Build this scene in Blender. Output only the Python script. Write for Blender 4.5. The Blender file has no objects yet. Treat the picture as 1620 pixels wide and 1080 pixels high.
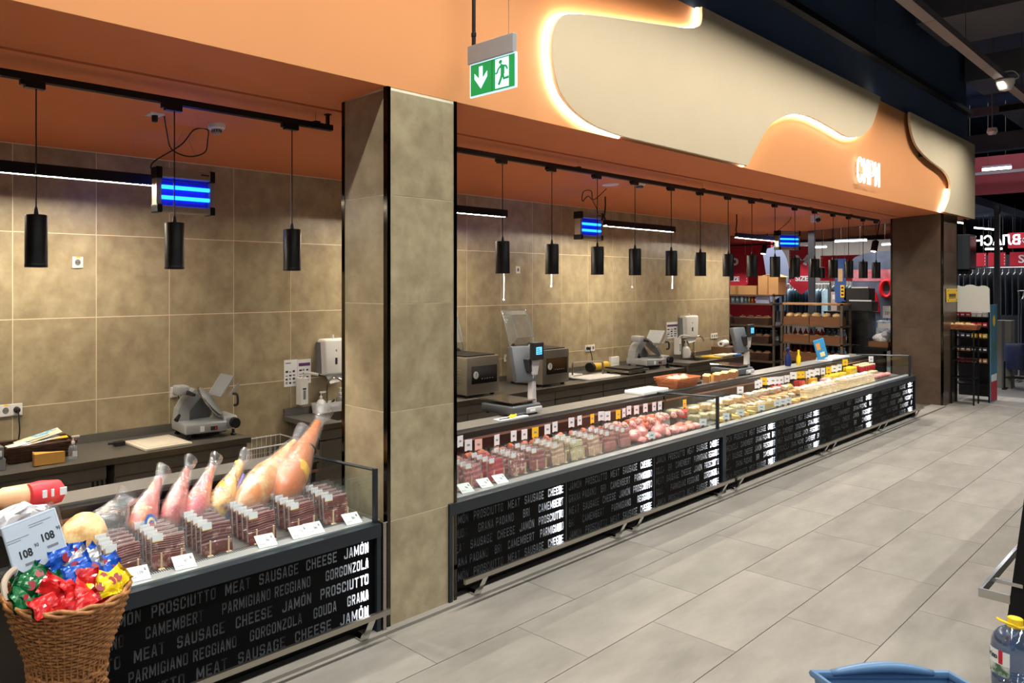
import bpy, bmesh, math, random
from mathutils import Vector, Matrix, Euler
R = random.Random(7)
scene = bpy.context.scene
C = scene.collection
PI = math.pi

# ------------------------------------------------------------------ camera, world, lights, exposure
cam = bpy.data.cameras.new('camera')
cam.sensor_width = 36.0
cam.lens = 1156.0 / 1620.0 * 36.0
cam.shift_x = (810.0 - 441.0) / 1620.0
cam.shift_y = (448.0 - 540.0) / 1620.0
cam.clip_start = 0.02
cam.clip_end = 200
cam_o = bpy.data.objects.new('camera', cam)
cam_o.location = (0, 0, 1.9)
cam_o.rotation_euler = (PI / 2, 0, math.radians(53.0 - 90.0))
C.objects.link(cam_o)
scene.camera = cam_o

world = bpy.data.worlds.new('store_ambient')
scene.world = world
world.use_nodes = True
world.node_tree.nodes['Background'].inputs[0].default_value = (0.55, 0.62, 0.75, 1)
world.node_tree.nodes['Background'].inputs[1].default_value = 0.10

vs = scene.view_settings
vs.view_transform = 'Standard'
vs.look = 'None'
vs.gamma = 1.0
vs.exposure = 0.4
vs.use_curve_mapping = False


def area(name, loc, size, power, color=(1, 1, 1), spread=180, rot=(0, 0, 0)):
    d = bpy.data.lights.new(name, 'AREA')
    d.shape = 'RECTANGLE'
    d.size, d.size_y = size
    d.energy = power
    d.color = color
    d.spread = math.radians(spread)
    o = bpy.data.objects.new(name, d)
    o.location = loc
    o.rotation_euler = rot
    C.objects.link(o)
    return o


# trunking luminaires hung over the aisle, in front of the fascia
area('aisle_overhead_light', (7.0, 1.97, 4.55), (18.0, 0.07), 335, (1.0, 0.975, 0.90), 128)
# unseen helper lights added over the shop floor, behind and beside the camera
area('aisle_overhead_light', (5.0, -1.6, 4.55), (18.0, 0.07), 300, (0.98, 1.0, 0.95), 150)
area('aisle_overhead_light', (5.0, -5.2, 4.55), (18.0, 0.07), 130, (0.96, 0.99, 1.0), 150)


# ------------------------------------------------------------------ colours and materials
def lin(c):
    c = c / 255.0
    return c / 12.92 if c <= 0.04045 else ((c + 0.055) / 1.055) ** 2.4


def rgb(h):
    if isinstance(h, str):
        h = h.lstrip('#')
        h = tuple(int(h[i:i + 2], 16) for i in (0, 2, 4))
    return (lin(h[0]), lin(h[1]), lin(h[2]), 1.0)


MATS = {}


def mat(name, col, rough=0.5, metal=0.0, var=0.0, scale=8.0, bump=0.0, bscale=None, emit=0.0, ecol=None,
        stretch=None, col2=None, spec=0.5, detail=5.0, trans=0.0, coat=0.0, coords='Object', thr=None, rnd=False):
    """procedural material: base colour broken by noise (col2, or col darkened by var), optional bump"""
    if name in MATS:
        return MATS[name]
    m = bpy.data.materials.new(name)
    m.use_nodes = True
    nt = m.node_tree
    b = nt.nodes['Principled BSDF']
    c = rgb(col)
    b.inputs['Base Color'].default_value = c
    b.inputs['Roughness'].default_value = rough
    b.inputs['Metallic'].default_value = metal
    b.inputs['Specular IOR Level'].default_value = spec
    b.inputs['Transmission Weight'].default_value = trans
    b.inputs['Coat Weight'].default_value = coat
    if var or col2 or bump:
        tc = nt.nodes.new('ShaderNodeTexCoord')
        mp = nt.nodes.new('ShaderNodeMapping')
        if stretch:
            mp.inputs['Scale'].default_value = stretch
        nt.links.new(tc.outputs[coords], mp.inputs[0])
        if rnd:  # every piece cut from another spot of the stone
            oi = nt.nodes.new('ShaderNodeObjectInfo')
            mu = nt.nodes.new('ShaderNodeMath')
            mu.operation = 'MULTIPLY'
            mu.inputs[1].default_value = 61.0
            nt.links.new(oi.outputs['Random'], mu.inputs[0])
            nt.links.new(mu.outputs[0], mp.inputs['Location'])
        n = nt.nodes.new('ShaderNodeTexNoise')
        n.inputs['Scale'].default_value = scale
        n.inputs['Detail'].default_value = detail
        n.inputs['Roughness'].default_value = 0.62
        nt.links.new(mp.outputs[0], n.inputs['Vector'])
        r = nt.nodes.new('ShaderNodeValToRGB')
        lo, hi = thr or (0.3, 0.7)
        r.color_ramp.elements[0].position = lo
        r.color_ramp.elements[1].position = hi
        c2 = rgb(col2) if col2 else tuple(x * (1 - var) for x in c[:3]) + (1,)
        r.color_ramp.elements[0].color = c2
        r.color_ramp.elements[1].color = c
        nt.links.new(n.outputs['Fac'], r.inputs[0])
        nt.links.new(r.outputs[0], b.inputs['Base Color'])
        if bump:
            src = n
            if bscale:
                src = nt.nodes.new('ShaderNodeTexNoise')
                src.inputs['Scale'].default_value = bscale
                src.inputs['Detail'].default_value = 4
                nt.links.new(mp.outputs[0], src.inputs['Vector'])
            bp = nt.nodes.new('ShaderNodeBump')
            bp.inputs['Strength'].default_value = bump
            bp.inputs['Distance'].default_value = 0.01
            nt.links.new(src.outputs['Fac'], bp.inputs['Height'])
            nt.links.new(bp.outputs[0], b.inputs['Normal'])
    if emit:
        b.inputs['Emission Color'].default_value = rgb(ecol or col)
        b.inputs['Emission Strength'].default_value = emit
    MATS[name] = m
    return m


def film(name, tint=(255, 255, 255), clear=0.85, haze=0.0, rough=0.05, gloss=0.12, bump=0.0, bscale=30):
    """thin clear sheet: transparent, with a fresnel gloss and a little white haze"""
    if name in MATS:
        return MATS[name]
    m = bpy.data.materials.new(name)
    m.use_nodes = True
    nt = m.node_tree
    nt.nodes.clear()
    out = nt.nodes.new('ShaderNodeOutputMaterial')
    tr = nt.nodes.new('ShaderNodeBsdfTransparent')
    tr.inputs[0].default_value = rgb(tint)
    gl = nt.nodes.new('ShaderNodeBsdfGlossy')
    gl.inputs['Roughness'].default_value = rough
    gl.inputs['Color'].default_value = (0.95, 0.97, 1, 1)
    lw = nt.nodes.new('ShaderNodeLayerWeight')
    lw.inputs[0].default_value = 0.25
    if bump:
        tc = nt.nodes.new('ShaderNodeTexCoord')
        n = nt.nodes.new('ShaderNodeTexNoise')
        n.inputs['Scale'].default_value = bscale
        n.inputs['Detail'].default_value = 3
        nt.links.new(tc.outputs['Object'], n.inputs['Vector'])
        bp = nt.nodes.new('ShaderNodeBump')
        bp.inputs['Strength'].default_value = bump
        bp.inputs['Distance'].default_value = 0.02
        nt.links.new(n.outputs['Fac'], bp.inputs['Height'])
        nt.links.new(bp.outputs[0], gl.inputs['Normal'])
        nt.links.new(bp.outputs[0], lw.inputs['Normal'])
    ma = nt.nodes.new('ShaderNodeMath')
    ma.operation = 'MULTIPLY_ADD'
    ma.inputs[1].default_value = 1 - clear
    ma.inputs[2].default_value = gloss * 0.4
    ma.use_clamp = True
    nt.links.new(lw.outputs['Fresnel'], ma.inputs[0])
    mx = nt.nodes.new('ShaderNodeMixShader')
    nt.links.new(ma.outputs[0], mx.inputs[0])
    nt.links.new(tr.outputs[0], mx.inputs[1])
    nt.links.new(gl.outputs[0], mx.inputs[2])
    last = mx
    if haze:
        df = nt.nodes.new('ShaderNodeBsdfDiffuse')
        df.inputs[0].default_value = (0.8, 0.84, 0.88, 1)
        m2 = nt.nodes.new('ShaderNodeMixShader')
        m2.inputs[0].default_value = haze
        nt.links.new(mx.outputs[0], m2.inputs[1])
        nt.links.new(df.outputs[0], m2.inputs[2])
        last = m2
    nt.links.new(last.outputs[0], out.inputs[0])
    MATS[name] = m
    return m


def glow(name, col, strength):
    if name in MATS:
        return MATS[name]
    m = bpy.data.materials.new(name)
    m.use_nodes = True
    nt = m.node_tree
    nt.nodes.clear()
    out = nt.nodes.new('ShaderNodeOutputMaterial')
    e = nt.nodes.new('ShaderNodeEmission')
    e.inputs[0].default_value = rgb(col)
    e.inputs[1].default_value = strength
    nt.links.new(e.outputs[0], out.inputs[0])
    MATS[name] = m
    return m


# ------------------------------------------------------------------ mesh building
class MB:
    """collects simple solids into one mesh"""

    def __init__(self):
        self.v, self.f, self.mi, self.cur = [], [], [], 0

    def add(self, vs_, fs):
        o = len(self.v)
        self.v += [tuple(p) for p in vs_]
        self.f += [tuple(i + o for i in f) for f in fs]
        self.mi += [self.cur] * len(fs)
        return self

    def box(self, x0, x1, y0, y1, z0, z1, rot=None, about=None):
        P = [(x0, y0, z0), (x1, y0, z0), (x1, y1, z0), (x0, y1, z0), (x0, y0, z1), (x1, y0, z1), (x1, y1, z1), (x0, y1, z1)]
        if rot:
            c = Vector(about or ((x0 + x1) / 2, (y0 + y1) / 2, (z0 + z1) / 2))
            m = Euler(rot).to_matrix()
            P = [tuple(m @ (Vector(p) - c) + c) for p in P]
        return self.add(P, [(3, 2, 1, 0), (4, 5, 6, 7), (0, 1, 5, 4), (1, 2, 6, 5), (2, 3, 7, 6), (3, 0, 4, 7)])

    def rbox(self, x0, x1, y0, y1, z0, z1, r=0.01, seg=2):
        bm = bmesh.new()
        bmesh.ops.create_cube(bm, size=1)
        bmesh.ops.scale(bm, vec=(x1 - x0, y1 - y0, z1 - z0), verts=bm.verts)
        bmesh.ops.translate(bm, vec=((x0 + x1) / 2, (y0 + y1) / 2, (z0 + z1) / 2), verts=bm.verts)
        bmesh.ops.bevel(bm, geom=bm.edges[:], offset=r, segments=seg, affect='EDGES', profile=0.5)
        return self.bm(bm)

    def bm(self, bm):
        bm.verts.index_update()
        self.add([v.co[:] for v in bm.verts], [[v.index for v in f.verts] for f in bm.faces])
        bm.free()
        return self

    def tube(self, pts, r, n=8, closed=False, caps=True):
        pts = [Vector(p) for p in pts]
        rr = r if isinstance(r, (list, tuple)) else [r] * len(pts)
        N = len(pts)
        up = None
        vs_, fs = [], []
        for i, p in enumerate(pts):
            if closed:
                t = pts[(i + 1) % N] - pts[i - 1]
            else:
                t = pts[min(i + 1, N - 1)] - pts[max(i - 1, 0)]
            if t.length < 1e-9:
                t = Vector((0, 0, 1))
            t.normalize()
            if up is None:
                up = Vector((0, 0, 1)) if abs(t.z) < 0.9 else Vector((1, 0, 0))
            a = t.cross(up)
            if a.length < 1e-6:
                a = t.cross(Vector((0, 1, 0)))
            a.normalize()
            b = a.cross(t)
            b.normalize()
            up = b
            for k in range(n):
                th = 2 * PI * k / n
                vs_.append(p + (a * math.cos(th) + b * math.sin(th)) * rr[i])
        for i in range(N if closed else N - 1):
            j = (i + 1) % N
            for k in range(n):
                l = (k + 1) % n
                fs.append((i * n + k, i * n + l, j * n + l, j * n + k))
        if caps and not closed:
            fs.append(tuple(range(n - 1, -1, -1)))
            fs.append(tuple((N - 1) * n + k for k in range(n)))
        return self.add(vs_, fs)

    def lathe(self, prof, n=24, cx=0, cy=0, sx=1, sy=1, cap=True):
        vs_, fs = [], []
        for (r, z) in prof:
            for k in range(n):
                th = 2 * PI * k / n
                vs_.append((cx + r * math.cos(th) * sx, cy + r * math.sin(th) * sy, z))
        for i in range(len(prof) - 1):
            for k in range(n):
                l = (k + 1) % n
                fs.append((i * n + k, i * n + l, (i + 1) * n + l, (i + 1) * n + k))
        if cap:
            if prof[0][0] > 1e-5:
                fs.append(tuple(range(n - 1, -1, -1)))
            if prof[-1][0] > 1e-5:
                m = (len(prof) - 1) * n
                fs.append(tuple(m + k for k in range(n)))
        return self.add(vs_, fs)

    def prism(self, poly, t0, t1, axis='y'):
        """polygon in the two other axes, extruded along axis"""
        n = len(poly)

        def P(a, b, t):
            return {'y': (a, t, b), 'x': (t, a, b), 'z': (a, b, t)}[axis]
        vs_ = [P(a, b, t0) for a, b in poly] + [P(a, b, t1) for a, b in poly]
        fs = [tuple(range(n)), tuple(range(2 * n - 1, n - 1, -1))]
        fs += [(i, i + n, (i + 1) % n + n, (i + 1) % n) for i in range(n)]
        return self.add(vs_, fs)

    def ball(self, c, r, n=12, m=8):
        rx, ry, rz = r if isinstance(r, (tuple, list)) else (r, r, r)
        vs_ = [(c[0], c[1], c[2] - rz)]
        for i in range(1, m):
            ph = -PI / 2 + PI * i / m
            for k in range(n):
                th = 2 * PI * k / n
                vs_.append((c[0] + rx * math.cos(ph) * math.cos(th), c[1] + ry * math.cos(ph) * math.sin(th), c[2] + rz * math.sin(ph)))
        vs_.append((c[0], c[1], c[2] + rz))
        fs = [(0, 1 + (k + 1) % n, 1 + k) for k in range(n)]
        for i in range(m - 2):
            for k in range(n):
                l = (k + 1) % n
                fs.append((1 + i * n + k, 1 + i * n + l, 1 + (i + 1) * n + l, 1 + (i + 1) * n + k))
        t = len(vs_) - 1
        fs += [(t, 1 + (m - 2) * n + k, 1 + (m - 2) * n + (k + 1) % n) for k in range(n)]
        return self.add(vs_, fs)

    def noise(self, amp, freq=9.0, seed=0):
        from mathutils import noise as nz
        s = Vector((seed * 3.1, seed * 1.7, seed * 0.9))
        out = []
        for p in self.v:
            q = Vector(p)
            d = nz.noise_vector(q * freq + s)
            out.append(tuple(q + d * amp))
        self.v = out
        return self

    def xf(self, M):
        self.v = [tuple(M @ Vector(p)) for p in self.v]
        return self

    def mesh(self, name, m, smooth=False):
        me = bpy.data.meshes.new(name)
        me.from_pydata(self.v, [], self.f)
        ms = m if isinstance(m, (list, tuple)) else [m]
        for x in ms:
            me.materials.append(x)
        if len(ms) > 1:
            me.polygons.foreach_set('material_index', self.mi)
        bm = bmesh.new()
        bm.from_mesh(me)
        bmesh.ops.recalc_face_normals(bm, faces=bm.faces)
        bm.to_mesh(me)
        bm.free()
        if smooth:
            me.polygons.foreach_set('use_smooth', [True] * len(me.polygons))
            if smooth != 'all':
                me.set_sharp_from_angle(angle=math.radians(40))
        me.update()
        return me

    def build(self, name, m, parent=None, loc=None, rot=None, smooth=False):
        return link(name, self.mesh(name, m, smooth), parent, loc, rot)


def link(name, data, parent=None, loc=None, rot=None):
    o = bpy.data.objects.new(name, data)
    C.objects.link(o)
    if parent is not None:
        o.parent = parent
    if loc is not None:
        o.location = loc
    if rot is not None:
        o.rotation_euler = rot
    return o


def tag(o, label, cat, group=None, kind=None):
    if label:
        o['label'] = label
    if cat:
        o['category'] = cat
    if group:
        o['group'] = group
    if kind:
        o['kind'] = kind
    return o


def thing(name, label, cat, loc=(0, 0, 0), rz=0.0, group=None, rot=None):
    o = link(name, None, None, loc, rot or (0, 0, rz))
    o.empty_display_size = 0.05
    return tag(o, label, cat, group)


def struct(o, label=None):
    o['kind'] = 'structure'
    if label:
        o['label'] = label
    return o


def copy_tree(o, loc=None, rot=None, label=None, group=None, parent=None):
    c = o.copy()
    C.objects.link(c)
    c.parent = parent
    if loc is not None:
        c.location = loc
    if rot is not None:
        c.rotation_euler = rot
    if label:
        c['label'] = label
    if group:
        c['group'] = group
    for ch in list(o.children):
        copy_tree(ch, parent=c)
    return c


def smooth_path(pts, k=6, closed=False):
    """Catmull-Rom through the points"""
    P = [Vector(p) for p in pts]
    n = len(P)
    out = []
    for i in range(n if closed else n - 1):
        p1, p2 = P[i], P[(i + 1) % n]
        p0 = P[i - 1] if (i > 0 or closed) else p1
        p3 = P[(i + 2) % n] if (i + 2 < n or closed) else p2
        for s in range(k):
            t = s / k
            out.append(0.5 * ((2 * p1) + (p2 - p0) * t + (2 * p0 - 5 * p1 + 4 * p2 - p3) * t * t + (3 * p1 - p0 - 3 * p2 + p3) * t ** 3))
    if not closed:
        out.append(P[-1])
    return [tuple(p) for p in out]


def text_splines(body, size=1.0, xs=1.0, off=0.0):
    """glyph outlines of a word as a curve datablock (not linked), and its width"""
    cu = bpy.data.curves.new('t', 'FONT')
    cu.body = body
    cu.size = size
    o = bpy.data.objects.new('t', cu)
    C.objects.link(o)
    bpy.context.view_layer.update()
    dg = bpy.context.evaluated_depsgraph_get()
    c2 = o.evaluated_get(dg).to_curve(dg).copy()
    C.objects.unlink(o)
    bpy.data.objects.remove(o)
    out = []
    for s in c2.splines:
        out.append([(tuple(p.co), tuple(p.handle_left), tuple(p.handle_right)) for p in s.bezier_points])
    out = [[tuple((q[0] * xs, q[1], 0) for q in tri) for tri in s] for s in out]
    w = max((t[0][0] for s in out for t in s), default=0)
    return out, w


TXT = {}


def word(body):
    if body not in TXT:
        TXT[body] = text_splines(body)
    return TXT[body]


def text_mesh(name, body, size, m, xs=1.0, depth=0.002, off=0.0, res=3):
    """lettering: flat in x (reading), y (up), facing +z, centred on x, baseline at 0"""
    spl, w = word(body)
    cu = bpy.data.curves.new(name, 'CURVE')
    cu.dimensions = '2D'
    cu.fill_mode = 'BOTH'
    cu.resolution_u = res
    cu.extrude = depth / 2
    cu.offset = off
    for s in spl:
        sp = cu.splines.new('BEZIER')
        sp.bezier_points.add(len(s) - 1)
        sp.use_cyclic_u = True
        for bp, (c, l, r) in zip(sp.bezier_points, s):
            for k, q in (('co', c), ('handle_left', l), ('handle_right', r)):
                setattr(bp, k, ((q[0] - w / 2) * size * xs, q[1] * size, 0))
    o = bpy.data.objects.new(name, cu)
    me = bpy.data.meshes.new_from_object(o)
    bpy.data.objects.remove(o)
    me.name = name
    me.materials.clear()
    me.materials.append(m)
    return me


def lettering(name, body, size, m, parent, loc, rot=(PI / 2, 0, 0), xs=1.0, depth=0.002, off=0.0, res=3):
    return link(name, text_mesh(name, body, size, m, xs, depth, off, res), parent, loc, rot)

# ------------------------------------------------------------------ shared materials
M_TILE = [mat('stone_wall_tile_%d' % i, c, 0.34, var=0.0, col2=c2, scale=6.5, detail=12, thr=(0.32, 0.7), bump=0.04, bscale=60, spec=0.45, rnd=True)
          for i, (c, c2) in enumerate([((178, 164, 134), (144, 129, 102)), ((174, 160, 130), (141, 126, 100)), ((181, 167, 137), (147, 132, 105))])]
M_TILED = [mat('darker_pillar_tile_%d' % i, c, 0.3, col2=c2, scale=4.2, detail=11, thr=(0.34, 0.68), spec=0.4, rnd=True) for i, (c, c2) in enumerate([((98, 80, 66), (76, 62, 52)), ((94, 77, 64), (73, 60, 50)), ((101, 83, 69), (79, 65, 54))])]  # darker tile tones for the far pillar
M_GROUT = mat('cream_grout', (236, 222, 194), 0.8, var=0.1, scale=20)
M_ORANGE = mat('orange_paint', (212, 142, 86), 0.75, var=0.05, scale=1.5, bump=0.05, bscale=160)
M_SOFFIT = mat('bounce_reddened_soffit', (214, 122, 74), 0.75, var=0.05, scale=1.5)  # canopy orange, with reddish bounce light partly put into the colour
M_BEIGE = mat('beige_textile_panel', (200, 182, 152), 0.85, var=0.05, scale=2, bump=0.12, bscale=260)
M_FLOOR = [mat('grey_stone_floor_%d' % i, c, 0.5, col2=c2, scale=3.0, detail=13, thr=(0.3, 0.7), stretch=(0.5, 1.8, 1), coords='Object', bump=0.015, bscale=40, spec=0.35, rnd=True)
           for i, (c, c2) in enumerate([((144, 138, 130), (116, 112, 105)), ((140, 135, 127), (113, 109, 102)), ((147, 141, 133), (119, 115, 108))])]
M_JOINT = mat('dark_floor_joint', (84, 80, 74), 0.9, var=0.2, scale=30)
M_BLACK = mat('black_powder_coat', (9, 9, 11), 0.45, var=0.2, scale=30, spec=0.3)
M_TRIM = mat('anthracite_trim', (26, 34, 42), 0.38, var=0.12, scale=10, spec=0.4)
M_GLOSS = mat('black_gloss_strip', (10, 11, 13), 0.08, var=0.1, scale=8)
M_STEEL = mat('brushed_steel', (176, 170, 160), 0.3, 1.0, var=0.18, scale=4, stretch=(0.4, 0.4, 24))
M_STEELH = mat('brushed_steel_top', (128, 125, 120), 0.34, 0.55, var=0.18, scale=4, stretch=(0.6, 20, 1))
M_CHROME = mat('polished_chrome', (200, 198, 194), 0.1, 1.0, var=0.05, scale=3)
M_NAVY = mat('dark_navy_paint', (62, 82, 114), 0.8, var=0.12, scale=1.2)
M_DARK = mat('dark_ceiling_void', (50, 68, 96), 0.85, var=0.3, scale=0.9)
M_DUCT = mat('grey_duct_metal', (84, 84, 94), 0.55, 0.2, var=0.2, scale=1.4, bump=0.1, bscale=3)
M_WHITE = mat('white_plastic', (226, 226, 224), 0.35, var=0.03, scale=8)
M_PAPER = mat('white_paper', (232, 234, 238), 0.7, var=0.04, scale=12)
M_INK = mat('dark_print', (38, 40, 46), 0.7, var=0.1, scale=20)
M_YELLOW = mat('yellow_card', (250, 200, 30), 0.55, var=0.06, scale=14)
M_RUBBER = mat('black_rubber', (14, 14, 15), 0.6, var=0.2, scale=20)
M_GLASS = film('clear_glass', (250, 253, 252), clear=0.84, gloss=0.03, rough=0.01)
M_LED = glow('white_led', (255, 241, 216), 190.0)
M_NEON = glow('warm_white_led_edge', (255, 232, 205), 26.0)

XF0, XF1 = -3.5, 16.8

# ------------------------------------------------------------------ floor
fl = struct(MB().box(-6, 17.1, -9, 9, -0.1, -0.004).build('floor', M_JOINT), 'large grey stone tiles laid in long rows')
rows = [(2.44, 2.84, 2.83), (2.015, 2.44, 3.49), (1.59, 2.015, 5.39), (1.16, 1.59, 4.82), (0.735, 1.16, 5.53),
        (0.31, 0.735, 4.9), (-0.115, 0.31, 5.3), (-0.54, -0.115, 4.6), (-0.965, -0.54, 5.6)]
TL = 1.24
tile_meshes = {}


def ftile(w, d, k):
    key = (round(w, 3), round(d, 3), k)
    if key not in tile_meshes:
        tile_meshes[key] = MB().box(0.002, w - 0.002, 0.002, d - 0.002, -0.012, 0.0).mesh('floor_tile', M_FLOOR[k])
    return tile_meshes[key]


for ri, (y0, y1, xj) in enumerate(rows):
    x = xj - TL * math.ceil((xj + 0.9) / TL)
    while x < 17.0:
        w = min(TL, 17.1 - x)
        link('floor_tile', ftile(w, y1 - y0, R.randrange(3)), fl, (x, y0, 0))
        x += TL
# the stretch of floor that no photographed tile joint shows: one slab each side of the tiled strip
o = MB().box(-6, 17.1, -9, -0.967, -0.012, 0.0).build('floor_slab', M_FLOOR[1], fl)
o = MB().box(-6, 17.1, 2.842, 9, -0.012, 0.0).build('floor_slab', mat('dark_service_floor', (92, 84, 76), 0.5, var=0.2, scale=3), fl)
struct(MB().box(17.1, 34, -9, 16, -0.1, -0.002).build('floor', mat('grey_shop_floor', (104, 101, 98), 0.35, var=0.15, scale=1.5)), 'dull grey floor of the clothes shop')
# pale stone kerb strip under the counters
kb = struct(MB().box(0.4, 14.95, 2.80, 2.97, 0.0, 0.018).build('trim_1', M_FLOOR[0]), 'low pale kerb along the foot of the counters')

# ------------------------------------------------------------------ back wall with square stone tiles
wb = struct(MB().box(-2.2, 12.96, 5.0612, 5.26, 0, 2.95).build('wall_back', M_GROUT), 'brown stone tiles with pale joints')
tm = {}
cols = [1.546 + 0.6 * k for k in range(-6, 20)]
zj = [0.453, 1.053, 1.653, 2.253, 2.853]
for i, x in enumerate(cols):
    w = min(0.6, 12.95 - x)
    if w < 0.05:
        continue
    for j in range(4):
        k = R.randrange(3)
        key = (round(w, 3), k)
        if key not in tm:
            tm[key] = MB().box(0.003, w - 0.003, 0.0, 0.0011, 0.003, 0.597).mesh('wall_tile', M_TILE[k])
        link('wall_tile', tm[key], wb, (x, 5.06, zj[j]))
MB().box(-2.2, 12.95, 5.06, 5.061, 0, 0.45).build('wall_foot', M_TILE[0], wb)
MB().box(12.945, 12.965, 5.055, 5.27, 0, 2.9).build('wall_edge_strip', M_STEEL, wb)
# side wall that closes the service space on the left, out of the picture
struct(MB().box(-2.4, -2.2, 2.84, 5.26, 0, 4.8).build('wall_left', M_TILE[0]))

# ------------------------------------------------------------------ orange canopy: soffit, inner ceiling, fascia
def wedge(x0, x1, y0, y1, za, zb, t):
    return [(x0, y0, za), (x1, y0, za), (x1, y1, zb), (x0, y1, zb), (x0, y0, za + t), (x1, y0, za + t), (x1, y1, zb + t), (x0, y1, zb + t)], \
        [(3, 2, 1, 0), (4, 5, 6, 7), (0, 1, 5, 4), (1, 2, 6, 5), (2, 3, 7, 6), (3, 0, 4, 7)]


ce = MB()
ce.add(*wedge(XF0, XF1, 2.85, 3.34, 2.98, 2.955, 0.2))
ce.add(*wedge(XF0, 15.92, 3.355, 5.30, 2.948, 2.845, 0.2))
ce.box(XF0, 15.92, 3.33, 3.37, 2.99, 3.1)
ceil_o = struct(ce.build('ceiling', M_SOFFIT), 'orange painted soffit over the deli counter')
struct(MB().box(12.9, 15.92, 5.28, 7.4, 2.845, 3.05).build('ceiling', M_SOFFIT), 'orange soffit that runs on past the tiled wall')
fa = struct(MB().box(XF0, XF1, 2.84, 2.95, 2.98, 4.24).build('wall_fascia', M_ORANGE), 'orange fascia above the deli counter')
struct(MB().box(XF0, XF1 - 0.02, 2.86, 3.3, 4.24, 4.78).build('wall_bulkhead', M_NAVY), 'dark blue bulkhead above the fascia')

P1a = [(6.567, 4.235), (6.567, 4.13), (6.50, 4.055), (6.25, 3.99), (5.53, 3.884), (4.99, 3.806), (4.585, 3.735), (4.449, 3.675), (4.383, 3.589),
       (4.361, 3.5), (4.368, 3.374), (4.419, 3.234), (4.509, 3.141), (4.663, 3.068), (4.905, 3.012), (5.286, 2.983)]
P1b = [(7.50, 2.983), (7.705, 3.172), (8.003, 3.41), (8.365, 3.55), (8.734, 3.63), (9.18, 3.652), (9.76, 3.62), (10.176, 3.588), (10.506, 3.603),
       (10.851, 3.675), (11.213, 3.85), (11.465, 4.12), (11.54, 4.235)]
P2a = [(12.87, 4.235), (12.893, 4.05), (13.174, 3.823), (13.832, 3.69), (14.73, 3.60), (15.10, 3.45), (15.02, 3.20), (14.69, 2.983)]


def sp2(pts, k=5):
    return [(p[0], p[1]) for p in smooth_path([(a, b, 0) for a, b in pts], k)]


def wave_panel(poly, lit, label):
    t = thing('wave_panel', label, 'wall panel', (0, 0, 0), group='beige wave panels on the fascia')
    MB().prism(poly, 2.775, 2.80).build('face_panel', M_BEIGE, t)
    # battens that hold the panel off the fascia
    bt = MB()
    xs = [p[0] for p in poly]
    c = sum(xs) / len(xs)
    for dx in (-0.6, 0.6):
        MB().box(c + dx - 0.03, c + dx + 0.03, 2.80, 2.839, 3.7, 3.85).build('batten', M_BLACK, t)
    for path in lit:
        MB().tube([(a, 2.818, b + 0.004) for a, b in path], 0.012, 6).build('led_strip', M_NEON, t)
    return t


a1, b1, a2 = sp2(P1a), sp2(P1b), sp2(P2a)
wave_panel(a1 + b1, [a1, b1], 'long beige panel with wavy lit outline left of the glowing letters')
wave_panel(a2 + [(16.79, 2.983), (16.79, 4.235)], [a2[-9:]], 'beige panel at the far right end of the fascia')

# glowing outline letters
sg = thing('neon_sign', 'glowing white outline letters on the orange fascia', 'sign', (11.14, 2.80, 3.115))
x = -0.43
for ch in 'СИРИ':
    spl, w = word(ch)
    sc_ = 0.40
    xs = 0.205 / (w * sc_)
    mb = MB()
    for s in spl:
        pts = []
        for i in range(len(s)):
            p0, p1 = s[i], s[(i + 1) % len(s)]
            A, B, D, E_ = Vector(p0[0]), Vector(p0[2]), Vector(p1[1]), Vector(p1[0])
            for k in range(4):
                q = k / 4
                pts.append(A * (1 - q) ** 3 + 3 * B * q * (1 - q) ** 2 + 3 * D * q * q * (1 - q) + E_ * q ** 3)
        mb.tube([(p.x * sc_ * xs + x, 0, p.y * sc_) for p in pts], 0.0065, 6, closed=True)
    mb.build('glowing_letter', glow('neon_white', (250, 252, 255), 2.6), sg)
    MB().box(x + 0.09, x + 0.105, 0.0, 0.045, 0.1, 0.115).build('spacer', M_CHROME, sg)
    x += 0.225

# ------------------------------------------------------------------ tiled pillars
def pillar(x0, x1, y0, y1, label, mats, zt=3.0):
    p = struct(MB().box(x0 + 0.0015, x1 - 0.0015, y0 + 0.0015, y1 - 0.0015, 0, zt).build('pillar', M_GROUT if mats is M_TILE else M_JOINT), label)
    zs = [0.0, 0.59, 1.19, 1.787, 2.386, 2.965]
    for a, b in zip(zs, zs[1:]):
        k = R.randrange(3)
        MB().box(x0 + 0.03, x1 - 0.02, y0, y0 + 0.014, a + 0.0025, b - 0.0025).build('pillar_tile', mats[k], p)
        MB().box(x0, x0 + 0.014, y0 + 0.03, y1 - 0.004, a + 0.0025, b - 0.0025).build('pillar_tile', mats[k], p)
        MB().box(x1 - 0.014, x1, y0 + 0.03, y1 - 0.004, a + 0.0025, b - 0.0025).build('pillar_tile', mats[k], p)
        MB().box(x0 + 0.01, x1 - 0.01, y1 - 0.014, y1, a + 0.0025, b - 0.0025).build('pillar_tile', mats[k], p)
    for xx in (x0 - 0.004, x1 - 0.022):
        MB().box(xx, xx + 0.026, y0 - 0.004, y0 + 0.026, 0, zt - 0.02).build('corner_strip', M_CHROME if zt > 5 else M_STRIP, p)
    MB().box(x0 - 0.004, x0 + 0.008, y1 - 0.02, y1 + 0.004, 0, zt - 0.02).build('corner_strip', M_STRIP, p)
    return p


M_STRIP = mat('dark_polished_corner_strip', (70, 66, 60), 0.12, 1.0, var=0.1, scale=6)
pillar(2.885, 3.462, 2.84, 3.205, 'stone tiled pillar between the two counters', M_TILE)
pillar(14.995, 15.895, 2.84, 3.475, 'tiled pillar in darker tones at the far end of the counter', M_TILED)

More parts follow.
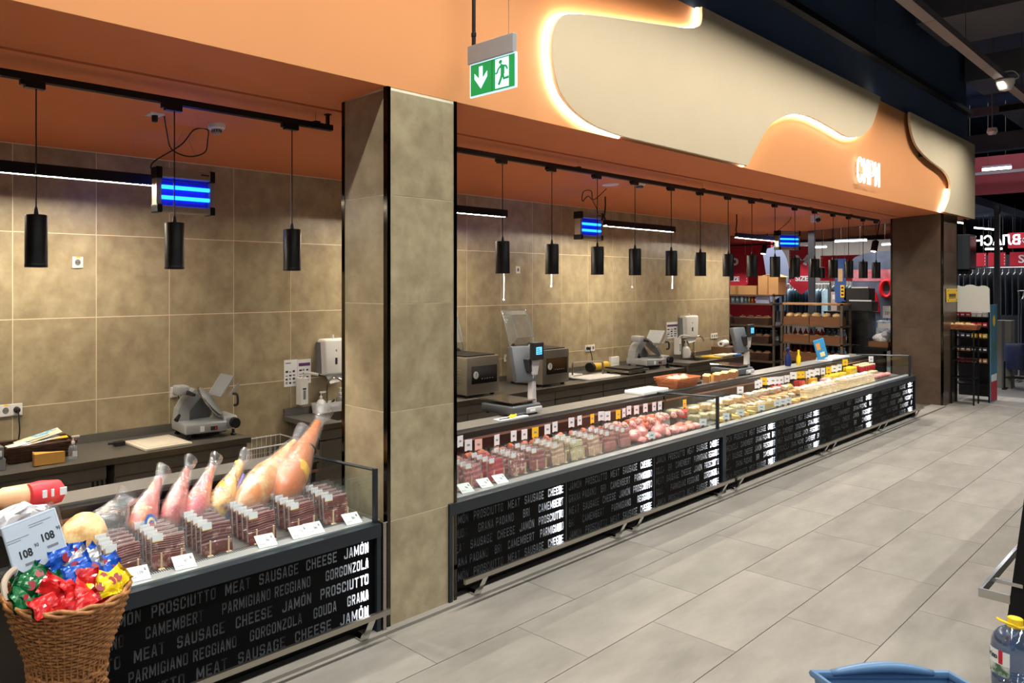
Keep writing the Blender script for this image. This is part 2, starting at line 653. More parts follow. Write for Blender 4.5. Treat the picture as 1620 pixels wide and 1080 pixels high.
# ------------------------------------------------------------------ high dark ceiling of the store
struct(MB().box(-8, 36, -12, 18, 6.4, 6.6).build('ceiling', M_DARK), 'dark void above the store')
struct(MB().box(-8, 16.7, 2.87, 3.0, 4.78, 6.4).build('wall_upper', M_NAVY), 'dark blue wall above the bulkhead')
struct(MB().box(34, 34.2, -12, 18, 0, 6.4).build('wall_far', mat('dark_shop_wall', (38, 34, 40), 0.8, var=0.3, scale=0.6)), 'dark far wall')
struct(MB().box(-8.2, -8, -12, 18, 0, 6.4).build('wall_left', M_NAVY), 'dark wall behind the camera side')
struct(MB().box(-8, 36, -12.2, -12, 0, 6.4).build('wall_front', mat('pale_store_wall', (120, 118, 116), 0.8, var=0.2, scale=0.5)), 'store wall across the aisle')

# ------------------------------------------------------------------ refrigerated serve-over counters with cut-out lettering
M_PANEL = mat('black_cutout_panel', (5, 5, 7), 0.6, var=0.15, scale=20, spec=0.08)
M_BACKP = mat('pale_light_box_back', (128, 130, 134), 0.6, var=0.05, scale=6)
M_CASEIN = mat('dark_grey_case_liner', (52, 48, 48), 0.4, 0.4, var=0.2, scale=5)
M_DECK = mat('grey_steel_deck', (150, 146, 142), 0.35, 0.7, var=0.15, scale=6)
M_RAILD = mat('dark_case_rail', (30, 28, 30), 0.3, 0.3, var=0.2, scale=5)
M_ROSE = mat('rose_tinted_edge', (150, 112, 100), 0.3, 0.6, var=0.1, scale=6)
M_LEDBAR = glow('case_led', (240, 248, 255), 160.0)
# stencil alphabet of the panels: outlines on a unit cell, outer loop first, then holes
_O = [(.2, 0), (.8, 0), (1, .12), (1, .88), (.8, 1), (.2, 1), (0, .88), (0, .12)]
_OH = [(.34, .17), (.66, .17), (.72, .2), (.72, .8), (.66, .83), (.34, .83), (.28, .8), (.28, .2)]
_PH = [(.28, .54), (.66, .54), (.72, .6), (.72, .8), (.66, .83), (.28, .83)]
GLY = {
    'A': [[(0, 0), (.27, 0), (.33, .22), (.67, .22), (.73, 0), (1, 0), (.68, 1), (.32, 1)], [(.38, .38), (.62, .38), (.5, .82)]],
    'B': [[(0, 0), (.8, 0), (1, .12), (1, .42), (.9, .5), (1, .58), (1, .88), (.8, 1), (0, 1)], [(.28, .17), (.66, .17), (.72, .2), (.72, .38), (.62, .43), (.28, .43)],
          [(.28, .58), (.62, .58), (.72, .63), (.72, .8), (.66, .83), (.28, .83)]],
    'C': [[(.2, 0), (.8, 0), (1, .12), (1, .36), (.72, .36), (.72, .2), (.66, .17), (.34, .17), (.28, .2), (.28, .8), (.34, .83), (.66, .83), (.72, .8), (.72, .64), (1, .64), (1, .88), (.8, 1), (.2, 1), (0, .88), (0, .12)]],
    'D': [[(0, 0), (.75, 0), (1, .14), (1, .86), (.75, 1), (0, 1)], [(.28, .17), (.64, .17), (.72, .22), (.72, .78), (.64, .83), (.28, .83)]],
    'E': [[(0, 0), (1, 0), (1, .17), (.28, .17), (.28, .42), (.85, .42), (.85, .58), (.28, .58), (.28, .83), (1, .83), (1, 1), (0, 1)]],
    'G': [[(.2, 0), (.8, 0), (1, .12), (1, .52), (.55, .52), (.55, .38), (.72, .38), (.72, .2), (.66, .17), (.34, .17), (.28, .2), (.28, .8), (.34, .83), (.66, .83), (.72, .8), (.72, .68), (1, .68), (1, .88), (.8, 1), (.2, 1), (0, .88), (0, .12)]],
    'H': [[(0, 0), (.28, 0), (.28, .42), (.72, .42), (.72, 0), (1, 0), (1, 1), (.72, 1), (.72, .58), (.28, .58), (.28, 1), (0, 1)]],
    'I': [[(0, 0), (1, 0), (1, 1), (0, 1)]],
    'J': [[(0, .12), (.2, 0), (.8, 0), (1, .12), (1, 1), (.72, 1), (.72, .2), (.66, .17), (.34, .17), (.28, .2), (.28, .34), (0, .34)]],
    'L': [[(0, 0), (1, 0), (1, .17), (.28, .17), (.28, 1), (0, 1)]],
    'M': [[(0, 0), (.23, 0), (.23, .58), (.42, .16), (.58, .16), (.77, .58), (.77, 0), (1, 0), (1, 1), (.78, 1), (.5, .42), (.22, 1), (0, 1)]],
    'N': [[(0, 0), (.27, 0), (.27, .55), (.72, 0), (1, 0), (1, 1), (.73, 1), (.73, .45), (.28, 1), (0, 1)]],
    'O': [_O, _OH],
    'Ó': [_O, _OH, [(.38, 1.07), (.58, 1.07), (.78, 1.26), (.5, 1.26)]],
    'P': [[(0, 0), (.28, 0), (.28, .38), (.78, .38), (1, .5), (1, .88), (.8, 1), (0, 1)], _PH],
    'R': [[(0, 0), (.28, 0), (.28, .38), (.45, .38), (.7, 0), (1, 0), (.76, .4), (1, .52), (1, .88), (.8, 1), (0, 1)], _PH],
    'S': [[(0, .12), (.2, 0), (.8, 0), (1, .12), (1, .46), (.8, .58), (.34, .58), (.28, .62), (.28, .8), (.34, .83), (.66, .83), (.72, .8), (.72, .7), (1, .7), (1, .88), (.8, 1), (.2, 1), (0, .88), (0, .54), (.2, .42),
           (.66, .42), (.72, .38), (.72, .2), (.66, .17), (.34, .17), (.28, .2), (.28, .3), (0, .3)]],
    'T': [[(.36, 0), (.64, 0), (.64, .83), (1, .83), (1, 1), (0, 1), (0, .83), (.36, .83)]],
    'U': [[(.2, 0), (.8, 0), (1, .12), (1, 1), (.72, 1), (.72, .2), (.66, .17), (.34, .17), (.28, .2), (.28, 1), (0, 1), (0, .12)]],
    'Z': [[(0, 0), (1, 0), (1, .17), (.36, .17), (1, .8), (1, 1), (0, 1), (0, .83), (.64, .83), (0, .2)]],
}
GW = {'M': 1.3, 'I': 0.30, ' ': 0.5}


def stencil(w_, cell, h, gap):
    """outlines of a word and its width"""
    out, x = [], 0.0
    for ch in w_:
        k = GW.get(ch, 1.0) * cell
        for loop in GLY.get(ch, []):
            out.append([(x + p * k, q * h) for p, q in loop])
        x += k + gap
    return out, x - gap


ROWZ = [0.458, 0.374, 0.289, 0.204, 0.118]
J = 'JAMÓN PROSCIUTTO MEAT SAUSAGE CHEESE'
K = 'MEAT SAUSAGE CHEESE JAMÓN PROSCIUTTO'
TX = [
    ['CHEESE JAMÓN PROSCIUTTO MEAT SAUSAGE CHEESE JAMÓN', 'GRANA_PADANO CAMEMBERT PARMIGIANO_REGGIANO GORGONZOLA',
     'PROSCIUTTO MEAT SAUSAGE CHEESE JAMÓN PROSCIUTTO', 'CAMEMBERT PARMIGIANO_REGGIANO GORGONZOLA GOUDA GRANA', 'JAMÓN PROSCIUTTO MEAT SAUSAGE CHEESE JAMÓN'],
    [J, 'GOUDA GRANA_PADANO BRI CAMEMBERT', K, 'GRANA_PADANO BRI CAMEMBERT PARMIGIANO', J],
    [J, 'GRANA_PADANO BRI CAMEMBERT PARMIGIANO', K, 'BRI CAMEMBERT PARMIGIANO REGGIANO', J],
    [J, 'GOUDA BRI CAMEMBERT PARMIGIANO_REGGIANO', K, 'GOUDA PARMIGIANO_REGGIANO GORGONZOLA', J],
    [J, 'GORGONZOLA CAMEMBERT GRANA_PADANO BRI', K, 'GOUDA GRANA_PADANO BRI CAMEMBERT', J],
    [J, 'BRI CAMEMBERT GORGONZOLA GRANA_PADANO', K, 'GORGONZOLA GRANA_PADANO CAMEMBERT BRI', J],
]


LEDW = 6.0


def cut_panel(x0, x1, rows_, parent, post):
    cu = bpy.data.curves.new('front_panel', 'CURVE')
    cu.dimensions = '2D'
    cu.fill_mode = 'BOTH'
    cu.extrude = 0.0006

    def spline(pts):
        sp = cu.splines.new('POLY')
        sp.points.add(len(pts) - 1)
        sp.use_cyclic_u = True
        for q, c in zip(sp.points, pts):
            q.co = (c[0], c[1], 0, 1)
    a, b, z0, z1 = x0 + 0.006, x1 - 0.006, 0.075, 0.528
    spline([(a, z0), (b, z0), (b, z1), (a, z1)])
    lo, hi = x0 + 0.035, x1 - (0.065 if post else 0.035)
    for row, z in zip(rows_, ROWZ):
        cell, gap = 0.025, 0.0066
        words_ = [w_.replace('_', ' ') for w_ in row.split()]
        tot = sum(stencil(w_, cell, 0.054, gap)[1] for w_ in words_)
        k = min(1.35, (hi - lo) * 0.83 / tot)
        if k < 1.0 or (hi - lo) > 1.5:
            cell, gap = cell * k, gap * k
        ws = [stencil(w_, cell, 0.054, gap) for w_ in words_]
        sp_gap = (hi - lo - sum(w for _, w in ws)) / max(1, len(ws) - 1)
        x = lo
        for loops, w in ws:
            for s in loops:
                spline([(p + x, q + z - 0.002) for p, q in s])
            x += w + sp_gap
    o = bpy.data.objects.new('front_panel', cu)
    me = bpy.data.meshes.new_from_object(o)
    bpy.data.objects.remove(o)
    me.materials.clear()
    me.materials.append(M_PANEL)
    link('front_panel', me, parent, (0, 2.8462, 0), (PI / 2, 0, 0))
    # shallow lit box behind the letters: back, rims, and one LED bar at its right end
    a, b = x0 + 0.004, x1 - (0.034 if post else 0.004)
    bk_ = MB().box(a, b, 2.874, 2.880, 0.078, 0.526)
    bk_.box(a, b, 2.8485, 2.874, 0.076, 0.080).box(a, b, 2.8485, 2.874, 0.524, 0.528)
    bk_.box(a, a + 0.003, 2.8485, 2.874, 0.080, 0.524).box(b - 0.003, b, 2.8485, 2.874, 0.080, 0.524)
    bk_.build('light_box', M_BACKP, parent)
    MB().box(b - 0.010, b - 0.0035, 2.853, 2.859, 0.09, 0.515).build('led_bar', M_BACKP, parent)
    d = bpy.data.lights.new('light_box_led', 'AREA')
    d.shape = 'RECTANGLE'
    d.size, d.size_y = 0.42, 0.016
    d.energy = LEDW
    d.spread = math.radians(100)
    d.color = (0.94, 0.97, 1.0)
    link('light_box_led', d, parent, (b - 0.0115, 2.862, 0.30), (Matrix.Rotation(math.radians(-42), 3, 'Z') @ Matrix(((0, 0, 1), (0, 1, 0), (-1, 0, 0)))).to_euler())


def frame_end(x, parent, near=True):
    """glass side with a black frame"""
    f = MB()
    f.tube([(x, 2.862, 0.885), (x, 3.465, 0.853)], 0.009, 4)
    f.box(x - 0.011, x + 0.011, 2.85, 2.872, 0.598, 0.893)
    f.box(x - 0.009, x + 0.009, 3.45, 3.468, 0.80, 0.86)
    f.build('glass_frame', M_TRIM, parent)
    MB().add([(x - 0.003, 2.872, 0.60), (x - 0.003, 3.45, 0.63), (x - 0.003, 3.45, 0.848), (x - 0.003, 2.872, 0.88),
              (x + 0.003, 2.872, 0.60), (x + 0.003, 3.45, 0.63), (x + 0.003, 3.45, 0.848), (x + 0.003, 2.872, 0.88)],
             [(0, 1, 2, 3), (4, 5, 6, 7), (0, 1, 5, 4), (1, 2, 6, 5), (2, 3, 7, 6), (3, 0, 4, 7)]).build('side_glass', M_GLASS, parent)


def bracket(x, parent):
    """bent flat steel foot of the bumper rail"""
    w = 0.025
    b = MB()
    pr = [(2.742, 0.150), (2.752, 0.150), (2.812, 0.030), (2.900, 0.030), (2.900, 0.021), (2.802, 0.021)]
    b.prism(pr, x - w, x + w, 'x')
    b.build('bumper_bracket', M_CHROME, parent)


def counter(x0, x1, mods, label, seams, ends, brackets):
    t = thing('serve_over_counter', label, 'display counter')
    for (a, b, ti) in mods:
        cut_panel(a, b, TX[ti], t, abs(b - x1) < 0.02)
    MB().box(x0, x1, 2.825, 2.90, 0.53, 0.598).build('front_trim', M_TRIM, t)
    for xx in (x0, x1 - 0.03):
        MB().box(xx, xx + 0.03, 2.828, 2.90, 0.02, 0.53).build('end_post', M_TRIM, t)
    MB().box(x0 + 0.01, x1 - 0.01, 2.90, 3.56, 0.02, 0.57).build('body', M_BLACK, t)
    MB().box(x0 + 0.01, x1 - 0.01, 2.872, 2.955, 0.598, 0.606).build('front_ledge', mat('pale_price_ledge', (176, 176, 178), 0.3, 0.3, var=0.1, scale=10), t)
    # deck that rises towards the back
    MB().add(*wedge(x0 + 0.01, x1 - 0.01, 2.955, 3.37, 0.575, 0.61, 0.012)).build('deck', M_DECK, t)
    # air grille slots along the front of the deck
    g = MB()
    n = int((x1 - x0) / 0.012)
    for i in range(n):
        xx = x0 + 0.02 + i * (x1 - x0 - 0.04) / n
        g.box(xx, xx + 0.005, 2.935, 2.968, 0.6062, 0.6074)
    tag(g.build('air_grille', M_RUBBER, t), None, None, kind='stuff')
    MB().box(x0 + 0.01, x1 - 0.01, 3.37, 3.40, 0.57, 0.80).build('back_liner', M_CASEIN, t)
    MB().box(x0 + 0.01, x1 - 0.01, 3.345, 3.40, 0.775, 0.79).build('edge_trim', M_ROSE, t)
    MB().box(x0 + 0.01, x1 - 0.01, 3.36, 3.40, 0.79, 0.825).build('track_rail', M_RAILD, t)
    MB().box(x0, x1, 3.35, 3.40, 0.825, 0.836).build('rail_lip', M_RAILD, t)
    MB().box(x0, x1, 3.40, 3.585, 0.80, 0.85).build('work_ledge', M_STEELH, t)
    MB().box(x0 + 0.02, x1 - 0.02, 3.55, 3.572, 0.05, 0.80).build('rear_panel', M_STEEL, t)
    ss = [x0 + 0.012] + seams + [x1 - 0.012]
    for a, b in zip(ss, ss[1:]):
        MB().box(a + 0.002, b - 0.002, 2.860, 2.866, 0.60, 0.876).build('front_glass', M_GLASS, t)
    for xx in ends:
        frame_end(xx, t)
    MB().box(x0 + 0.03, x1 - 0.02, 2.735, 2.75, 0.148, 0.176).build('bumper_rail', M_STEEL, t)
    for xx in brackets:
        bracket(xx, t)
    return t


counter(0.94, 2.825, [(0.94, 2.815, 0)], 'short black deli counter of hams left of the pillar', [1.868], [0.955, 2.812], [1.25, 2.68])
MB().box(2.832, 2.86, 2.83, 2.85, 0.0, 0.6)
counter(3.39, 7.135, [(3.39, 4.64, 1), (4.64, 5.885, 2), (5.885, 7.13, 3)], 'long black meat counter right of the pillar', [4.61, 5.80], [3.47, 7.075], [3.62, 5.25, 5.50, 6.98])
counter(7.14, 13.40, [(7.14, 8.39, 4), (8.39, 9.64, 5), (9.64, 11.515, 4), (11.515, 13.39, 5)], 'long black cheese counter reaching the far pillar',
        [8.24, 9.56, 11.5], [13.24], [7.32, 9.55, 9.80, 11.42, 11.70, 13.25])
# bright steel upright that closes the gap between the short counter and the pillar
st_ = thing('steel_upright', 'slim bright steel upright between short counter and pillar', 'trim strip', (2.846, 2.83, 0))
MB().box(-0.012, 0.012, -0.01, 0.03, 0, 0.60).build('strip', M_STEEL, st_)
MB().box(-0.016, 0.016, -0.012, 0.034, 0.6, 0.606).build('cap', M_CHROME, st_)

# ------------------------------------------------------------------ pendant spots, tracks
M_PEND = mat('matt_black_metal', (8, 9, 12), 0.42, var=0.15, scale=12, spec=0.4)
M_PLENS = glow('spot_lens', (255, 240, 220), 3.0)
TY, TZ = 3.42, 2.86


def track(x0, x1, label, drops):
    t = thing('light_track', label, 'light track', (x0, TY, TZ))
    L = x1 - x0
    MB().box(0, L, -0.018, 0.018, -0.017, 0.017).build('profile', M_PEND, t)
    MB().box(0.0, L, -0.006, 0.006, -0.0185, -0.0168).build('slot', M_RUBBER, t)
    for d in drops:
        MB().tube([(d - x0, 0, 0.015), (d - x0, 0, 0.082)], 0.0018, 6).build('drop_wire', M_STEEL, t)
        MB().box(d - x0 - 0.02, d - x0 + 0.02, -0.02, 0.02, 0.015, 0.026).build('clip', M_PEND, t)
    return t


track(-1.5, 2.985, 'black ceiling light track over the short counter', [0.3, 2.86])
track(3.85, 14.1, 'long black ceiling light track over the long counter', [5.75, 8.1, 9.6, 11.2, 12.8])
o = thing('track_feed', 'black vertical feed tube at the end of the short light track', 'tube', (2.955, TY, TZ + 0.018))
MB().box(-0.009, 0.009, -0.009, 0.009, 0, 0.064).build('tube', M_PEND, o)
MB().box(-0.016, 0.016, -0.016, 0.016, 0.058, 0.065).build('ceiling_plate', M_PEND, o)

lamp_me = MB()
pend_parts = None


def pendant(x, label, drop=0.63):
    global pend_parts
    if pend_parts is None:
        ad = MB().box(-0.055, 0.04, -0.016, 0.016, -0.05, -0.017).box(-0.075, -0.045, -0.014, 0.014, -0.04, -0.017).mesh('track_adapter', M_PEND)
        cable = MB().tube([(0, 0, -0.05), (0, 0, -drop)], 0.0035, 6).mesh('cable', M_PEND)
        body = MB().lathe([(0.0, -0.858), (0.046, -0.858), (0.0475, -0.885), (0.0525, -0.885), (0.0525, -0.645), (0.049, -0.640), (0.012, -0.640), (0.008, -0.612), (0.004, -0.600)], 28).mesh('shade', M_PEND, True)
        ring = MB().lathe([(0.0527, -0.883), (0.0535, -0.880), (0.0535, -0.872), (0.0527, -0.869)], 28, cap=False).mesh('rim', M_PEND, True)
        lens = MB().lathe([(0.0, -0.8595), (0.043, -0.8595)], 20, cap=False).mesh('lens', M_PLENS)
        pend_parts = [('track_adapter', ad), ('cable', cable), ('shade', body), ('rim', ring), ('lens', lens)]
    t = thing('pendant_lamp', label, 'pendant lamp', (x, TY, TZ), group='black cylinder pendant lamps over the counters')
    for n_, me in pend_parts:
        link(n_, me, t)
    d = bpy.data.lights.new('pendant_spot', 'SPOT')
    d.energy = 40
    d.spot_size = math.radians(86)
    d.spot_blend = 0.75
    d.shadow_soft_size = 0.03
    d.color = (1.0, 0.93, 0.85)
    link('pendant_spot', d, t, (0, 0, -0.872))
    return t
ORD = ['first', 'second', 'third', 'fourth', 'fifth', 'sixth', 'seventh', 'eighth', 'ninth', 'tenth', 'eleventh', 'twelfth', 'thirteenth', 'fourteenth', 'fifteenth', 'sixteenth']
for i, x in enumerate([1.153, 1.886, 2.676]):
    pendant(x, 'black cylinder pendant lamp, %s from the left over the short counter' % ORD[i])
for i, x in enumerate([4.712, 5.367, 6.059, 6.709, 7.417, 8.051, 8.724, 9.358, 10.035, 10.675, 11.373, 12.076, 12.719, 13.37, 13.994]):
    pendant(x, 'black cylinder pendant lamp, %s from the pillar over the long counter' % ORD[i])


# ------------------------------------------------------------------ black linear luminaires along the wall
def linear(x0, x1, label, hang):
    t = thing('linear_lamp', label, 'linear lamp', (x0, 4.4, 2.55), group='black linear lamps in front of the tiled wall')
    L = x1 - x0
    MB().box(0, L, -0.022, 0.022, 0.008, 0.07).box(0, L, -0.022, -0.0195, -0.001, 0.008).box(0, L, 0.0195, 0.022, -0.001, 0.008).build('housing', M_PEND, t)
    MB().box(0.004, L - 0.004, -0.019, 0.019, 0.002, 0.0078).build('diffuser', M_LED, t)
    for d in (0.12 * L, 0.88 * L):
        MB().tube([(d, 0, 0.07), (d, 0, 0.33)], 0.0012, 5).build('hanging_wire', M_STEEL, t)
    if hang:
        MB().tube([(0.012, 0.0, 0.06), (-0.02, 0, 0.11), (0.0, 0, 0.17), (0.01, 0, 0.24), (0.005, 0, 0.335)], 0.009, 6).build('feed_cable', M_PEND, t)
    return t


linear(0.6, 2.33, 'black linear lamp at the left, ending behind the large insect trap', False)
linear(4.45, 6.115, 'black linear lamp emerging from behind the pillar', False)
linear(7.956, 9.61, 'black linear lamp between the two smaller insect traps', True)
linear(11.5, 13.0, 'black linear lamp at the end of the tiled wall', True)

# ------------------------------------------------------------------ insect traps with blue tubes
M_ZAPB = glow('uv_tube', (20, 90, 255), 7.0)
M_ZAPG = mat('blue_lit_back', (30, 40, 150), 0.4, var=0.2, scale=8)
M_ALU = mat('pale_aluminium', (170, 160, 152), 0.4, 0.6, var=0.1, scale=6)


def zapper(loc, rz, w, h, label, cord):
    t = thing('insect_trap', label, 'insect trap', loc, rz, group='hanging insect traps with blue tubes')
    d = 0.042
    hw = w / 2
    f = MB()
    f.rbox(-hw + 0.02, hw - 0.02, -d, d, h - 0.065, h, 0.008)
    f.build('top_case', M_ALU, t)
    MB().rbox(-hw + 0.02, hw - 0.02, -d, d, 0, 0.045, 0.008).build('bottom_tray', M_ALU, t)
    for s in (-1, 1):
        MB().box(s * hw - s * 0.035 - (0.0175 if s > 0 else 0.0175) * 0, s * hw, -d + 0.01, d - 0.01, 0.04, h - 0.06).build('side_frame', M_ALU, t) if s < 0 else \
            MB().box(hw - 0.035, hw, -d + 0.01, d - 0.01, 0.04, h - 0.06).build('side_frame', M_ALU, t)
        for z in (0, h - 0.07):
            MB().rbox(s * (hw - 0.018) - 0.02, s * (hw - 0.018) + 0.02, -d - 0.003, d + 0.003, z - 0.003, z + (0.05 if z == 0 else 0.074), 0.006).build('corner_cap', M_BLACK, t)
    MB().box(-hw + 0.03, hw - 0.03, -0.006, 0.006, 0.04, h - 0.06).build('reflector', M_ZAPG, t)
    for z in (0.3, 0.66):
        zz = 0.04 + (h - 0.1) * z
        for y in (-0.03, 0.03):
            MB().tube([(-hw + 0.04, y, zz), (hw - 0.04, y, zz)], 0.013, 10).build('uv_tube', M_ZAPB, t)
    g = MB()
    n = int((w - 0.08) / 0.011)
    for i in range(n):
        xx = -hw + 0.042 + i * 0.011
        for y in (-d + 0.012, d - 0.012):
            g.box(xx - 0.0007, xx + 0.0007, y - 0.0007, y + 0.0007, 0.042, h - 0.062)
    tag(g.build('wire_grid', M_STEEL, t), None, None, kind='stuff')
    for zz in (0.09, 0.2):
        g = MB()
        for y in (-d + 0.01,):
            g.box(-hw + 0.03, hw - 0.03, y - 0.001, y + 0.001, zz - 0.001, zz + 0.001)
        g.build('cross_wire', M_STEEL, t)
    MB().box(hw * 0.5, hw * 0.78, -d - 0.0022, -d, h - 0.032, h - 0.022).build('maker_plate', M_INK, t)
    for s in (-1, 1):
        MB().tube([(s * hw * 0.65, 0, h), (0.0, 0, cord[-1][2])], 0.0012, 5).build('hanging_wire', M_STEEL, t)
    if len(cord) > 2:
        MB().tube(smooth_path(cord, 6), 0.0045, 6).build('power_cord', M_RUBBER, t)
    return t


zapper((2.385, 4.2, 2.355), 0.0, 0.43, 0.285, 'large insect trap with blue tubes above the short counter',
       [(-0.225, 0.03, 0.28), (-0.2, 0.02, 0.33), (-0.02, 0, 0.45), (0.03, -0.08, 0.54), (0.12, -0.1, 0.55), (0.17, -0.02, 0.5), (0.16, 0.0, 0.42), (0.04, 0, 0.38), (-0.1, -0.02, 0.41), (-0.19, -0.12, 0.50), (-0.27, -0.24, 0.555)])
zapper((7.27, 4.2, 2.36), 0.0, 0.43, 0.285, 'insect trap with blue tubes above the vacuum packing machines',
       [(0.22, 0.02, 0.28), (0.18, 0.02, 0.36), (0.0, 0, 0.46), (-0.12, 0, 0.40), (-0.1, 0, 0.5), (0.05, 0, 0.52), (0.1, 0, 0.43), (0.2, -0.1, 0.56)])
zapper((12.80, 4.2, 2.405), math.radians(-20), 0.43, 0.285, 'farthest insect trap with blue tubes, near the end of the tiled wall',
       [(-0.2, 0.0, 0.28), (-0.1, 0, 0.34), (0.05, 0, 0.45), (0.08, 0, 0.51)])

for i, (x, dy, L) in enumerate(((4.73, 0.10, 0.20), (5.36, 0.0, 0.10), (6.66, 0.0, 0.11), (7.44, 0.0, 0.12))):
    t = thing('pull_cord', 'thin white cord hanging under a pendant lamp, %s from the pillar' % ORD[i], 'cord', (x, TY, TZ - 0.888))
    MB().tube(smooth_path([(0, 0, 0.0), (0.004, 0.002, -L * 0.5), (-0.003, 0, -L)], 4), 0.0035, 6).build('cord_strand', M_WHITE, t)
    MB().ball((-0.003, 0, -L), 0.008, 8, 6).build('cord_end', M_WHITE, t)

# socket, smoke detectors and a round downlight on the soffit
t = thing('ceiling_socket', 'small white socket with a black plug on the orange soffit', 'socket', (2.05, 3.96, 2.9165))
MB().rbox(-0.045, 0.045, -0.045, 0.045, -0.008, 0.006, 0.003).build('plate', M_WHITE, t)
MB().lathe([(0.017, -0.045), (0.019, -0.03), (0.019, -0.006)], 14).build('plug', M_RUBBER, t)


def smoke(loc, label):
    t = thing('smoke_detector', label, 'smoke detector', loc, group='smoke detectors on the soffit')
    MB().lathe([(0.05, -0.028), (0.056, -0.02), (0.058, 0.006)], 24).build('base', M_WHITE, t)
    MB().lathe([(0.026, -0.058), (0.03, -0.05), (0.03, -0.028)], 20).build('sensor_head', M_ALU, t)
    v = MB()
    for k in range(12):
        a = k * PI / 6
        v.box(0.0285 * math.cos(a) - 0.003, 0.0285 * math.cos(a) + 0.003, 0.0285 * math.sin(a) - 0.003, 0.0285 * math.sin(a) + 0.003, -0.048, -0.03)
    v.build('vent_slots', M_INK, t)


smoke((2.50, 3.98, 2.9135), 'white smoke detector right of the large insect trap')
smoke((7.45, 3.75, 2.9255), 'white smoke detector on the soffit beside the round cover')
t = thing('ceiling_cover', 'flat white round cover on the orange soffit', 'cover', (7.25, 3.95, 2.9155))
MB().lathe([(0.075, -0.008), (0.08, 0.003)], 28).build('disc', M_WHITE, t)
MB().lathe([(0.055, -0.0095), (0.06, -0.0075)], 28, cap=False).build('rim', M_ALU, t)
t = thing('ceiling_speaker', 'small pale round grille on the soffit next to the pillar', 'grille', (5.0, 4.25, 2.8995))
MB().lathe([(0.07, -0.008), (0.075, 0.003)], 28).build('disc', M_WHITE, t)
MB().lathe([(0.03, -0.011), (0.05, -0.0075)], 28, cap=False).build('rim', M_ALU, t)
t = thing('dome_camera', 'small white camera on the soffit at the far end of the track', 'security camera', (13.0, 3.9, 2.9185))
MB().box(-0.05, 0.05, -0.05, 0.05, -0.1, 0.004).build('housing', M_WHITE, t)
MB().ball((-0.03, -0.04, -0.075), 0.035).build('lens', M_INK, t, smooth=True)

# ------------------------------------------------------------------ exit sign
X = 3.5
ex = thing('exit_sign', 'lit green exit sign with arrow and running figure', 'exit sign', (X, 2.61, 2.995))
M_GREEN = mat('exit_green', (0, 140, 72), 0.4, var=0.04, scale=6, emit=0.45, ecol=(0, 140, 72))
M_PALE = mat('exit_pale', (200, 236, 250), 0.4, var=0.02, scale=6, emit=0.75, ecol=(190, 232, 250))
MB().rbox(-0.018, 0.018, -0.150, 0.162, 0.192, 0.30, 0.003).build('housing', mat('grey_sign_housing', (150, 152, 156), 0.5, var=0.05, scale=10), ex)
pl = MB().box(-0.006, 0.006, -0.162, 0.152, -0.005, 0.192).build('light_panel', M_PALE, ex)
MB().box(-0.009, -0.0055, -0.155, 0.145, 0.003, 0.184).build('green_field', M_GREEN, ex)
MB().box(-0.0092, -0.0088, -0.006, -0.003, 0.003, 0.184).build('divider', M_INK, ex)


def sy(poly, name, m, x=-0.0105):
    # poly in sign coordinates: a to the right of the reader, b up; reader looks along +X
    MB().prism([(-a, b) for a, b in poly], x, -0.0088, 'x').build(name, m, ex)


sy([(-0.085, 0.165), (-0.060, 0.165), (-0.060, 0.095), (-0.028, 0.13), (-0.028, 0.098), (-0.0725, 0.035), (-0.117, 0.098), (-0.117, 0.13), (-0.085, 0.095)], 'arrow', M_PALE)
sy([(0.028, 0.178), (0.118, 0.178), (0.118, 0.012), (0.028, 0.012)], 'door_field', M_PALE)
rm = MB()
for path, r in (([(0.062, 0.135), (0.078, 0.128), (0.078, 0.085)], 0.013), ([(0.066, 0.133), (0.048, 0.118), (0.040, 0.098), (0.030, 0.098)], 0.0055),
                ([(0.082, 0.132), (0.100, 0.128), (0.110, 0.108)], 0.0055), ([(0.074, 0.085), (0.066, 0.060), (0.052, 0.030)], 0.0075),
                ([(0.080, 0.085), (0.086, 0.060), (0.118, 0.062)], 0.0075)):
    rm.tube([(-0.0115, -a, b) for a, b in path], r, 8)
rm.ball((-0.0115, -0.064, 0.157), (0.004, 0.011, 0.011))
rm.v = [(max(min(p[0], -0.0105), -0.0125), p[1], p[2]) for p in rm.v]
rm.build('running_figure', M_GREEN, ex, smooth=True)
pole = thing('sign_pole', 'black tube that hangs the exit sign', 'pole', (X, 2.74, 3.295))
MB().lathe([(0.012, 0), (0.012, 0.05), (0.015, 0.055), (0.015, 0.075), (0.011, 0.08), (0.011, 3.1)], 14).build('tube', M_PEND, pole)
MB().lathe([(0.03, 3.08), (0.04, 3.105)], 14).build('ceiling_plate', M_PEND, pole)
wr = thing('sign_wire', 'thin wire at the right end of the exit sign', 'wire', (X, 2.50, 3.29))
MB().tube([(0, 0, 0), (0, 0, 3.1)], 0.0012, 5).build('wire_strand', M_STEEL, wr)
MB().lathe([(0.006, 0.0), (0.004, 0.015)], 8).build('wire_clip', M_STEEL, wr)

# ------------------------------------------------------------------ trunking, beams and ducts under the dark ceiling
def beam(name, label, x0, x1, y0, y1, z0, z1, m, hang=()):
    t = thing(name, label, 'beam' if 'beam' in name else name.split('_')[-1], (x0, y0, z0))
    MB().box(0, x1 - x0, 0, y1 - y0, 0, z1 - z0).build('profile', m, t)
    h = 6.4 - z1
    for (hx, hy) in hang:
        MB().tube([(hx - x0, hy - y0, z1 - z0), (hx - x0, hy - y0, z1 - z0 + h)], 0.004, 5).build('hanger_rod', M_DUCT, t)
    return t


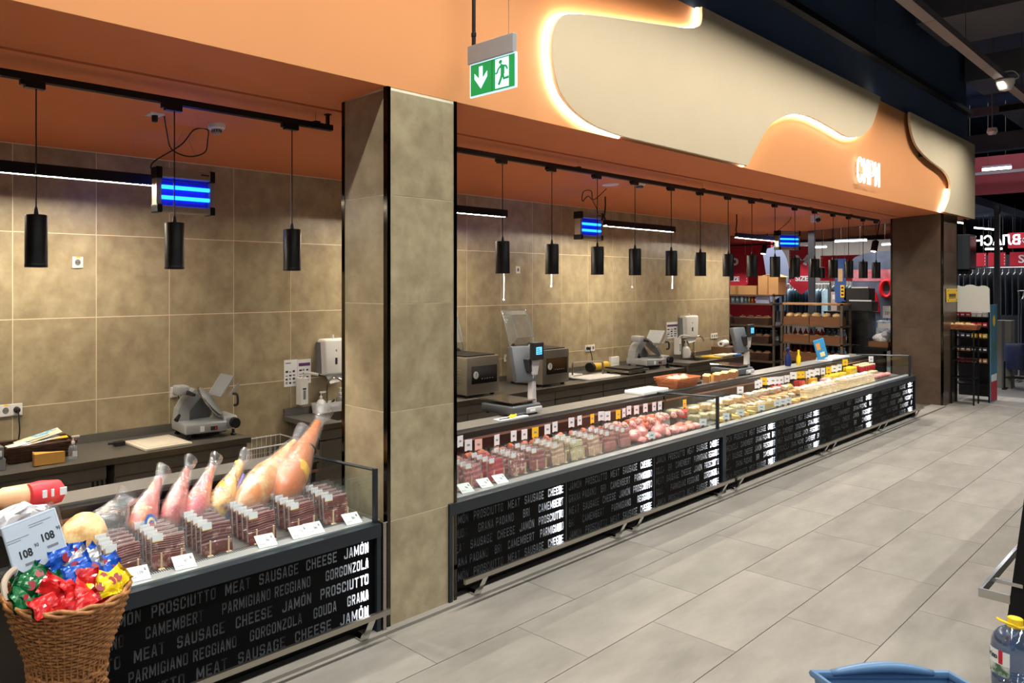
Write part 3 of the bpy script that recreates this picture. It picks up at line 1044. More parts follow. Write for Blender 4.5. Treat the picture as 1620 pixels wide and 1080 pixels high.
M_TRUNK = mat('grey_trunking', (112, 104, 108), 0.6, var=0.08, scale=2)
t = beam('trunking_beam', 'grey trunking beam running along above the aisle', -3, 20, 1.93, 2.03, 4.6, 4.68, M_TRUNK, [(8.5, 1.98), (11.5, 1.98), (15, 1.98)])
for x in (9.9, 12.6, 15.3):
    MB().box(x + 3 - 0.003, x + 3 + 0.003, -0.001, 0.101, -0.001, 0.081).build('joint', M_DARK, t)
beam('bulkhead_rail', 'thin black rail along the top edge of the dark bulkhead', 3, 16.7, 2.78, 2.86, 4.72, 4.79, M_BLACK, [(11.5, 2.82)])
beam('ventilation_duct', 'wide dark duct crossing under the ceiling before the bulkhead end', 12.8, 14.4, -4, 2.7, 5.4, 5.9, M_DUCT, [(13, 1), (14.2, 1)])
beam('ventilation_duct', 'second dark duct crossing under the ceiling further back', 16.2, 17.6, -4, 2.8, 5.2, 5.6, M_DUCT, [(16.5, 1)])
beam('cross_beam', 'thin grey beam crossing the ceiling void', 18.2, 18.35, -4, 8, 4.95, 5.1, M_DUCT, [(18.27, 1)])
beam('cross_beam', 'dark beam crossing the ceiling void far back', 20.5, 20.8, -4, 9, 4.6, 4.95, M_DUCT, [(20.6, 1)])
beam('cable_tray', 'long dark tray running back under the ceiling', 16.9, 33, 2.2, 2.5, 4.75, 4.85, M_BLACK, [(18, 2.3), (24, 2.3)])
t = thing('dome_camera', 'white security camera under the grey trunking beam', 'security camera', (13.45, 1.93, 4.6))
MB().lathe([(0.0, -0.17), (0.06, -0.15), (0.09, -0.08), (0.095, -0.02), (0.07, 0.0)], 18).build('housing', M_WHITE, t, smooth=True)
MB().tube(smooth_path([(0.08, -0.03, -0.02), (0.2, -0.1, 0.03), (0.2, -0.05, 0.12), (0.05, 0.02, 0.1)], 5), 0.006, 5).build('cable', M_WHITE, t)
t = thing('ceiling_sensor', 'small pale sensor hung on a rod past the fascia', 'sensor', (18.0, 2.75, 4.55))
MB().lathe([(0.05, 0), (0.075, 0.05), (0.06, 0.12)], 14).build('head', M_WHITE, t)
MB().tube([(0, 0, 0.12), (0, 0, 1.85)], 0.008, 6).build('rod', M_ALU, t)

# ------------------------------------------------------------------ steel worktops and cabinets along the wall
M_CAB = mat('dull_steel_cabinet', (128, 120, 108), 0.4, 0.5, var=0.2, scale=2.5, stretch=(1, 1, 0.5))
M_GAP = mat('dark_gap', (12, 12, 12), 0.8, var=0.2, scale=10)


def worktop(x0, x1, y0, z, label, sink=None):
    t = thing('steel_worktop', label, 'worktop', (x0, y0, z))
    L, D = x1 - x0, 5.055 - y0
    top = MB()
    if sink:
        a, b, c, d = sink[0] - x0, sink[1] - x0, sink[2] - y0, sink[3] - y0
        top.box(0, a, 0, D, -0.04, -0.0015).box(b, L, 0, D, -0.04, -0.0015).box(a, b, 0, c, -0.04, -0.0015).box(a, b, d, D, -0.04, -0.0015)
        bs = MB().box(a, b, c, d, -0.19, -0.18).box(a, a + 0.006, c, d, -0.18, -0.002).box(b - 0.006, b, c, d, -0.18, -0.002)
        bs.box(a, b, c, c + 0.006, -0.18, -0.002).box(a, b, d - 0.006, d, -0.18, -0.002)
        top.build('slab', M_STEELH, t)
        bs.build('basin', M_STEEL, t)
    else:
        top.box(0, L, 0, D, -0.04, -0.0015).build('slab', M_STEELH, t)
    MB().box(0, L, D - 0.018, D, 0, 0.06).build('backsplash', M_STEELH, t)
    MB().box(0, L, -0.004, 0.002, -0.042, -0.001).build('front_edge', M_STEEL, t)
    return t


def cabinet(x0, x1, y0, z, label, doors, slats=False, low=0.0):
    t = thing('steel_cabinet', label, 'cabinet', (x0, y0 + 0.03, 0), group='steel cabinets under the worktops')
    L = x1 - x0
    h = z - 0.045
    MB().box(0, L, 0.012, 4.99 - y0, 0.08, h - low).build('body', M_CAB, t)
    MB().box(0.03, L - 0.03, 0.05, 0.45, 0.0, 0.08).build('plinth', M_GAP, t)
    MB().box(0, L, 0.0, 0.012, h - 0.09, h).build('top_rail', M_CAB, t)
    w = L / doors
    for i in range(doors):
        d = MB().box(i * w + 0.006, (i + 1) * w - 0.006 - (0.10 if slats and i == doors - 1 else 0), 0.0, 0.012, 0.1, h - 0.10).build('door', M_CAB, t)
        MB().box((i + 1) * w - 0.030 - (0.10 if slats and i == doors - 1 else 0), (i + 1) * w - 0.018 - (0.10 if slats and i == doors - 1 else 0), -0.004, 0.0, 0.14, h - 0.16).build('grip_slot', M_GAP, d)
    if slats:
        for k in range(3):
            xx = L - 0.095 + k * 0.032
            MB().box(xx, xx + 0.012, 0.0, 0.012, 0.1, h - 0.10).build('vent_slat', M_GAP, t)
    return t


worktop(-1.0, 3.13, 4.5, 0.75, 'steel worktop behind the short counter with the slicer on it')
cabinet(-0.9, 1.99, 4.5, 0.75, 'steel cabinet under the left end of the short worktop', 3, True)
cabinet(2.05, 3.115, 4.5, 0.75, 'steel cabinet under the slicer and cutting board', 2)
worktop(3.86, 5.02, 4.55, 0.745, 'steel sink unit top beside the pillar', (4.1, 4.75, 4.62, 4.95))
cabinet(3.88, 5.0, 4.55, 0.745, 'steel cabinet under the sink beside the pillar', 2, low=0.17)
worktop(5.1, 9.95, 4.42, 0.80, 'long steel worktop behind the long counter', (7.65, 8.2, 4.6, 4.95))
xx = 5.12
for i, lb in enumerate(('under the first vacuum packer', 'under the second vacuum packer', 'under the steel sink', 'under the flat scale', 'under the far slicer')):
    cabinet(xx, xx + 0.955, 4.42, 0.80, 'steel cabinet ' + lb, 2, low=0.17 if i in (2, 3) else 0.0)
    xx += 0.965
worktop(10.55, 12.6, 4.62, 0.80, 'steel sink unit top at the far end of the wall', (11.0, 11.5, 4.7, 4.98))
cabinet(10.57, 12.58, 4.62, 0.80, 'steel cabinet under the far sink', 3, low=0.17)


# ------------------------------------------------------------------ wall sockets
def socket(x, z, n, label, plug=None, cord=None):
    w = 0.082
    t = thing('wall_socket', label, 'socket', (x, 5.06, z), group='white wall sockets')
    for i in range(n):
        o = i * 0.072
        MB().rbox(o, o + (w if i == n - 1 else 0.0722), -0.012, 0.0, -0.041, 0.041, 0.003).build('plate', M_WHITE, t)
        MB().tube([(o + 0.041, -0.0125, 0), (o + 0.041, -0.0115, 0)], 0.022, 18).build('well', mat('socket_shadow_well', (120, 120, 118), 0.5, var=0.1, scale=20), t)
        for s in (-1, 1):
            MB().tube([(o + 0.041 + s * 0.009, -0.0135, 0), (o + 0.041 + s * 0.009, -0.012, 0)], 0.0035, 8).build('pin_hole', M_INK, t)
        if plug is not None and i == plug:
            MB().tube([(o + 0.041, -0.055, -0.002), (o + 0.041, -0.04, 0), (o + 0.041, -0.012, 0)], [0.012, 0.02, 0.02], 12).build('plug', M_RUBBER, t)
    MB().box(0.03, 0.06, -0.0125, -0.011, 0.031, 0.041).build('sticker', M_YELLOW, t)
    if cord:
        MB().tube(smooth_path([(0.041 + plug * 0.072, -0.05, -0.005)] + cord, 6), 0.005, 6).build('power_cord', M_RUBBER, t)


socket(1.96, 2.05, 1, 'single white socket high on the wall left of the second pendant')
socket(1.455, 1.04, 2, 'double white socket at the left edge above the wicker tray', 1, [(0.11, -0.09, -0.12), (0.10, -0.1, -0.22), (0.13, -0.12, -0.283)])
socket(2.752, 1.05, 1, 'white socket behind the near slicer', 0, [(0.06, -0.07, -0.12), (0.085, -0.09, -0.19), (0.13, -0.11, -0.2)])
socket(7.0, 1.055, 3, 'triple white socket between the two vacuum packers', 0, [(0.03, -0.07, -0.1), (0.02, -0.09, -0.2), (0.09, -0.1, -0.235), (0.17, -0.09, -0.1)])
socket(7.205, 2.055, 1, 'single white socket high on the wall right of the pillar')
socket(8.66, 1.075, 3, 'triple white socket above the yellow roll', 0, [(0.04, -0.08, -0.12), (0.0, -0.1, -0.2)])
socket(10.34, 1.09, 3, 'triple white socket behind the far slicer')
socket(12.26, 1.075, 3, 'triple white socket at the far end of the tiled wall')

# ------------------------------------------------------------------ notices, towel and soap dispensers
M_PURPLE = mat('purple_print', (96, 52, 110), 0.6, var=0.1, scale=10)


def notice(x, z, w, h, label, head):
    t = thing('wall_notice', label, 'notice', (x, 5.06, z))
    MB().box(0, w, -0.003, 0, 0, h).build('sheet', M_PAPER, t)
    if head:
        MB().box(0.01, w - 0.01, -0.0036, -0.003, h * 0.72, h * 0.85).build('print_band', M_PURPLE, t)
    else:
        MB().box(0.012, w * 0.5, -0.0036, -0.003, h * 0.86, h * 0.89).build('print_line', M_PURPLE, t)
    for r in range(4):
        for c in range(3):
            a = 0.015 + c * (w - 0.03) / 3
            b = h * 0.1 + r * h * 0.14
            MB().box(a, a + (w - 0.03) / 3 * (0.5 + 0.3 * R.random()), -0.0036, -0.003, b, b + h * (0.03 + 0.06 * R.random())).build('print_block', M_INK if (r + c) % 2 else mat('grey_print', (140, 140, 150), 0.7, var=0.1, scale=10), t)


notice(3.87, 0.995, 0.148, 0.235, 'white hand washing notice, left sheet of the pair beside the pillar', False)
notice(4.022, 1.01, 0.15, 0.215, 'white hand washing notice with purple band, right sheet of the pair', True)
notice(10.83, 1.10, 0.34, 0.235, 'white notice on the wall above the far slicer', True)


def towel(loc, label, s=1.0):
    t = thing('towel_dispenser', label, 'towel dispenser', loc, group='white paper towel dispensers')
    w, d, h = 0.29 * s, 0.11, 0.33
    b = MB()
    b.rbox(0, w, -d, 0, 0, h, 0.025, 4)
    for i, p in enumerate(b.v):
        k = 1 - 0.12 * max(0, (0.12 - p[2])) / 0.12
        b.v[i] = (w / 2 + (p[0] - w / 2) * k, p[1], p[2])
    b.build('cover', M_WHITE, t, smooth=True)
    MB().box(-0.006, w * 0.12, -d * 0.5, -0.001, 0.02, h - 0.03).build('back_case', mat('grey_plastic', (120, 122, 124), 0.5, var=0.05, scale=8), t)
    MB().rbox(w * 0.44, w * 0.53, -d - 0.003, -d + 0.004, 0.10, 0.16, 0.003).build('window', M_INK, t)
    MB().box(w * 0.46, w * 0.51, -d - 0.002, -d + 0.002, 0.215, 0.235).build('logo', mat('grey_print', (140, 140, 150)), t)
    p = MB()
    p.add([(w * 0.12, -0.07, 0.02), (w * 0.9, -0.07, 0.02), (w * 0.88, -0.085, -0.055), (w * 0.3, -0.09, -0.075)], [(0, 1, 2, 3)])
    p.build('paper_towel', M_PAPER, t)
    MB().box(w * 0.5 - 0.006, w * 0.5 + 0.006, -d * 0.6, -d * 0.4, h, h + 0.035).build('key_tab', M_WHITE, t)


towel((4.24, 5.06, 1.07), 'white towel dispenser on the wall beside the pillar')
towel((11.2, 5.06, 1.09), 'white towel dispenser on the wall above the far sink', 1.4)


def soap(loc, label):
    t = thing('soap_dispenser', label, 'soap dispenser', loc, group='white lever soap dispensers')
    MB().rbox(0, 0.088, -0.07, 0, 0, 0.24, 0.008).build('case', M_WHITE, t)
    MB().box(0.03, 0.058, -0.0715, -0.07, 0.05, 0.13).build('window', mat('grey_plastic', (120, 122, 124)), t)
    MB().box(0.024, 0.064, -0.071, -0.07, 0.135, 0.15).build('logo', M_INK, t)
    MB().tube(smooth_path([(0.044, -0.05, 0.24), (0.044, -0.08, 0.275), (0.06, -0.13, 0.285), (0.10, -0.19, 0.275)], 5), [0.012] * 16, 8).build('lever', M_WHITE, t)


soap((4.0, 5.06, 0.83), 'white lever soap dispenser below the notices beside the pillar')
soap((11.05, 5.06, 0.86), 'white lever soap dispenser beside the far sink')


def tap(loc, rz, label):
    t = thing('sink_tap', label, 'tap', loc, rz, group='swan neck taps')
    MB().lathe([(0.028, 0), (0.026, 0.02), (0.02, 0.03), (0.02, 0.07), (0.012, 0.075)], 16).build('base', M_CHROME, t)
    MB().tube(smooth_path([(0, 0, 0.06), (0, 0, 0.22), (0.0, -0.02, 0.28), (0, -0.08, 0.31), (0, -0.14, 0.28), (0, -0.155, 0.23)], 6), 0.011, 10).build('spout', M_CHROME, t, smooth=True)
    MB().tube([(0.0, -0.0, 0.05), (0.06, -0.03, 0.075), (0.09, -0.045, 0.095)], [0.010, 0.009, 0.012], 8).build('lever', M_CHROME, t)


tap((4.30, 4.99, 0.745), math.radians(35), 'chrome swan neck tap beside the pillar')
tap((11.55, 5.0, 0.80), math.radians(60), 'chrome swan neck tap at the far sink')


def pump_bottle(loc, s, m, label, nm='pump_bottle', cap=None):
    t = thing(nm, label, 'bottle', loc)
    MB().lathe([(0.0, 0), (0.034 * s, 0), (0.037 * s, 0.01), (0.037 * s, 0.085 * s), (0.028 * s, 0.105 * s), (0.012 * s, 0.115 * s), (0.012 * s, 0.125 * s)], 18).build('body', m, t, smooth=True)
    MB().lathe([(0.014 * s, 0.122 * s), (0.014 * s, 0.14 * s), (0.005 * s, 0.142 * s), (0.005 * s, 0.172 * s)], 12).build('collar', cap or M_WHITE, t)
    MB().box(-0.012 * s, 0.05 * s, -0.009 * s, 0.009 * s, 0.168 * s, 0.18 * s).build('pump_head', cap or M_WHITE, t)
    MB().box(-0.018 * s, 0.018 * s, -0.039 * s, -0.034 * s, 0.03 * s, 0.07 * s).build('paper_label', M_PAPER, t)


t = thing('sponge_tray', 'white open plastic tray behind the tap beside the pillar', 'tray', (4.16, 4.985, 0.745))
tr = MB().box(0, 0.36, -0.035, 0.035, 0, 0.006)
tr.add([(0, -0.035, 0), (0.36, -0.035, 0), (0.375, -0.045, 0.09), (-0.015, -0.045, 0.09)], [(0, 1, 2, 3)])
tr.add([(0, 0.035, 0), (0.36, 0.035, 0), (0.375, 0.04, 0.09), (-0.015, 0.04, 0.09)], [(0, 1, 2, 3)])
tr.add([(0, -0.035, 0), (0, 0.035, 0), (-0.015, 0.04, 0.09), (-0.015, -0.045, 0.09)], [(0, 1, 2, 3)])
tr.add([(0.36, -0.035, 0), (0.36, 0.035, 0), (0.375, 0.04, 0.09), (0.375, -0.045, 0.09)], [(0, 1, 2, 3)])
tr.build('tray_shell', M_WHITE, t)
MB().box(0.12, 0.24, -0.047, -0.045, 0.05, 0.07).build('tray_label', M_PAPER, t)
pump_bottle((4.46, 4.985, 0.752), 1.1, mat('grey_liquid_soap', (130, 130, 126), 0.3, var=0.05, scale=6), 'white pump bottle with grey soap in the tray')
pump_bottle((4.23, 4.985, 0.752), 1.0, M_WHITE, 'white squeeze bottle with yellow label in the tray', 'squeeze_bottle')
pump_bottle((11.3, 5.0, 0.80), 1.5, M_WHITE, 'white pump bottle beside the far tap')

# wire rack in the gap between worktop and sink
t = thing('wire_rack', 'pale wire rack standing in the gap beside the sink unit', 'wire rack', (3.2, 4.7, 0))
for z in (0.42, 0.60):
    MB().tube([(0, 0, z), (0.6, 0, z), (0.6, 0.32, z), (0, 0.32, z)], 0.006, 6, closed=True).build('rim', M_WHITE, t)
for i in range(13):
    MB().tube([(0.05 * i, 0.0, 0.42), (0.05 * i, 0.0, 0.61)], 0.003, 5).build('upright', M_WHITE, t)
    MB().tube([(0.05 * i, 0.32, 0.42), (0.05 * i, 0.32, 0.61)], 0.003, 5).build('upright', M_WHITE, t)
MB().box(0.0, 0.6, 0, 0.32, 0.40, 0.418).build('shelf', M_WHITE, t)
for x in (0.01, 0.59):
    for y in (0.01, 0.31):
        MB().tube([(x, y, 0), (x, y, 0.42)], 0.008, 6).build('leg', M_WHITE, t)


# ------------------------------------------------------------------ meat slicers
M_CAST = mat('cast_aluminium', (166, 170, 174), 0.38, 0.25, var=0.08, scale=8)
M_BLADE = mat('slicer_blade_cover', (142, 148, 152), 0.3, 0.45, var=0.1, scale=5)


def slicer(loc, rz, s, label):
    t = thing('meat_slicer', label, 'meat slicer', loc, rz, group='meat slicers')

    def S(mb):
        mb.v = [(p[0] * s, p[1] * s, p[2] * s) for p in mb.v]
        return mb
    for x in (-0.19, 0.2):
        for y in (-0.12, 0.14):
            S(MB().lathe([(0.022, 0), (0.024, 0.01), (0.014, 0.02), (0.012, 0.05)], 12, x, y)).build('foot', M_RUBBER, t)
    S(MB().box(-0.12, 0.08, -0.1, 0.1, 0.012, 0.045)).build('motor_tray', M_RUBBER, t)
    S(MB().rbox(-0.24, 0.13, -0.16, 0.15, 0.045, 0.125, 0.012, 3)).build('base', M_CAST, t, smooth=True)
    S(MB().rbox(0.12, 0.24, -0.13, 0.12, 0.055, 0.16, 0.02, 3)).build('dial_housing', M_CAST, t, smooth=True)
    S(MB().prism([(-0.24, 0.12), (-0.13, 0.12), (-0.13, 0.20), (0.0, 0.345), (-0.075, 0.38), (-0.17, 0.30), (-0.225, 0.22)], 0.02, 0.13)).build('column', M_CAST, t)
    S(MB().prism([(-0.13, 0.125), (0.08, 0.125), (0.10, 0.17), (-0.02, 0.32), (-0.13, 0.20)], 0.085, 0.125)).build('back_plate', M_BLADE, t)
    # round blade cover leaning over the base
    b = MB()
    b.lathe([(0.0, -0.016), (0.125, -0.016), (0.142, -0.008), (0.142, 0.008), (0.10, 0.022), (0.0, 0.026)], 36)
    b.xf(Matrix.Translation((0.035, -0.02, 0.275)) @ Euler((math.radians(22), math.radians(47), 0)).to_matrix().to_4x4())
    S(b).build('blade_cover', M_BLADE, t, smooth=True)
    r = MB()
    r.tube([(0.152 * math.cos(k * PI / 16), 0.152 * math.sin(k * PI / 16), -0.006) for k in range(32)], 0.006, 6, closed=True)
    r.xf(Matrix.Translation((0.035, -0.02, 0.275)) @ Euler((math.radians(22), math.radians(47), 0)).to_matrix().to_4x4())
    S(r).build('blade', M_CHROME, t, smooth=True)
    S(MB().rbox(-0.265, -0.16, -0.07, 0.06, 0.345, 0.42, 0.014, 3).xf(Matrix.Translation((-0.02, 0, -0.005)) @ Euler((0, math.radians(-18), 0)).to_matrix().to_4x4() if False else Matrix.Identity(4))).build('sharpener_head', M_CAST, t, smooth=True)
    S(MB().tube([(-0.19, -0.07, 0.37), (-0.15, -0.10, 0.355), (-0.13, -0.10, 0.35)], [0.02, 0.016, 0.012], 10)).build('sharpener_knob', M_RUBBER, t)
    S(MB().tube([(-0.245, -0.05, 0.19), (-0.285, -0.08, 0.155)], [0.012, 0.02], 10)).build('lock_knob', M_RUBBER, t)
    # slanted carriage plate with ribs
    c = MB().box(-0.055, 0.055, -0.10, 0.10, -0.008, 0.008)
    Mx = Matrix.Translation((0.165, 0.04, 0.39)) @ Euler((0, math.radians(-52), math.radians(8))).to_matrix().to_4x4() @ Matrix.Diagonal((1.9, 1, 1, 1))
    S(c.xf(Mx)).build('carriage', M_CAST, t)
    for k in range(9):
        S(MB().box(-0.053, 0.053, -0.085 + 0.02 * k, -0.078 + 0.02 * k, 0.008, 0.012).xf(Mx)).build('rib', M_CAST, t)
    S(MB().prism([(0.20, 0.30), (0.285, 0.40), (0.275, 0.42), (0.18, 0.31)], -0.065, -0.055)).build('side_plate', M_CAST, t)
    S(MB().tube(smooth_path([(0.22, -0.07, 0.33), (0.245, -0.1, 0.325), (0.25, -0.1, 0.25), (0.225, -0.08, 0.235)], 4), 0.011, 8)).build('handle', M_RUBBER, t)
    S(MB().tube([(0.2, -0.13, 0.105), (0.2, -0.175, 0.105)], 0.042, 20)).build('dial', M_RUBBER, t)
    sw = S(MB().box(-0.02, 0.04, -0.163, -0.159, 0.065, 0.095)).build('switch', M_RUBBER, t)
    S(MB().box(0.015, 0.034, -0.166, -0.162, 0.07, 0.09)).build('red_button', mat('red_plastic', (200, 40, 34), 0.4, var=0.05, scale=8), sw)
    S(MB().box(-0.015, 0.006, -0.166, -0.162, 0.07, 0.09)).build('green_button', mat('green_plastic', (40, 70, 44), 0.4, var=0.05, scale=8), sw)
    S(MB().box(-0.11, -0.075, -0.1625, -0.159, 0.06, 0.105)).build('type_plate', M_PAPER, t)
    S(MB().tube([(0.16, -0.02, 0.016), (0.16, -0.02, 0.06)], 0.02, 12)).build('rear_foot', M_RUBBER, t)
    return t


slicer((2.90, 4.78, 0.75), math.radians(-8), 0.92, 'grey meat slicer on the short worktop')
slicer((9.62, 4.72, 0.80), math.radians(-12), 1.0, 'grey meat slicer on the long worktop near the far end')


# ------------------------------------------------------------------ cutting boards and loose things on the worktops
M_BOARD = mat('cream_cutting_board', (226, 218, 200), 0.55, var=0.05, scale=6)


def board(x0, x1, y0, y1, z, label, m=None, rz=0, h=0.02, nm='cutting_board'):
    t = thing(nm, label, 'cutting board', ((x0 + x1) / 2, (y0 + y1) / 2, z), rz)
    w, d = (x1 - x0) / 2, (y1 - y0) / 2
    MB().rbox(-w, w, -d, d, 0, h, 0.006, 2).build('slab', m or M_BOARD, t, smooth=True)
    MB().tube([(-w + 0.03, -d + 0.03, h), (w - 0.03, -d + 0.03, h), (w - 0.03, d - 0.03, h), (-w + 0.03, d - 0.03, h)], 0.0015, 4, closed=True).build('groove', mat('board_groove', (190, 182, 164), 0.6, var=0.05, scale=6), t)


board(2.27, 2.64, 4.53, 4.86, 0.75, 'cream cutting board left of the near slicer', rz=math.radians(2))
t = thing('sharpening_block', 'small black block at the corner of the cream cutting board', 'sharpener', (2.225, 4.82, 0.75))
MB().rbox(-0.05, 0.03, -0.02, 0.02, 0, 0.03, 0.004).build('block', M_RUBBER, t)
MB().tube([(-0.05, 0, 0.02), (-0.09, 0.01, 0.02)], 0.008, 8).build('grip', M_RUBBER, t)
board(7.75, 8.42, 4.46, 4.72, 0.80, 'white board resting over the edge of the steel sink', M_WHITE, 0, 0.018)
board(7.6, 8.15, 4.78, 4.98, 0.80, 'white board lying behind the steel sink', M_WHITE, 0, 0.018)
t = thing('hook_bar', 'bent grey steel bar standing at the sink of the long worktop', 'bar', (8.22, 4.68, 0.80))
MB().tube(smooth_path([(-0.26, 0.12, 0), (-0.26, 0.12, 0.14), (-0.22, 0.1, 0.165), (0.08, -0.02, 0.165), (0.12, -0.04, 0.14), (0.12, -0.04, 0)], 5), 0.011, 8).build('arch', M_STEEL, t)
MB().lathe([(0.03, 0), (0.026, 0.01)], 14, 0.12, -0.04).build('foot_plate', M_STEEL, t)
MB().lathe([(0.03, 0), (0.026, 0.01)], 14, -0.26, 0.12).build('foot_plate', M_STEEL, t)
t = thing('film_roll', 'yellow roll with a black end on the long worktop', 'roll', (8.6, 4.93, 0.80))
MB().tube([(0, 0, 0.055), (0.36, 0, 0.055)], 0.052, 20).build('roll', mat('yellow_film', (214, 176, 60), 0.35, var=0.1, scale=10), t, smooth=True)
MB().tube([(-0.05, 0, 0.055), (0.0, 0, 0.055)], 0.058, 20).build('end_cap', M_RUBBER, t)
t = thing('standing_board', 'small white block standing against the wall above the long worktop', 'board', (9.2, 5.0, 0.80))
MB().rbox(0, 0.2, 0.0, 0.035, 0.0, 0.135, 0.004).build('panel', M_WHITE, t)
MB().box(0.02, 0.18, -0.0015, 0.0, 0.05, 0.053).build('seam', M_ALU, t)
t = thing('flat_scale', 'flat dark platform scale on the long worktop', 'scale', (8.85, 4.62, 0.80))
for x in (-0.2, 0.2):
    for y in (-0.12, 0.12):
        MB().lathe([(0.018, 0), (0.018, 0.02)], 10, x, y).build('foot', M_RUBBER, t)
MB().rbox(-0.25, 0.25, -0.16, 0.16, 0.02, 0.05, 0.006).build('base', M_STEEL, t)
MB().rbox(-0.22, 0.14, -0.15, 0.15, 0.055, 0.07, 0.004).build('plate', M_RAILD, t)
MB().box(0.16, 0.24, -0.1, 0.1, 0.05, 0.066).build('keypad', M_RUBBER, t)

# wicker tray, printer, cheese and sanitiser on the short worktop
M_WICK = mat('dark_brown_wicker', (92, 58, 38), 0.7, col2=(48, 30, 20), scale=60, bump=0.4, stretch=(0.25, 0.25, 1.6))


def wicker_tray(name, label, loc, w, d, h, m, rz=0, flare=0.03, n_up=22):
    t = thing(name, label, 'basket', loc, rz)
    body = MB()

    def ring(k, z):
        a, b = w / 2 + flare * k, d / 2 + flare * k
        out = []
        for (sx_, sy_) in ((-1, -1), (1, -1), (1, 1), (-1, 1)):
            out.append((sx_ * a, sy_ * b, z))
        return out
    nl = max(4, int(h / 0.012))
    for i in range(nl):
        k = (i + 0.5) / nl
        c = ring(k, h * k)
        pts = []
        for e in range(4):
            p, q = Vector(c[e]), Vector(c[(e + 1) % 4])
            m_ = 10
            for s in range(m_):
                u = s / m_
                pp = p.lerp(q, u)
                nrm = Vector((pp.x / w, pp.y / d, 0)).normalized()
                pts.append(pp + nrm * (0.004 if (s + i) % 2 else -0.003))
        body.tube(pts, h / nl * 0.56, 5, closed=True)
    tag(body.build('woven_wall', m, t), None, None, kind='stuff')
    c = ring(1, h + 0.004)
    MB().tube(c, 0.009, 6, closed=True).build('rim', m, t)
    MB().box(-w / 2, w / 2, -d / 2, d / 2, 0, 0.008).build('bottom', m, t)
    return t


wicker_tray('wicker_tray', 'dark wicker tray of papers at the left end of the worktop', (1.63, 4.82, 0.75), 0.40, 0.16, 0.10, M_WICK)
M_SHEET = mat('printed_blue_sheet', (222, 218, 186), 0.6, col2=(110, 176, 214), scale=9, thr=(0.42, 0.5))
for i, (x, y, z, w, d, tilt, rz_, m_, lb) in enumerate([
        (1.60, 4.80, 0.862, 0.34, 0.10, 0.10, 0.1, M_PAPER, 'white paper sheet on top of the wicker tray'),
        (1.64, 4.83, 0.880, 0.30, 0.10, 0.22, -0.05, M_SHEET, 'blue printed card uppermost in the wicker tray'),
        (1.70, 4.79, 0.868, 0.24, 0.06, 0.05, -0.18, M_YELLOW, 'yellow card sticking out of the wicker tray')]):
    t = thing('paper_card', lb, 'paper', (x, y, z), rot=(tilt * 0.6, -tilt, rz_))
    MB().box(-w / 2, w / 2, -d / 2, d / 2, 0, 0.002).build('sheet', m_, t)
    MB().box(-w / 2 + 0.03, w / 2 - 0.08, -d / 2 + 0.02, -d / 2 + 0.03, 0.002, 0.0024).build('print_line', M_INK, t)
for i, (z, lb) in enumerate([(0.75, 'lower grey box file at the left end of the worktop'), (0.825, 'upper grey label printer with white tag at the left end of the worktop')]):
    t = thing('grey_box', lb, 'box', (1.24, 4.66, z))
    MB().rbox(-0.15, 0.125 - 0.012 * i, -0.06, 0.09, 0, 0.072, 0.005).build('case', mat('grey_plastic', (120, 122, 124)), t)
    if i:
        MB().box(0.01, 0.1, -0.062, -0.06, 0.015, 0.05).build('tag', M_PAPER, t)
        MB().box(0.0, 0.08, -0.04, 0.06, 0.072, 0.10).build('print_head', M_RUBBER, t)
    else:
        MB().tube([(0.07, -0.061, 0.036), (0.07, -0.058, 0.036)], 0.014, 14).build('finger_hole', M_RUBBER, t)
M_CHEESE = mat('amber_cheese', (214, 160, 78), 0.5, var=0.15, scale=9)
M_RIND = mat('brown_cheese_rind', (176, 118, 52), 0.6, var=0.2, scale=14)
t = thing('cheese_wedge', 'amber hard cheese wedge on the worktop before the wicker tray', 'cheese', (1.60, 4.60, 0.75), math.radians(-14))
MB().prism([(-0.06, -0.04), (0.13, 0.0), (-0.06, 0.05)], 0.004, 0.075, 'z').build('cut_cheese', M_CHEESE, t)
w_ = MB().prism([(-0.066, -0.041), (-0.059, -0.041), (-0.059, 0.051), (-0.066, 0.051)], 0.004, 0.077, 'z')
w_.build('rind', M_RIND, t)
pump_bottle((1.80, 4.62, 0.75), 0.85, film('clear_gel', (236, 240, 244), 0.7, 0.1, 0.1, 0.2), 'small clear sanitiser bottle with red label on the worktop', 'sanitiser_bottle')


# ------------------------------------------------------------------ vacuum packers
M_VAC = mat('vacuum_packer_steel', (146, 138, 126), 0.34, 0.55, var=0.15, scale=3, stretch=(0.5, 0.5, 14))
M_ACR = film('clear_acrylic', (246, 248, 246), clear=0.4, haze=0.14, rough=0.06, gloss=0.25)


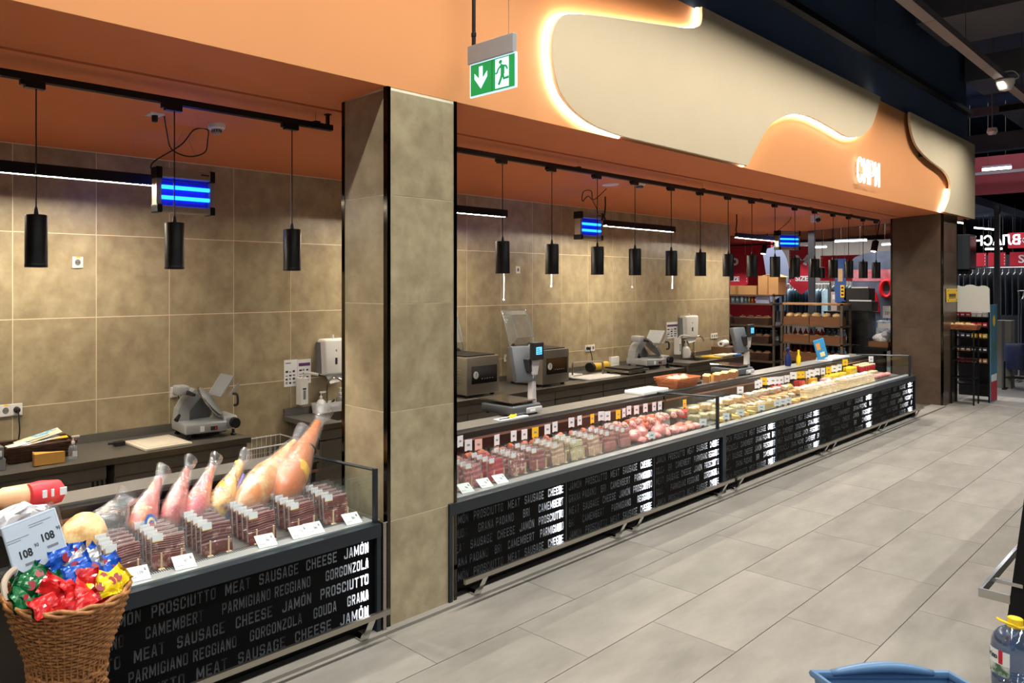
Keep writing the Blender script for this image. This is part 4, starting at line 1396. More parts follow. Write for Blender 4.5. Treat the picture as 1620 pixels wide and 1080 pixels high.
def vac(x, label):
    t = thing('vacuum_packer', label, 'vacuum packer', (x, 4.48, 0.80), group='vacuum packers with open lids')
    w, d, h = 0.50, 0.45, 0.39
    for a in (0.05, w - 0.05):
        for b in (0.05, d - 0.05):
            MB().lathe([(0.02, 0), (0.02, 0.025)], 12, a, b).build('foot', M_RUBBER, t)
    MB().rbox(0, w, 0, d, 0.025, h, 0.008, 2).build('case', M_VAC, t, smooth=True)
    MB().box(0.07, w - 0.04, -0.002, 0.002, 0.13, 0.30).build('control_panel', mat('black_panel_gloss', (6, 7, 9), 0.2, var=0.1, scale=5), t)
    MB().tube([(0.13, -0.008, 0.215), (0.13, 0.0, 0.215)], 0.036, 24).build('gauge', M_WHITE, t)
    MB().box(0.127, 0.131, -0.0095, -0.008, 0.2, 0.235).build('gauge_needle', M_INK, t)
    for k in range(6):
        MB().box(-0.002, 0.001, 0.07, 0.17, 0.12 + k * 0.028, 0.127 + k * 0.028).build('louvre', M_WHITE if False else M_STEEL, t)
    for k in range(5):
        MB().box(0.22 + 0.04 * k, 0.24 + 0.04 * k, -0.003, -0.0015, 0.17, 0.18).build('button', mat('grey_plastic', (120, 122, 124)), t)
    MB().rbox(0.03, w - 0.03, 0.03, d - 0.03, h - 0.004, h + 0.012, 0.004).build('seal', M_RUBBER, t)
    # open clear lid tipped back on its rear hinge
    Mx = Matrix.Translation((w / 2, d - 0.03, h + 0.02)) @ Euler((math.radians(74), 0, 0)).to_matrix().to_4x4()
    lid = MB()
    A = [(-0.22, 0.0), (0.22, 0.0), (0.22, 0.40), (-0.22, 0.40)]
    B = [(-0.16, 0.07), (0.16, 0.07), (0.16, 0.33), (-0.16, 0.33)]
    lid.add([(a, b, 0) for a, b in A] + [(a, b, 0.07) for a, b in B], [(0, 1, 5, 4), (1, 2, 6, 5), (2, 3, 7, 6), (3, 0, 4, 7), (4, 5, 6, 7)])
    lid.xf(Mx).build('lid_dome', M_ACR, t)
    MB().tube([(a, b, 0) for a, b in A], 0.010, 6, closed=True).xf(Mx).build('lid_rim', M_ACR, t)
    MB().tube([(a, b, 0.07) for a, b in B], 0.004, 6, closed=True).xf(Mx).build('dome_edge', M_ACR, t)
    MB().tube([(0.1, d - 0.04, h), (0.1, d - 0.01, h + 0.03)], 0.02, 10).build('hinge', M_RUBBER, t)
    MB().tube([(w - 0.1, d - 0.04, h), (w - 0.1, d - 0.01, h + 0.03)], 0.02, 10).build('hinge', M_RUBBER, t)


vac(5.62, 'steel vacuum packer with open clear lid next to the pillar')
vac(6.86, 'steel vacuum packer with open clear lid behind the counter scale')
for i, (x, y) in enumerate([(7.10, 4.75), (7.24, 4.78)]):
    t = thing('white_box', 'small white carton on the second vacuum packer, %s' % ('left one' if i == 0 else 'right one'), 'carton', (x, y, 1.203))
    MB().box(-0.05, 0.05, -0.03, 0.03, 0, 0.022).build('carton', M_WHITE, t)
    MB().box(-0.03, 0.02, -0.031, -0.03, 0.008, 0.014).build('print_line', M_INK, t)

# ------------------------------------------------------------------ far sink clutter
t = thing('paper_roll', 'white paper roll lying on a small box at the far sink', 'paper roll', (12.25, 4.85, 0.93))
MB().tube([(-0.14, 0, 0.045), (0.16, 0.05, 0.05)], 0.045, 16).build('roll', M_PAPER, t, smooth=True)
MB().tube([(-0.145, -0.001, 0.045), (-0.138, 0, 0.045)], 0.018, 12).build('core', M_INK, t)
t = thing('cardboard_box', 'small brown cardboard box under the paper roll at the far sink', 'box', (12.25, 4.85, 0.80))
MB().box(-0.18, 0.25, -0.12, 0.12, 0, 0.128).build('carton', mat('dark_cardboard', (104, 78, 56), 0.8, var=0.15, scale=9), t)
MB().box(-0.05, 0.08, -0.121, -0.12, 0.04, 0.08).build('print_block', M_INK, t)
board(11.55, 12.05, 4.66, 4.9, 0.80, 'yellow cutting board at the far sink', M_YELLOW, 0, 0.02)
board(11.7, 12.2, 4.64, 4.8, 0.822, 'white cutting board lying over the yellow one', M_WHITE, 0.06, 0.02)
t = thing('cloth', 'folded blue cloth on the edge of the far sink', 'cloth', (12.2, 4.69, 0.80))
MB().rbox(-0.12, 0.12, -0.05, 0.05, 0, 0.035, 0.012, 2).noise(0.008, 18).build('folded_cloth', mat('blue_cloth', (36, 92, 170), 0.85, var=0.2, scale=30), t, smooth=True)
MB().rbox(-0.11, 0.11, -0.052, -0.045, 0.012, 0.024, 0.002).build('fold_edge', mat('blue_cloth_edge', (60, 120, 196), 0.85, var=0.2, scale=30), t)

# ------------------------------------------------------------------ goods in the counters
from mathutils import noise as NZ
M_FILM = film('vacuum_film', (255, 255, 255), clear=0.80, haze=0.025, rough=0.1, gloss=0.10, bump=0.6, bscale=45)
M_BAG = film('crumpled_clear_bag', (255, 255, 255), clear=0.7, haze=0.05, rough=0.12, gloss=0.12, bump=0.9, bscale=28)
M_WOOD = mat('pale_wood', (222, 196, 158), 0.6, var=0.12, scale=20)
M_GOLD = mat('gold_label_edge', (212, 170, 50), 0.4, var=0.1, scale=20)


def deck_z(y):
    return 0.5895 + (y - 2.955) * 0.035 / 0.415


def meatmat(name, a, b, scale=26, rough=0.38, thr=(0.4, 0.62)):
    return mat(name, a, rough, col2=b, scale=scale, detail=4, thr=thr, bump=0.15, bscale=30, spec=0.5, coat=0.2)


def slab_mesh(w, h, th, nsl, seed, m):
    """fan of thin overlapping slices: one stepped, slightly wavy sheet"""
    mb = MB()
    nx, nz = 12, nsl * 3 + 6
    for iz in range(nz + 1):
        z = h * iz / nz
        if z > 0.42 * h:
            q = (z - 0.42 * h) / (0.58 * h) * nsl
            y = -(q % 1.0) * 0.007
        else:
            y = -0.007
        for ix in range(nx + 1):
            x = -w / 2 + w * ix / nx
            edge = 1 - 0.05 * (z / h) ** 2
            wob = NZ.noise(Vector((x * 25, z * 30, seed))) * 0.0022 + math.sin(x * 30 + seed) * 0.002 * (z / h)
            mb.v.append((x * edge + 0.003 * NZ.noise(Vector((z * 40, seed, ix))), y + wob, z + math.sin(x * 22 + seed) * 0.003))
    for iz in range(nz):
        for ix in range(nx):
            a = iz * (nx + 1) + ix
            mb.f.append((a, a + 1, a + nx + 2, a + nx + 1))
            mb.mi.append(0)
    return mb.mesh('meat_slices', m)


PACKM = {}


def pack_meshes(w, h, kind):
    if (w, h, kind) in PACKM:
        return PACKM[(w, h, kind)]
    name, ca, cb, nsl, sc, thr = PKINDS[kind]
    m = meatmat(name, ca, cb, sc, thr=thr)
    slab = slab_mesh(w * 0.84, h * 0.84, 0.02, nsl, kind * 1.7, m)
    card = MB().box(-w * 0.42, w * 0.42, 0.004, 0.006, 0.01, h * 0.86).mesh('backing_card', mat('pale_rose_card', (214, 190, 186), 0.35, 0.1, var=0.1, scale=10))
    fb = MB()
    nx, nz = 8, 8
    for side in (-1, 1):
        o = len(fb.v)
        for iz in range(nz + 1):
            for ix in range(nx + 1):
                u, v_ = ix / nx, iz / nz
                bul = math.sin(PI * min(1, max(0, u))) * math.sin(PI * min(1, max(0, v_)))
                fb.v.append((-w / 2 + w * u, side * (0.003 + 0.013 * bul ** 0.5) - 0.004, h * v_))
        for iz in range(nz):
            for ix in range(nx):
                a = o + iz * (nx + 1) + ix
                fb.f.append((a, a + 1, a + nx + 2, a + nx + 1))
                fb.mi.append(0)
    fb.noise(0.003, 30, kind)
    fl_ = fb.mesh('clear_film', M_FILM, 'all')
    lab = MB().box(-w * 0.43, -w * 0.17, -0.0225, -0.0215, h * 0.77, h * 0.96).mesh('paper_label', M_PAPER)
    le = MB().box(-w * 0.43, -w * 0.17, -0.023, -0.0214, h * 0.745, h * 0.77).mesh('label_edge', M_GOLD)
    PACKM[(w, h, kind)] = (slab, card, fl_, lab, le)
    return PACKM[(w, h, kind)]


PKINDS = [
    ('cured_ham_dark', (116, 38, 38), (190, 116, 108), 7, 14, (0.30, 0.46)),
    ('cured_ham_marbled', (110, 44, 44), (206, 160, 148), 5, 16, (0.34, 0.46)),
    ('cured_ham_striped', (122, 52, 48), (214, 170, 156), 8, 20, (0.36, 0.50)),
    ('salami_mauve', (176, 84, 96), (222, 150, 150), 2, 60, (0.35, 0.6)),
    ('bresaola_red', (190, 36, 58), (214, 96, 104), 2, 40, (0.3, 0.5)),
    ('netted_salami', (166, 92, 94), (240, 206, 196), 2, 34, (0.42, 0.5)),
    ('brown_beef', (150, 72, 76), (186, 116, 112), 2, 50, (0.35, 0.6)),
    ('pale_tan_meat', (206, 160, 134), (234, 204, 180), 2, 40, (0.35, 0.6)),
    ('straw_cheese_slices', (198, 180, 138), (232, 220, 190), 6, 30, (0.35, 0.6)),
    ('rose_beef', (206, 136, 128), (176, 106, 102), 2, 60, (0.4, 0.6)),
]


def pack(x, y, w, h, kind, label, group, tilt=0.12, rz=0.0):
    t = thing('meat_pack', label, 'meat pack', (x, y, deck_z(y) + 0.006), group=group, rot=(-tilt, 0, rz))
    for n_, me in zip(('meat_slices', 'backing_card', 'clear_film', 'paper_label', 'label_edge'), pack_meshes(w, h, kind)):
        link(n_, me, t)
    return t


def pack_stand(x, y, w, label, group):
    t = thing('wooden_stand', label, 'stand', (x, y, deck_z(y) + 0.001), group=group)
    for s in (-0.25, 0.27):
        MB().tube([(s * w, 0, 0.012), (s * w, 0, 0.085)], 0.0045, 8).build('dowel', M_WOOD, t)
        MB().rbox(s * w - 0.016, s * w + 0.016, -0.012, 0.007, 0, 0.016, 0.003, 1).build('foot', M_WOOD, t)


rowsL = [(1.40, 0), (1.62, 2), (1.88, 1), (2.15, 0), (2.415, 0), (2.655, 2)]
for i, (x, k) in enumerate(rowsL):
    for j in range(5):
        pack(x + R.uniform(-0.005, 0.005), 2.995 + j * 0.042, 0.205, 0.165, k,
             'sliced ham pack, %s back in the %s row of the short counter' % (ORD[j], ORD[i]),
             'sliced ham packs in the short counter', 0.10, R.uniform(-0.03, 0.03))
    pack_stand(x, 2.968, 0.2, 'small wooden stand with two dowels before the %s ham row of the short counter' % ORD[i], 'wooden pack stands')
rowsR = [(3.58, 3), (3.82, 3), (4.05, 4), (4.29, 5), (4.53, 6), (4.78, 7), (5.02, 8), (5.26, 7), (5.49, 9), (5.72, 9)]
for i, (x, k) in enumerate(rowsR):
    for j in range(4):
        pack(x + R.uniform(-0.005, 0.005), 2.995 + j * 0.045, 0.20, 0.16, k,
             'sliced meat pack, %s back in the %s row right of the pillar' % (ORD[j], ORD[i]),
             'sliced meat packs in the meat counter', 0.08, R.uniform(-0.03, 0.03))
    if k != 9:
        pack_stand(x, 2.968, 0.2, 'small wooden stand before the %s pack row right of the pillar' % ORD[i], 'wooden pack stands')


# ------------------------------------------------------------------ price tags
TAGM = {}


def price_tag(x, y, z0, zc, col, label, group, rz=0.0, w=0.062, h=0.075):
    """card held up by a black clip on a thin stem that stands on the goods"""
    t = thing('price_tag', label, 'price tag', (x, y, z0), rz, group=group)
    m = {0: M_PAPER, 1: M_YELLOW, 2: mat('pink_card', (240, 196, 184), 0.6, var=0.04, scale=12)}[col]
    key = (col, w, h)
    if key not in TAGM:
        c = MB().box(-w / 2, w / 2, -0.001, 0.001, 0.012, 0.012 + h).mesh('card', m)
        k = MB().rbox(-0.011, 0.011, -0.006, 0.006, 0, 0.016, 0.002, 1).mesh('clip', M_RUBBER)
        p = MB().box(-w * 0.2, w * 0.2, -0.0016, -0.001, 0.012 + h * 0.42, 0.012 + h * 0.6).mesh('price_print', mat('grey_print', (140, 140, 150)))
        TAGM[key] = (c, k, p)
    c, k, p = TAGM[key]
    dz = max(0.012, zc - h / 2 - 0.012 - z0)
    link('card', c, t, (0, 0, dz))
    link('clip', k, t, (0, 0, dz))
    link('price_print', p, t, (0, 0, dz))
    MB().tube([(0, 0, 0), (0, 0, dz + 0.004)], 0.0025, 6).build('stem', M_RUBBER, t)
    return t


TAGS = [(4.03, .811, 0), (4.118, .773, 0), (4.229, .762, 2), (4.438, .767, 0), (4.639, .771, 0), (4.772, .766, 0), (4.911, .764, 1), (5.072, .768, 0), (5.174, .776, 0), (5.405, .784, 0),
        (5.525, .786, 0), (5.715, .78, 1), (5.853, .786, 0), (5.953, .775, 0), (6.129, .769, 1), (6.224, .773, 0), (6.31, .786, 0), (6.442, .777, 0), (6.601, .778, 0), (6.763, .773, 0),
        (6.871, .771, 0), (7.361, .74, 1), (8.642, .758, 0), (9.093, .781, 0), (9.162, .789, 0), (9.268, .802, 1), (9.357, .795, 0), (9.539, .787, 0), (9.651, .782, 0),
        (9.783, .775, 0), (9.957, .776, 0), (10.156, .798, 0), (10.319, .793, 1), (10.464, .786, 1), (10.634, .777, 0), (10.764, .783, 0), (10.964, .785, 0), (11.168, .778, 0),
        (11.378, .779, 1), (11.594, .78, 0), (11.791, .783, 0), (12.019, .835, 1), (13.142, .808, 0)]
NTH = lambda i: ORD[i] if i < 16 else ['seventeenth', 'eighteenth', 'nineteenth', 'twentieth', 'twenty-first', 'twenty-second', 'twenty-third', 'twenty-fourth', 'twenty-fifth', 'twenty-sixth', 'twenty-seventh', 'twenty-eighth',
                                              'twenty-ninth', 'thirtieth', 'thirty-first', 'thirty-second', 'thirty-third', 'thirty-fourth'][i - 16]
cnt = {}
for (x, zc, c) in TAGS:
    cs = 'meat' if x < 7.13 else 'cheese'
    key = (cs, c)
    i = cnt.get(key, 0)
    cnt[key] = i + 1
    cn = ('white', 'yellow', 'pink')[c]
    lb = '%s %s price tag from the left, standing behind the goods of the %s counter' % (NTH(i), cn, cs) if c != 2 else 'pink price tag standing behind the goods of the meat counter'
    price_tag(x, 3.27, deck_z(3.27), zc, c, lb, 'standing price tags in the %s counter' % cs, R.uniform(-0.25, 0.1) if x < 8 else R.uniform(-0.6, -0.2), 0.066 if x < 8 else 0.085, 0.078 if x < 9 else 0.085)

# cards that lean on the front ledge
def ledge_card(x, y, rz, label, text=None, wide=0.105):
    t = thing('price_card', label, 'price card', (x, y, 0.6075), group='white price cards on the front ledge', rot=(math.radians(38), 0, rz))
    MB().box(-wide / 2, wide / 2, 0, 0.07, -0.001, 0.001).build('card', M_PAPER, t)
    if text:
        lettering('price', text, 0.022, M_INK, t, (0.01, 0.03, 0.0014), (0, 0, 0), 0.9, 0.0006)
        lettering('price_cents', '90', 0.010, M_INK, t, (0.036, 0.042, 0.0014), (0, 0, 0), 0.9, 0.0006)
    MB().box(-wide * 0.42, -wide * 0.1, 0.016, 0.019, 0.001, 0.0014).build('print_line', mat('grey_print', (140, 140, 150)), t)
    MB().box(wide * 0.30, wide * 0.40, 0.045, 0.058, 0.001, 0.0014).build('print_block', mat('grey_print', (140, 140, 150)), t)


for i, (x, tx) in enumerate([(1.43, '109'), (1.66, '97'), (2.12, '86'), (2.33, '75'), (2.425, '86'), (2.69, '86')]):
    ledge_card(x, 2.90 - 0.002 * i, math.radians(-6), 'white price card on the front ledge of the short counter, %s from the left' % ORD[i], tx)
for i, (x, tx) in enumerate([(3.655, None), (3.845, None), (4.005, None)]):
    ledge_card(x, 2.90, math.radians(-6), 'white price card on the front ledge just right of the pillar, %s from the left' % ORD[i], '96')
for i, x in enumerate([6.02, 6.95, 7.43, 7.75, 8.25, 8.66, 8.81, 8.96]):
    price_tag(x, 2.93, 0.607, 0.66, 0, 'low white price tag at the front glass, %s along the long counters' % ORD[i], 'low price tags at the front glass', R.uniform(-0.5, -0.2), 0.08, 0.06)


# ------------------------------------------------------------------ hams
def sweep(b, t, prof, flat=0.8, n=18, bend=(0, 0, 0), seed=0, amp=0.012):
    """tapered body along the line b-t; prof = [(share of length, radius)]"""
    b, t = Vector(b), Vector(t)
    ax = (t - b).normalized()
    side = ax.cross(Vector((0.35, -0.9, 0.2))).normalized()
    nor = side.cross(ax).normalized()
    mb = MB()
    for (s, r) in prof:
        c = b.lerp(t, s) + Vector(bend) * math.sin(PI * s)
        for k in range(n):
            th = 2 * PI * k / n
            d = side * math.cos(th) * r + nor * math.sin(th) * r * flat
            q = c + d
            w = 1 + amp * 8 * NZ.noise(q * 9 + Vector((seed, 0, 0)))
            mb.v.append(tuple(c + d * w))
    m_ = len(prof)
    for i in range(m_ - 1):
        for k in range(n):
            l = (k + 1) % n
            mb.f.append((i * n + k, i * n + l, (i + 1) * n + l, (i + 1) * n + k))
            mb.mi.append(0)
    mb.f.append(tuple(range(n)))
    mb.mi.append(0)
    mb.f.append(tuple((m_ - 1) * n + k for k in range(n)))
    mb.mi.append(0)
    return mb


PROF = [(0.0, 0.025), (0.04, 0.055), (0.15, 0.082), (0.3, 0.088), (0.45, 0.078), (0.6, 0.058), (0.75, 0.042), (0.9, 0.030), (1.0, 0.022)]


def ham(b, t, rs, m, label, bag=True, extra=None, seed=0):
    b, t = Vector(b), Vector(t)
    o = thing('cured_ham', label, 'ham', tuple(b), group='whole hams in the short counter')
    L = t - b
    z = Vector((0, 0, 0))
    sweep(z, L, [(s, r * rs) for s, r in PROF], 0.75, 18, (0, 0, 0.01), seed).build('ham_leg', m, o, smooth=True)
    if bag:
        bp = [(-0.03, 0.05), (0.05, 0.075), (0.18, 0.094), (0.32, 0.096), (0.5, 0.078), (0.7, 0.056), (0.9, 0.042), (1.02, 0.030), (1.10, 0.045), (1.2, 0.055)]
        bg = sweep(z, L, [(s, r * rs) for s, r in bp], 0.8, 20, (0, 0, 0.01), seed + 5, 0.02)
        bg.f = bg.f[:-1]
        bg.mi = bg.mi[:-1]
        bg.noise(0.007, 26, seed).build('clear_bag', M_BAG, o, smooth='all')
    if extra:
        extra(o, L, rs)
    return o


def sticker(cols, s, r, off=0.8):
    def f(o, L, rs):
        ax = L.normalized()
        side = ax.cross(Vector((0.35, -0.9, 0.2))).normalized()
        nor = side.cross(ax).normalized()
        if nor.y > 0:
            nor = -nor
        c = L * s + nor * (0.088 * rs * off)
        q = nor.to_track_quat('Z', 'Y').to_matrix().to_4x4()
        for i, (rr, m) in enumerate(cols):
            MB().lathe([(0.0, 0.0008 * i), (rr * r, 0.0008 * i)], 24, cap=False).xf(Matrix.Translation(c) @ q).build('sticker_ring', m, o)
    return f


def band(s, m, r=0.07):
    def f(o, L, rs):
        ax = L.normalized()
        q = ax.to_track_quat('Z', 'Y').to_matrix().to_4x4()
        MB().tube([(r * rs * math.cos(k * PI / 8), r * rs * 0.9 * math.sin(k * PI / 8), 0) for k in range(16)], 0.005, 6, closed=True).xf(Matrix.Translation(L * s) @ q).build('tie_cord', m, o)
    return f


M_HAM1 = mat('ham_orange_skin', (190, 104, 40), 0.45, col2=(176, 72, 66), scale=7, thr=(0.46, 0.54), detail=3, coat=0.1)
M_HAM2 = mat('ham_dark_rose', (136, 40, 48), 0.45, col2=(186, 98, 84), scale=12, thr=(0.35, 0.6), coat=0.1)
M_HAM3 = mat('ham_rose', (176, 64, 74), 0.45, col2=(200, 112, 52), scale=9, thr=(0.35, 0.5), coat=0.1)
M_HAM4 = mat('ham_amber_net', (196, 150, 48), 0.45, col2=(104, 56, 30), scale=22, thr=(0.38, 0.48), coat=0.1)
M_HAM5 = mat('ham_golden_fat', (198, 118, 42), 0.42, col2=(212, 168, 112), scale=9, thr=(0.38, 0.55), detail=6, coat=0.12)
M_HAM6 = mat('ham_golden_spotted', (196, 104, 24), 0.42, col2=(176, 116, 80), scale=9, thr=(0.3, 0.45), detail=6, coat=0.12)
M_BLUE = mat('blue_print', (40, 104, 190), 0.4, var=0.1, scale=10)
M_CREAM = mat('cream_print', (240, 226, 176), 0.4, var=0.05, scale=10)
M_REDP = mat('red_print', (214, 50, 60), 0.4, var=0.08, scale=10)
ham((1.545, 3.17, 0.685), (1.765, 3.36, 0.90), 0.88, M_HAM1, 'orange skinned ham with round blue sticker in a clear bag', True,
    sticker([(1.0, M_BLUE), (0.68, M_CREAM), (0.42, M_BLUE), (0.25, M_REDP)], 0.2, 0.052), 1)
ham((1.715, 3.18, 0.685), (1.935, 3.37, 0.92), 0.80, M_HAM2, 'dark rose ham in a clear bag, second from the left', True, None, 2)
ham((1.845, 3.18, 0.685), (2.09, 3.37, 0.91), 0.82, M_HAM3, 'rose ham in a clear bag, third from the left', True, None, 3)
ham((1.985, 3.19, 0.685), (2.28, 3.37, 0.905), 0.85, M_HAM4, 'amber ham in a yellow net bag with blue underside', True,
    lambda o, L, rs: sweep(Vector((0.035, -0.02, -0.03)), L * 0.85 + Vector((0.03, -0.02, -0.025)), [(0, .02), (0.2, .045), (0.5, 0.04), (1, .012)], 0.7, 12, seed=9).build('blue_label', mat('blue_violet_label', (74, 66, 150), 0.4, var=0.3, scale=16), o, smooth=True), 4)
ham((2.12, 3.15, 0.70), (2.66, 3.37, 0.965), 1.15, M_HAM5, 'large golden ham with cord leaning right in the short counter', True, band(0.62, M_BLUE, 0.055), 5)
ham((2.37, 3.14, 0.71), (2.83, 3.36, 1.065), 1.2, M_HAM6, 'largest golden ham with yellow label reaching above the glass', True, lambda o, L, rs: (band(0.66, mat('dark_cord', (40, 50, 60), 0.6, var=0.1, scale=8), 0.05)(o, L, rs), sweep(L * 0.30 + Vector((0.0, -0.022, 0.006)), L * 0.52 + Vector((0.0, -0.02, 0.004)), [(0, .05), (0.2, .084), (0.6, 0.078), (1, .04)], 0.75, 14, seed=4).build('yellow_label', mat('crumpled_yellow_label', (246, 190, 30), 0.4, var=0.3, scale=20), o, smooth=True)), 6)
t = thing('cloth_bow', 'small yellow ribbon bow behind the hams', 'ribbon', (2.30, 3.44, 0.85))
mb = MB()
for k in range(5):
    a = k * 2 * PI / 5
    mb.ball((0.016 * math.cos(a), -0.01, 0.03 + 0.016 * math.sin(a)), (0.013, 0.008, 0.013), 8, 6)
mb.noise(0.003, 40).build('bow', M_YELLOW, t)
MB().tube([(0, 0, 0), (-0.03, 0.0, 0.02)], 0.007, 6).build('stem', M_BLUE, t)

# round loaf-like cheese in a bag, smoked pieces and bagged sausage at the left end
t = thing('round_cheese', 'large pale round cheese in a clear bag behind the candy basket', 'cheese', (1.30, 3.21, 0.61))
MB().ball((0, 0, 0.11), (0.125, 0.10, 0.125), 24, 16).noise(0.012, 12).build('cheese_round', mat('mottled_cream_cheese', (232, 200, 146), 0.5, col2=(200, 150, 90), scale=18, thr=(0.4, 0.6)), t, smooth=True)
bg = sweep((0, 0, 0.0), (0.22, 0.05, 0.24), [(0, 0.06), (0.2, 0.14), (0.5, 0.135), (0.8, 0.08), (1.0, 0.05), (1.15, 0.07)], 0.85, 20, seed=11, amp=0.02)
bg.f = bg.f[:-1]
bg.mi = bg.mi[:-1]
bg.noise(0.008, 22).build('clear_bag', M_BAG, t, smooth='all')
M_SMOKE = mat('dark_smoked_meat', (64, 34, 26), 0.4, col2=(30, 16, 14), scale=12, coat=0.4)
t = thing('smoked_meat', 'dark smoked meat block standing at the left end of the short counter', 'meat', (1.03, 3.19, 0.607), 0.2, rot=(0, 0.12, 0.3))
MB().rbox(-0.06, 0.05, -0.05, 0.05, 0, 0.27, 0.02, 3).noise(0.008, 14).build('meat_block', M_SMOKE, t, smooth=True)
MB().rbox(-0.066, 0.056, -0.056, 0.056, -0.0, 0.28, 0.02, 3).noise(0.006, 18).build('clear_film', M_BAG, t, smooth='all')
t = thing('smoked_meat', 'reddish brown smoked meat piece leaning beside the dark one', 'meat', (1.17, 3.24, 0.61), 0.1, rot=(0, -0.25, 0.1))
MB().rbox(-0.06, 0.07, -0.05, 0.05, 0, 0.27, 0.025, 3).noise(0.01, 14).build('meat_block', mat('brown_smoked_meat', (122, 66, 44), 0.4, col2=(70, 34, 26), scale=10, coat=0.4), t, smooth=True)
MB().rbox(-0.068, 0.082, -0.056, 0.056, -0.0, 0.30, 0.025, 3).noise(0.008, 18).build('clear_film', M_BAG, t, smooth='all')
t = thing('bagged_sausage', 'pale sausage in a red and white printed bag lying on top at the left end', 'sausage', (0.93, 3.28, 0.955))
sweep((0, 0, 0), (0.30, 0.05, -0.02), [(0, 0.03), (0.1, 0.05), (0.5, 0.055), (0.9, 0.045), (1, 0.01)], 0.8, 14, seed=3).build('sausage', mat('pale_sausage', (226, 172, 128), 0.4, var=0.2, scale=12), t, smooth=True)
sweep((0.14, 0, -0.002), (0.335, 0.055, -0.025), [(0, 0.052), (0.3, 0.058), (0.8, 0.05), (1, 0.008)], 0.82, 14, seed=3).build('red_sleeve', M_REDP, t, smooth=True)
for k, wd in enumerate((0.02, 0.012, 0.03)):
    MB().box(0.19 + 0.04 * k, 0.19 + 0.04 * k + wd, -0.048, -0.040, -0.012, 0.02).build('white_print', M_PAPER, t)
t = thing('paper_bag', 'crumpled white paper bag hanging over the left end of the counter', 'bag', (0.99, 3.14, 0.86))
MB().ball((0.01, 0, 0.03), (0.13, 0.05, 0.07), 22, 14).noise(0.03, 13, 4).noise(0.012, 40, 2).build('crumpled_bag', mat('white_bag_paper', (206, 206, 212), 0.6, var=0.1, scale=20), t)
MB().box(0.02, 0.10, -0.062, -0.06, 0.02, 0.07, (0, 0.4, 0)).build('receipt', M_PAPER, t)


# ------------------------------------------------------------------ loose goods of the long counters
def rock(kind, seed, size, m, n=10):
    mb = MB()
    if kind == 'ball':
        mb.ball((0, 0, size[2]), size, n, 8)
    elif kind == 'log':
        mb.tube(smooth_path([(-size[0], 0, size[2]), (-size[0] * 0.85, 0, size[2]), (0, size[1] * 0.15, size[2]), (size[0] * 0.85, 0, size[2]), (size[0], 0, size[2])], 3),
                [size[1] * q for q in (0.35, 0.6, 0.8, 1, 1, 1, 1, 1, 1, 0.8, 0.6, 0.45, 0.3)], 10)
        mb.v = [(p[0], p[1], size[2] + (p[2] - size[2]) * size[2] / size[1]) for p in mb.v]
    elif kind == 'block':
        mb.rbox(-size[0], size[0], -size[1], size[1], 0, size[2] * 2, min(size) * 0.35, 2)
    elif kind == 'wedge':
        mb.prism([(-size[0], -size[1]), (size[0], 0.0), (-size[0], size[1])], 0, size[2] * 2, 'z')
    elif kind == 'slice':
        pts = [(size[0] * math.cos(a), size[2] * 2 * math.sin(a)) for a in [PI * i / 10 for i in range(11)]]
        mb.prism(pts, -size[1], size[1], 'y')
    if kind in ('ball', 'log', 'block'):
        mb.noise(min(size) * 0.22, 6 / max(size), seed)
    return mb


def loose(name, part, cat, kind, size, m, pts, lab, group, film_=None, tilt=0.0, second=None, dz=0.0):
    size = tuple(q * 0.9 for q in size)
    meshes = [rock(kind, s, size, m).mesh(part, m, smooth=(kind in ('ball', 'log'))) for s in range(3)]
    fm = None
    if film_:
        fs_ = tuple(q * 1.07 for q in size)
        fm = rock(kind if kind != 'slice' else 'block', 5, fs_, film_).noise(0.004, 30).mesh('clear_wrap', film_, 'all')
    sec = None
    if second:
        sec = second(size)
    for i, (x, y, rz) in enumerate(pts):
        z = deck_z(y)
        if len(pts) > 1:
            lb = lab % NTH(min(i, 33)) if '%s' in lab else lab
        else:
            lb = lab
        o = thing(name, lb, cat, (x, y, z + 0.006 + dz), group=group, rot=(-tilt, 0, rz))
        link(part, meshes[i % 3], o)
        if fm:
            link('clear_wrap', fm, o)
        if sec:
            link(sec[0], sec[1], o)


def line(x0, x1, y, n, jy=0.012, rz=0.0, jr=0.25):
    return [(x0 + (x1 - x0) * (i / max(1, n - 1)) + R.uniform(-0.02, 0.02), y + R.uniform(-jy, jy), rz + R.uniform(-jr, jr)) for i in range(n)]


mp = lambda n_, a, b, **k: meatmat(n_, a, b, **k)
M_PINK = mp('pink_cooked_ham', (236, 168, 162), (214, 120, 118), scale=14)
M_ORS = mp('orange_smoked_sausage', (222, 128, 78), (186, 82, 54), scale=12)
M_SALM = mp('speckled_salami', (176, 78, 76), (232, 190, 178), scale=60)
M_REDS = mp('red_sausage', (196, 84, 66), (224, 150, 120), scale=20)
M_BRIE = mat('white_cheese', (208, 196, 160), 0.6, col2=(172, 150, 98), scale=9)
M_GREYR = mat('grey_rind_cheese', (196, 188, 150), 0.7, col2=(140, 136, 108), scale=30)
M_GOUDA = mat('orange_gouda', (222, 142, 56), 0.5, col2=(206, 164, 92), scale=8)
M_PALEY = mat('pale_yellow_cheese', (216, 184, 104), 0.5, col2=(196, 158, 72), scale=10)
M_RINDB = mat('brown_rind', (150, 100, 62), 0.7, var=0.2, scale=20)
M_REDWAX = mat('red_wax', (214, 30, 30), 0.3, var=0.12, scale=10, coat=0.4)
M_YELP = mat('yellow_pack', (246, 208, 20), 0.35, var=0.1, scale=12, coat=0.3)
M_ORP = mat('orange_pack', (244, 168, 20), 0.35, var=0.1, scale=12, coat=0.3)
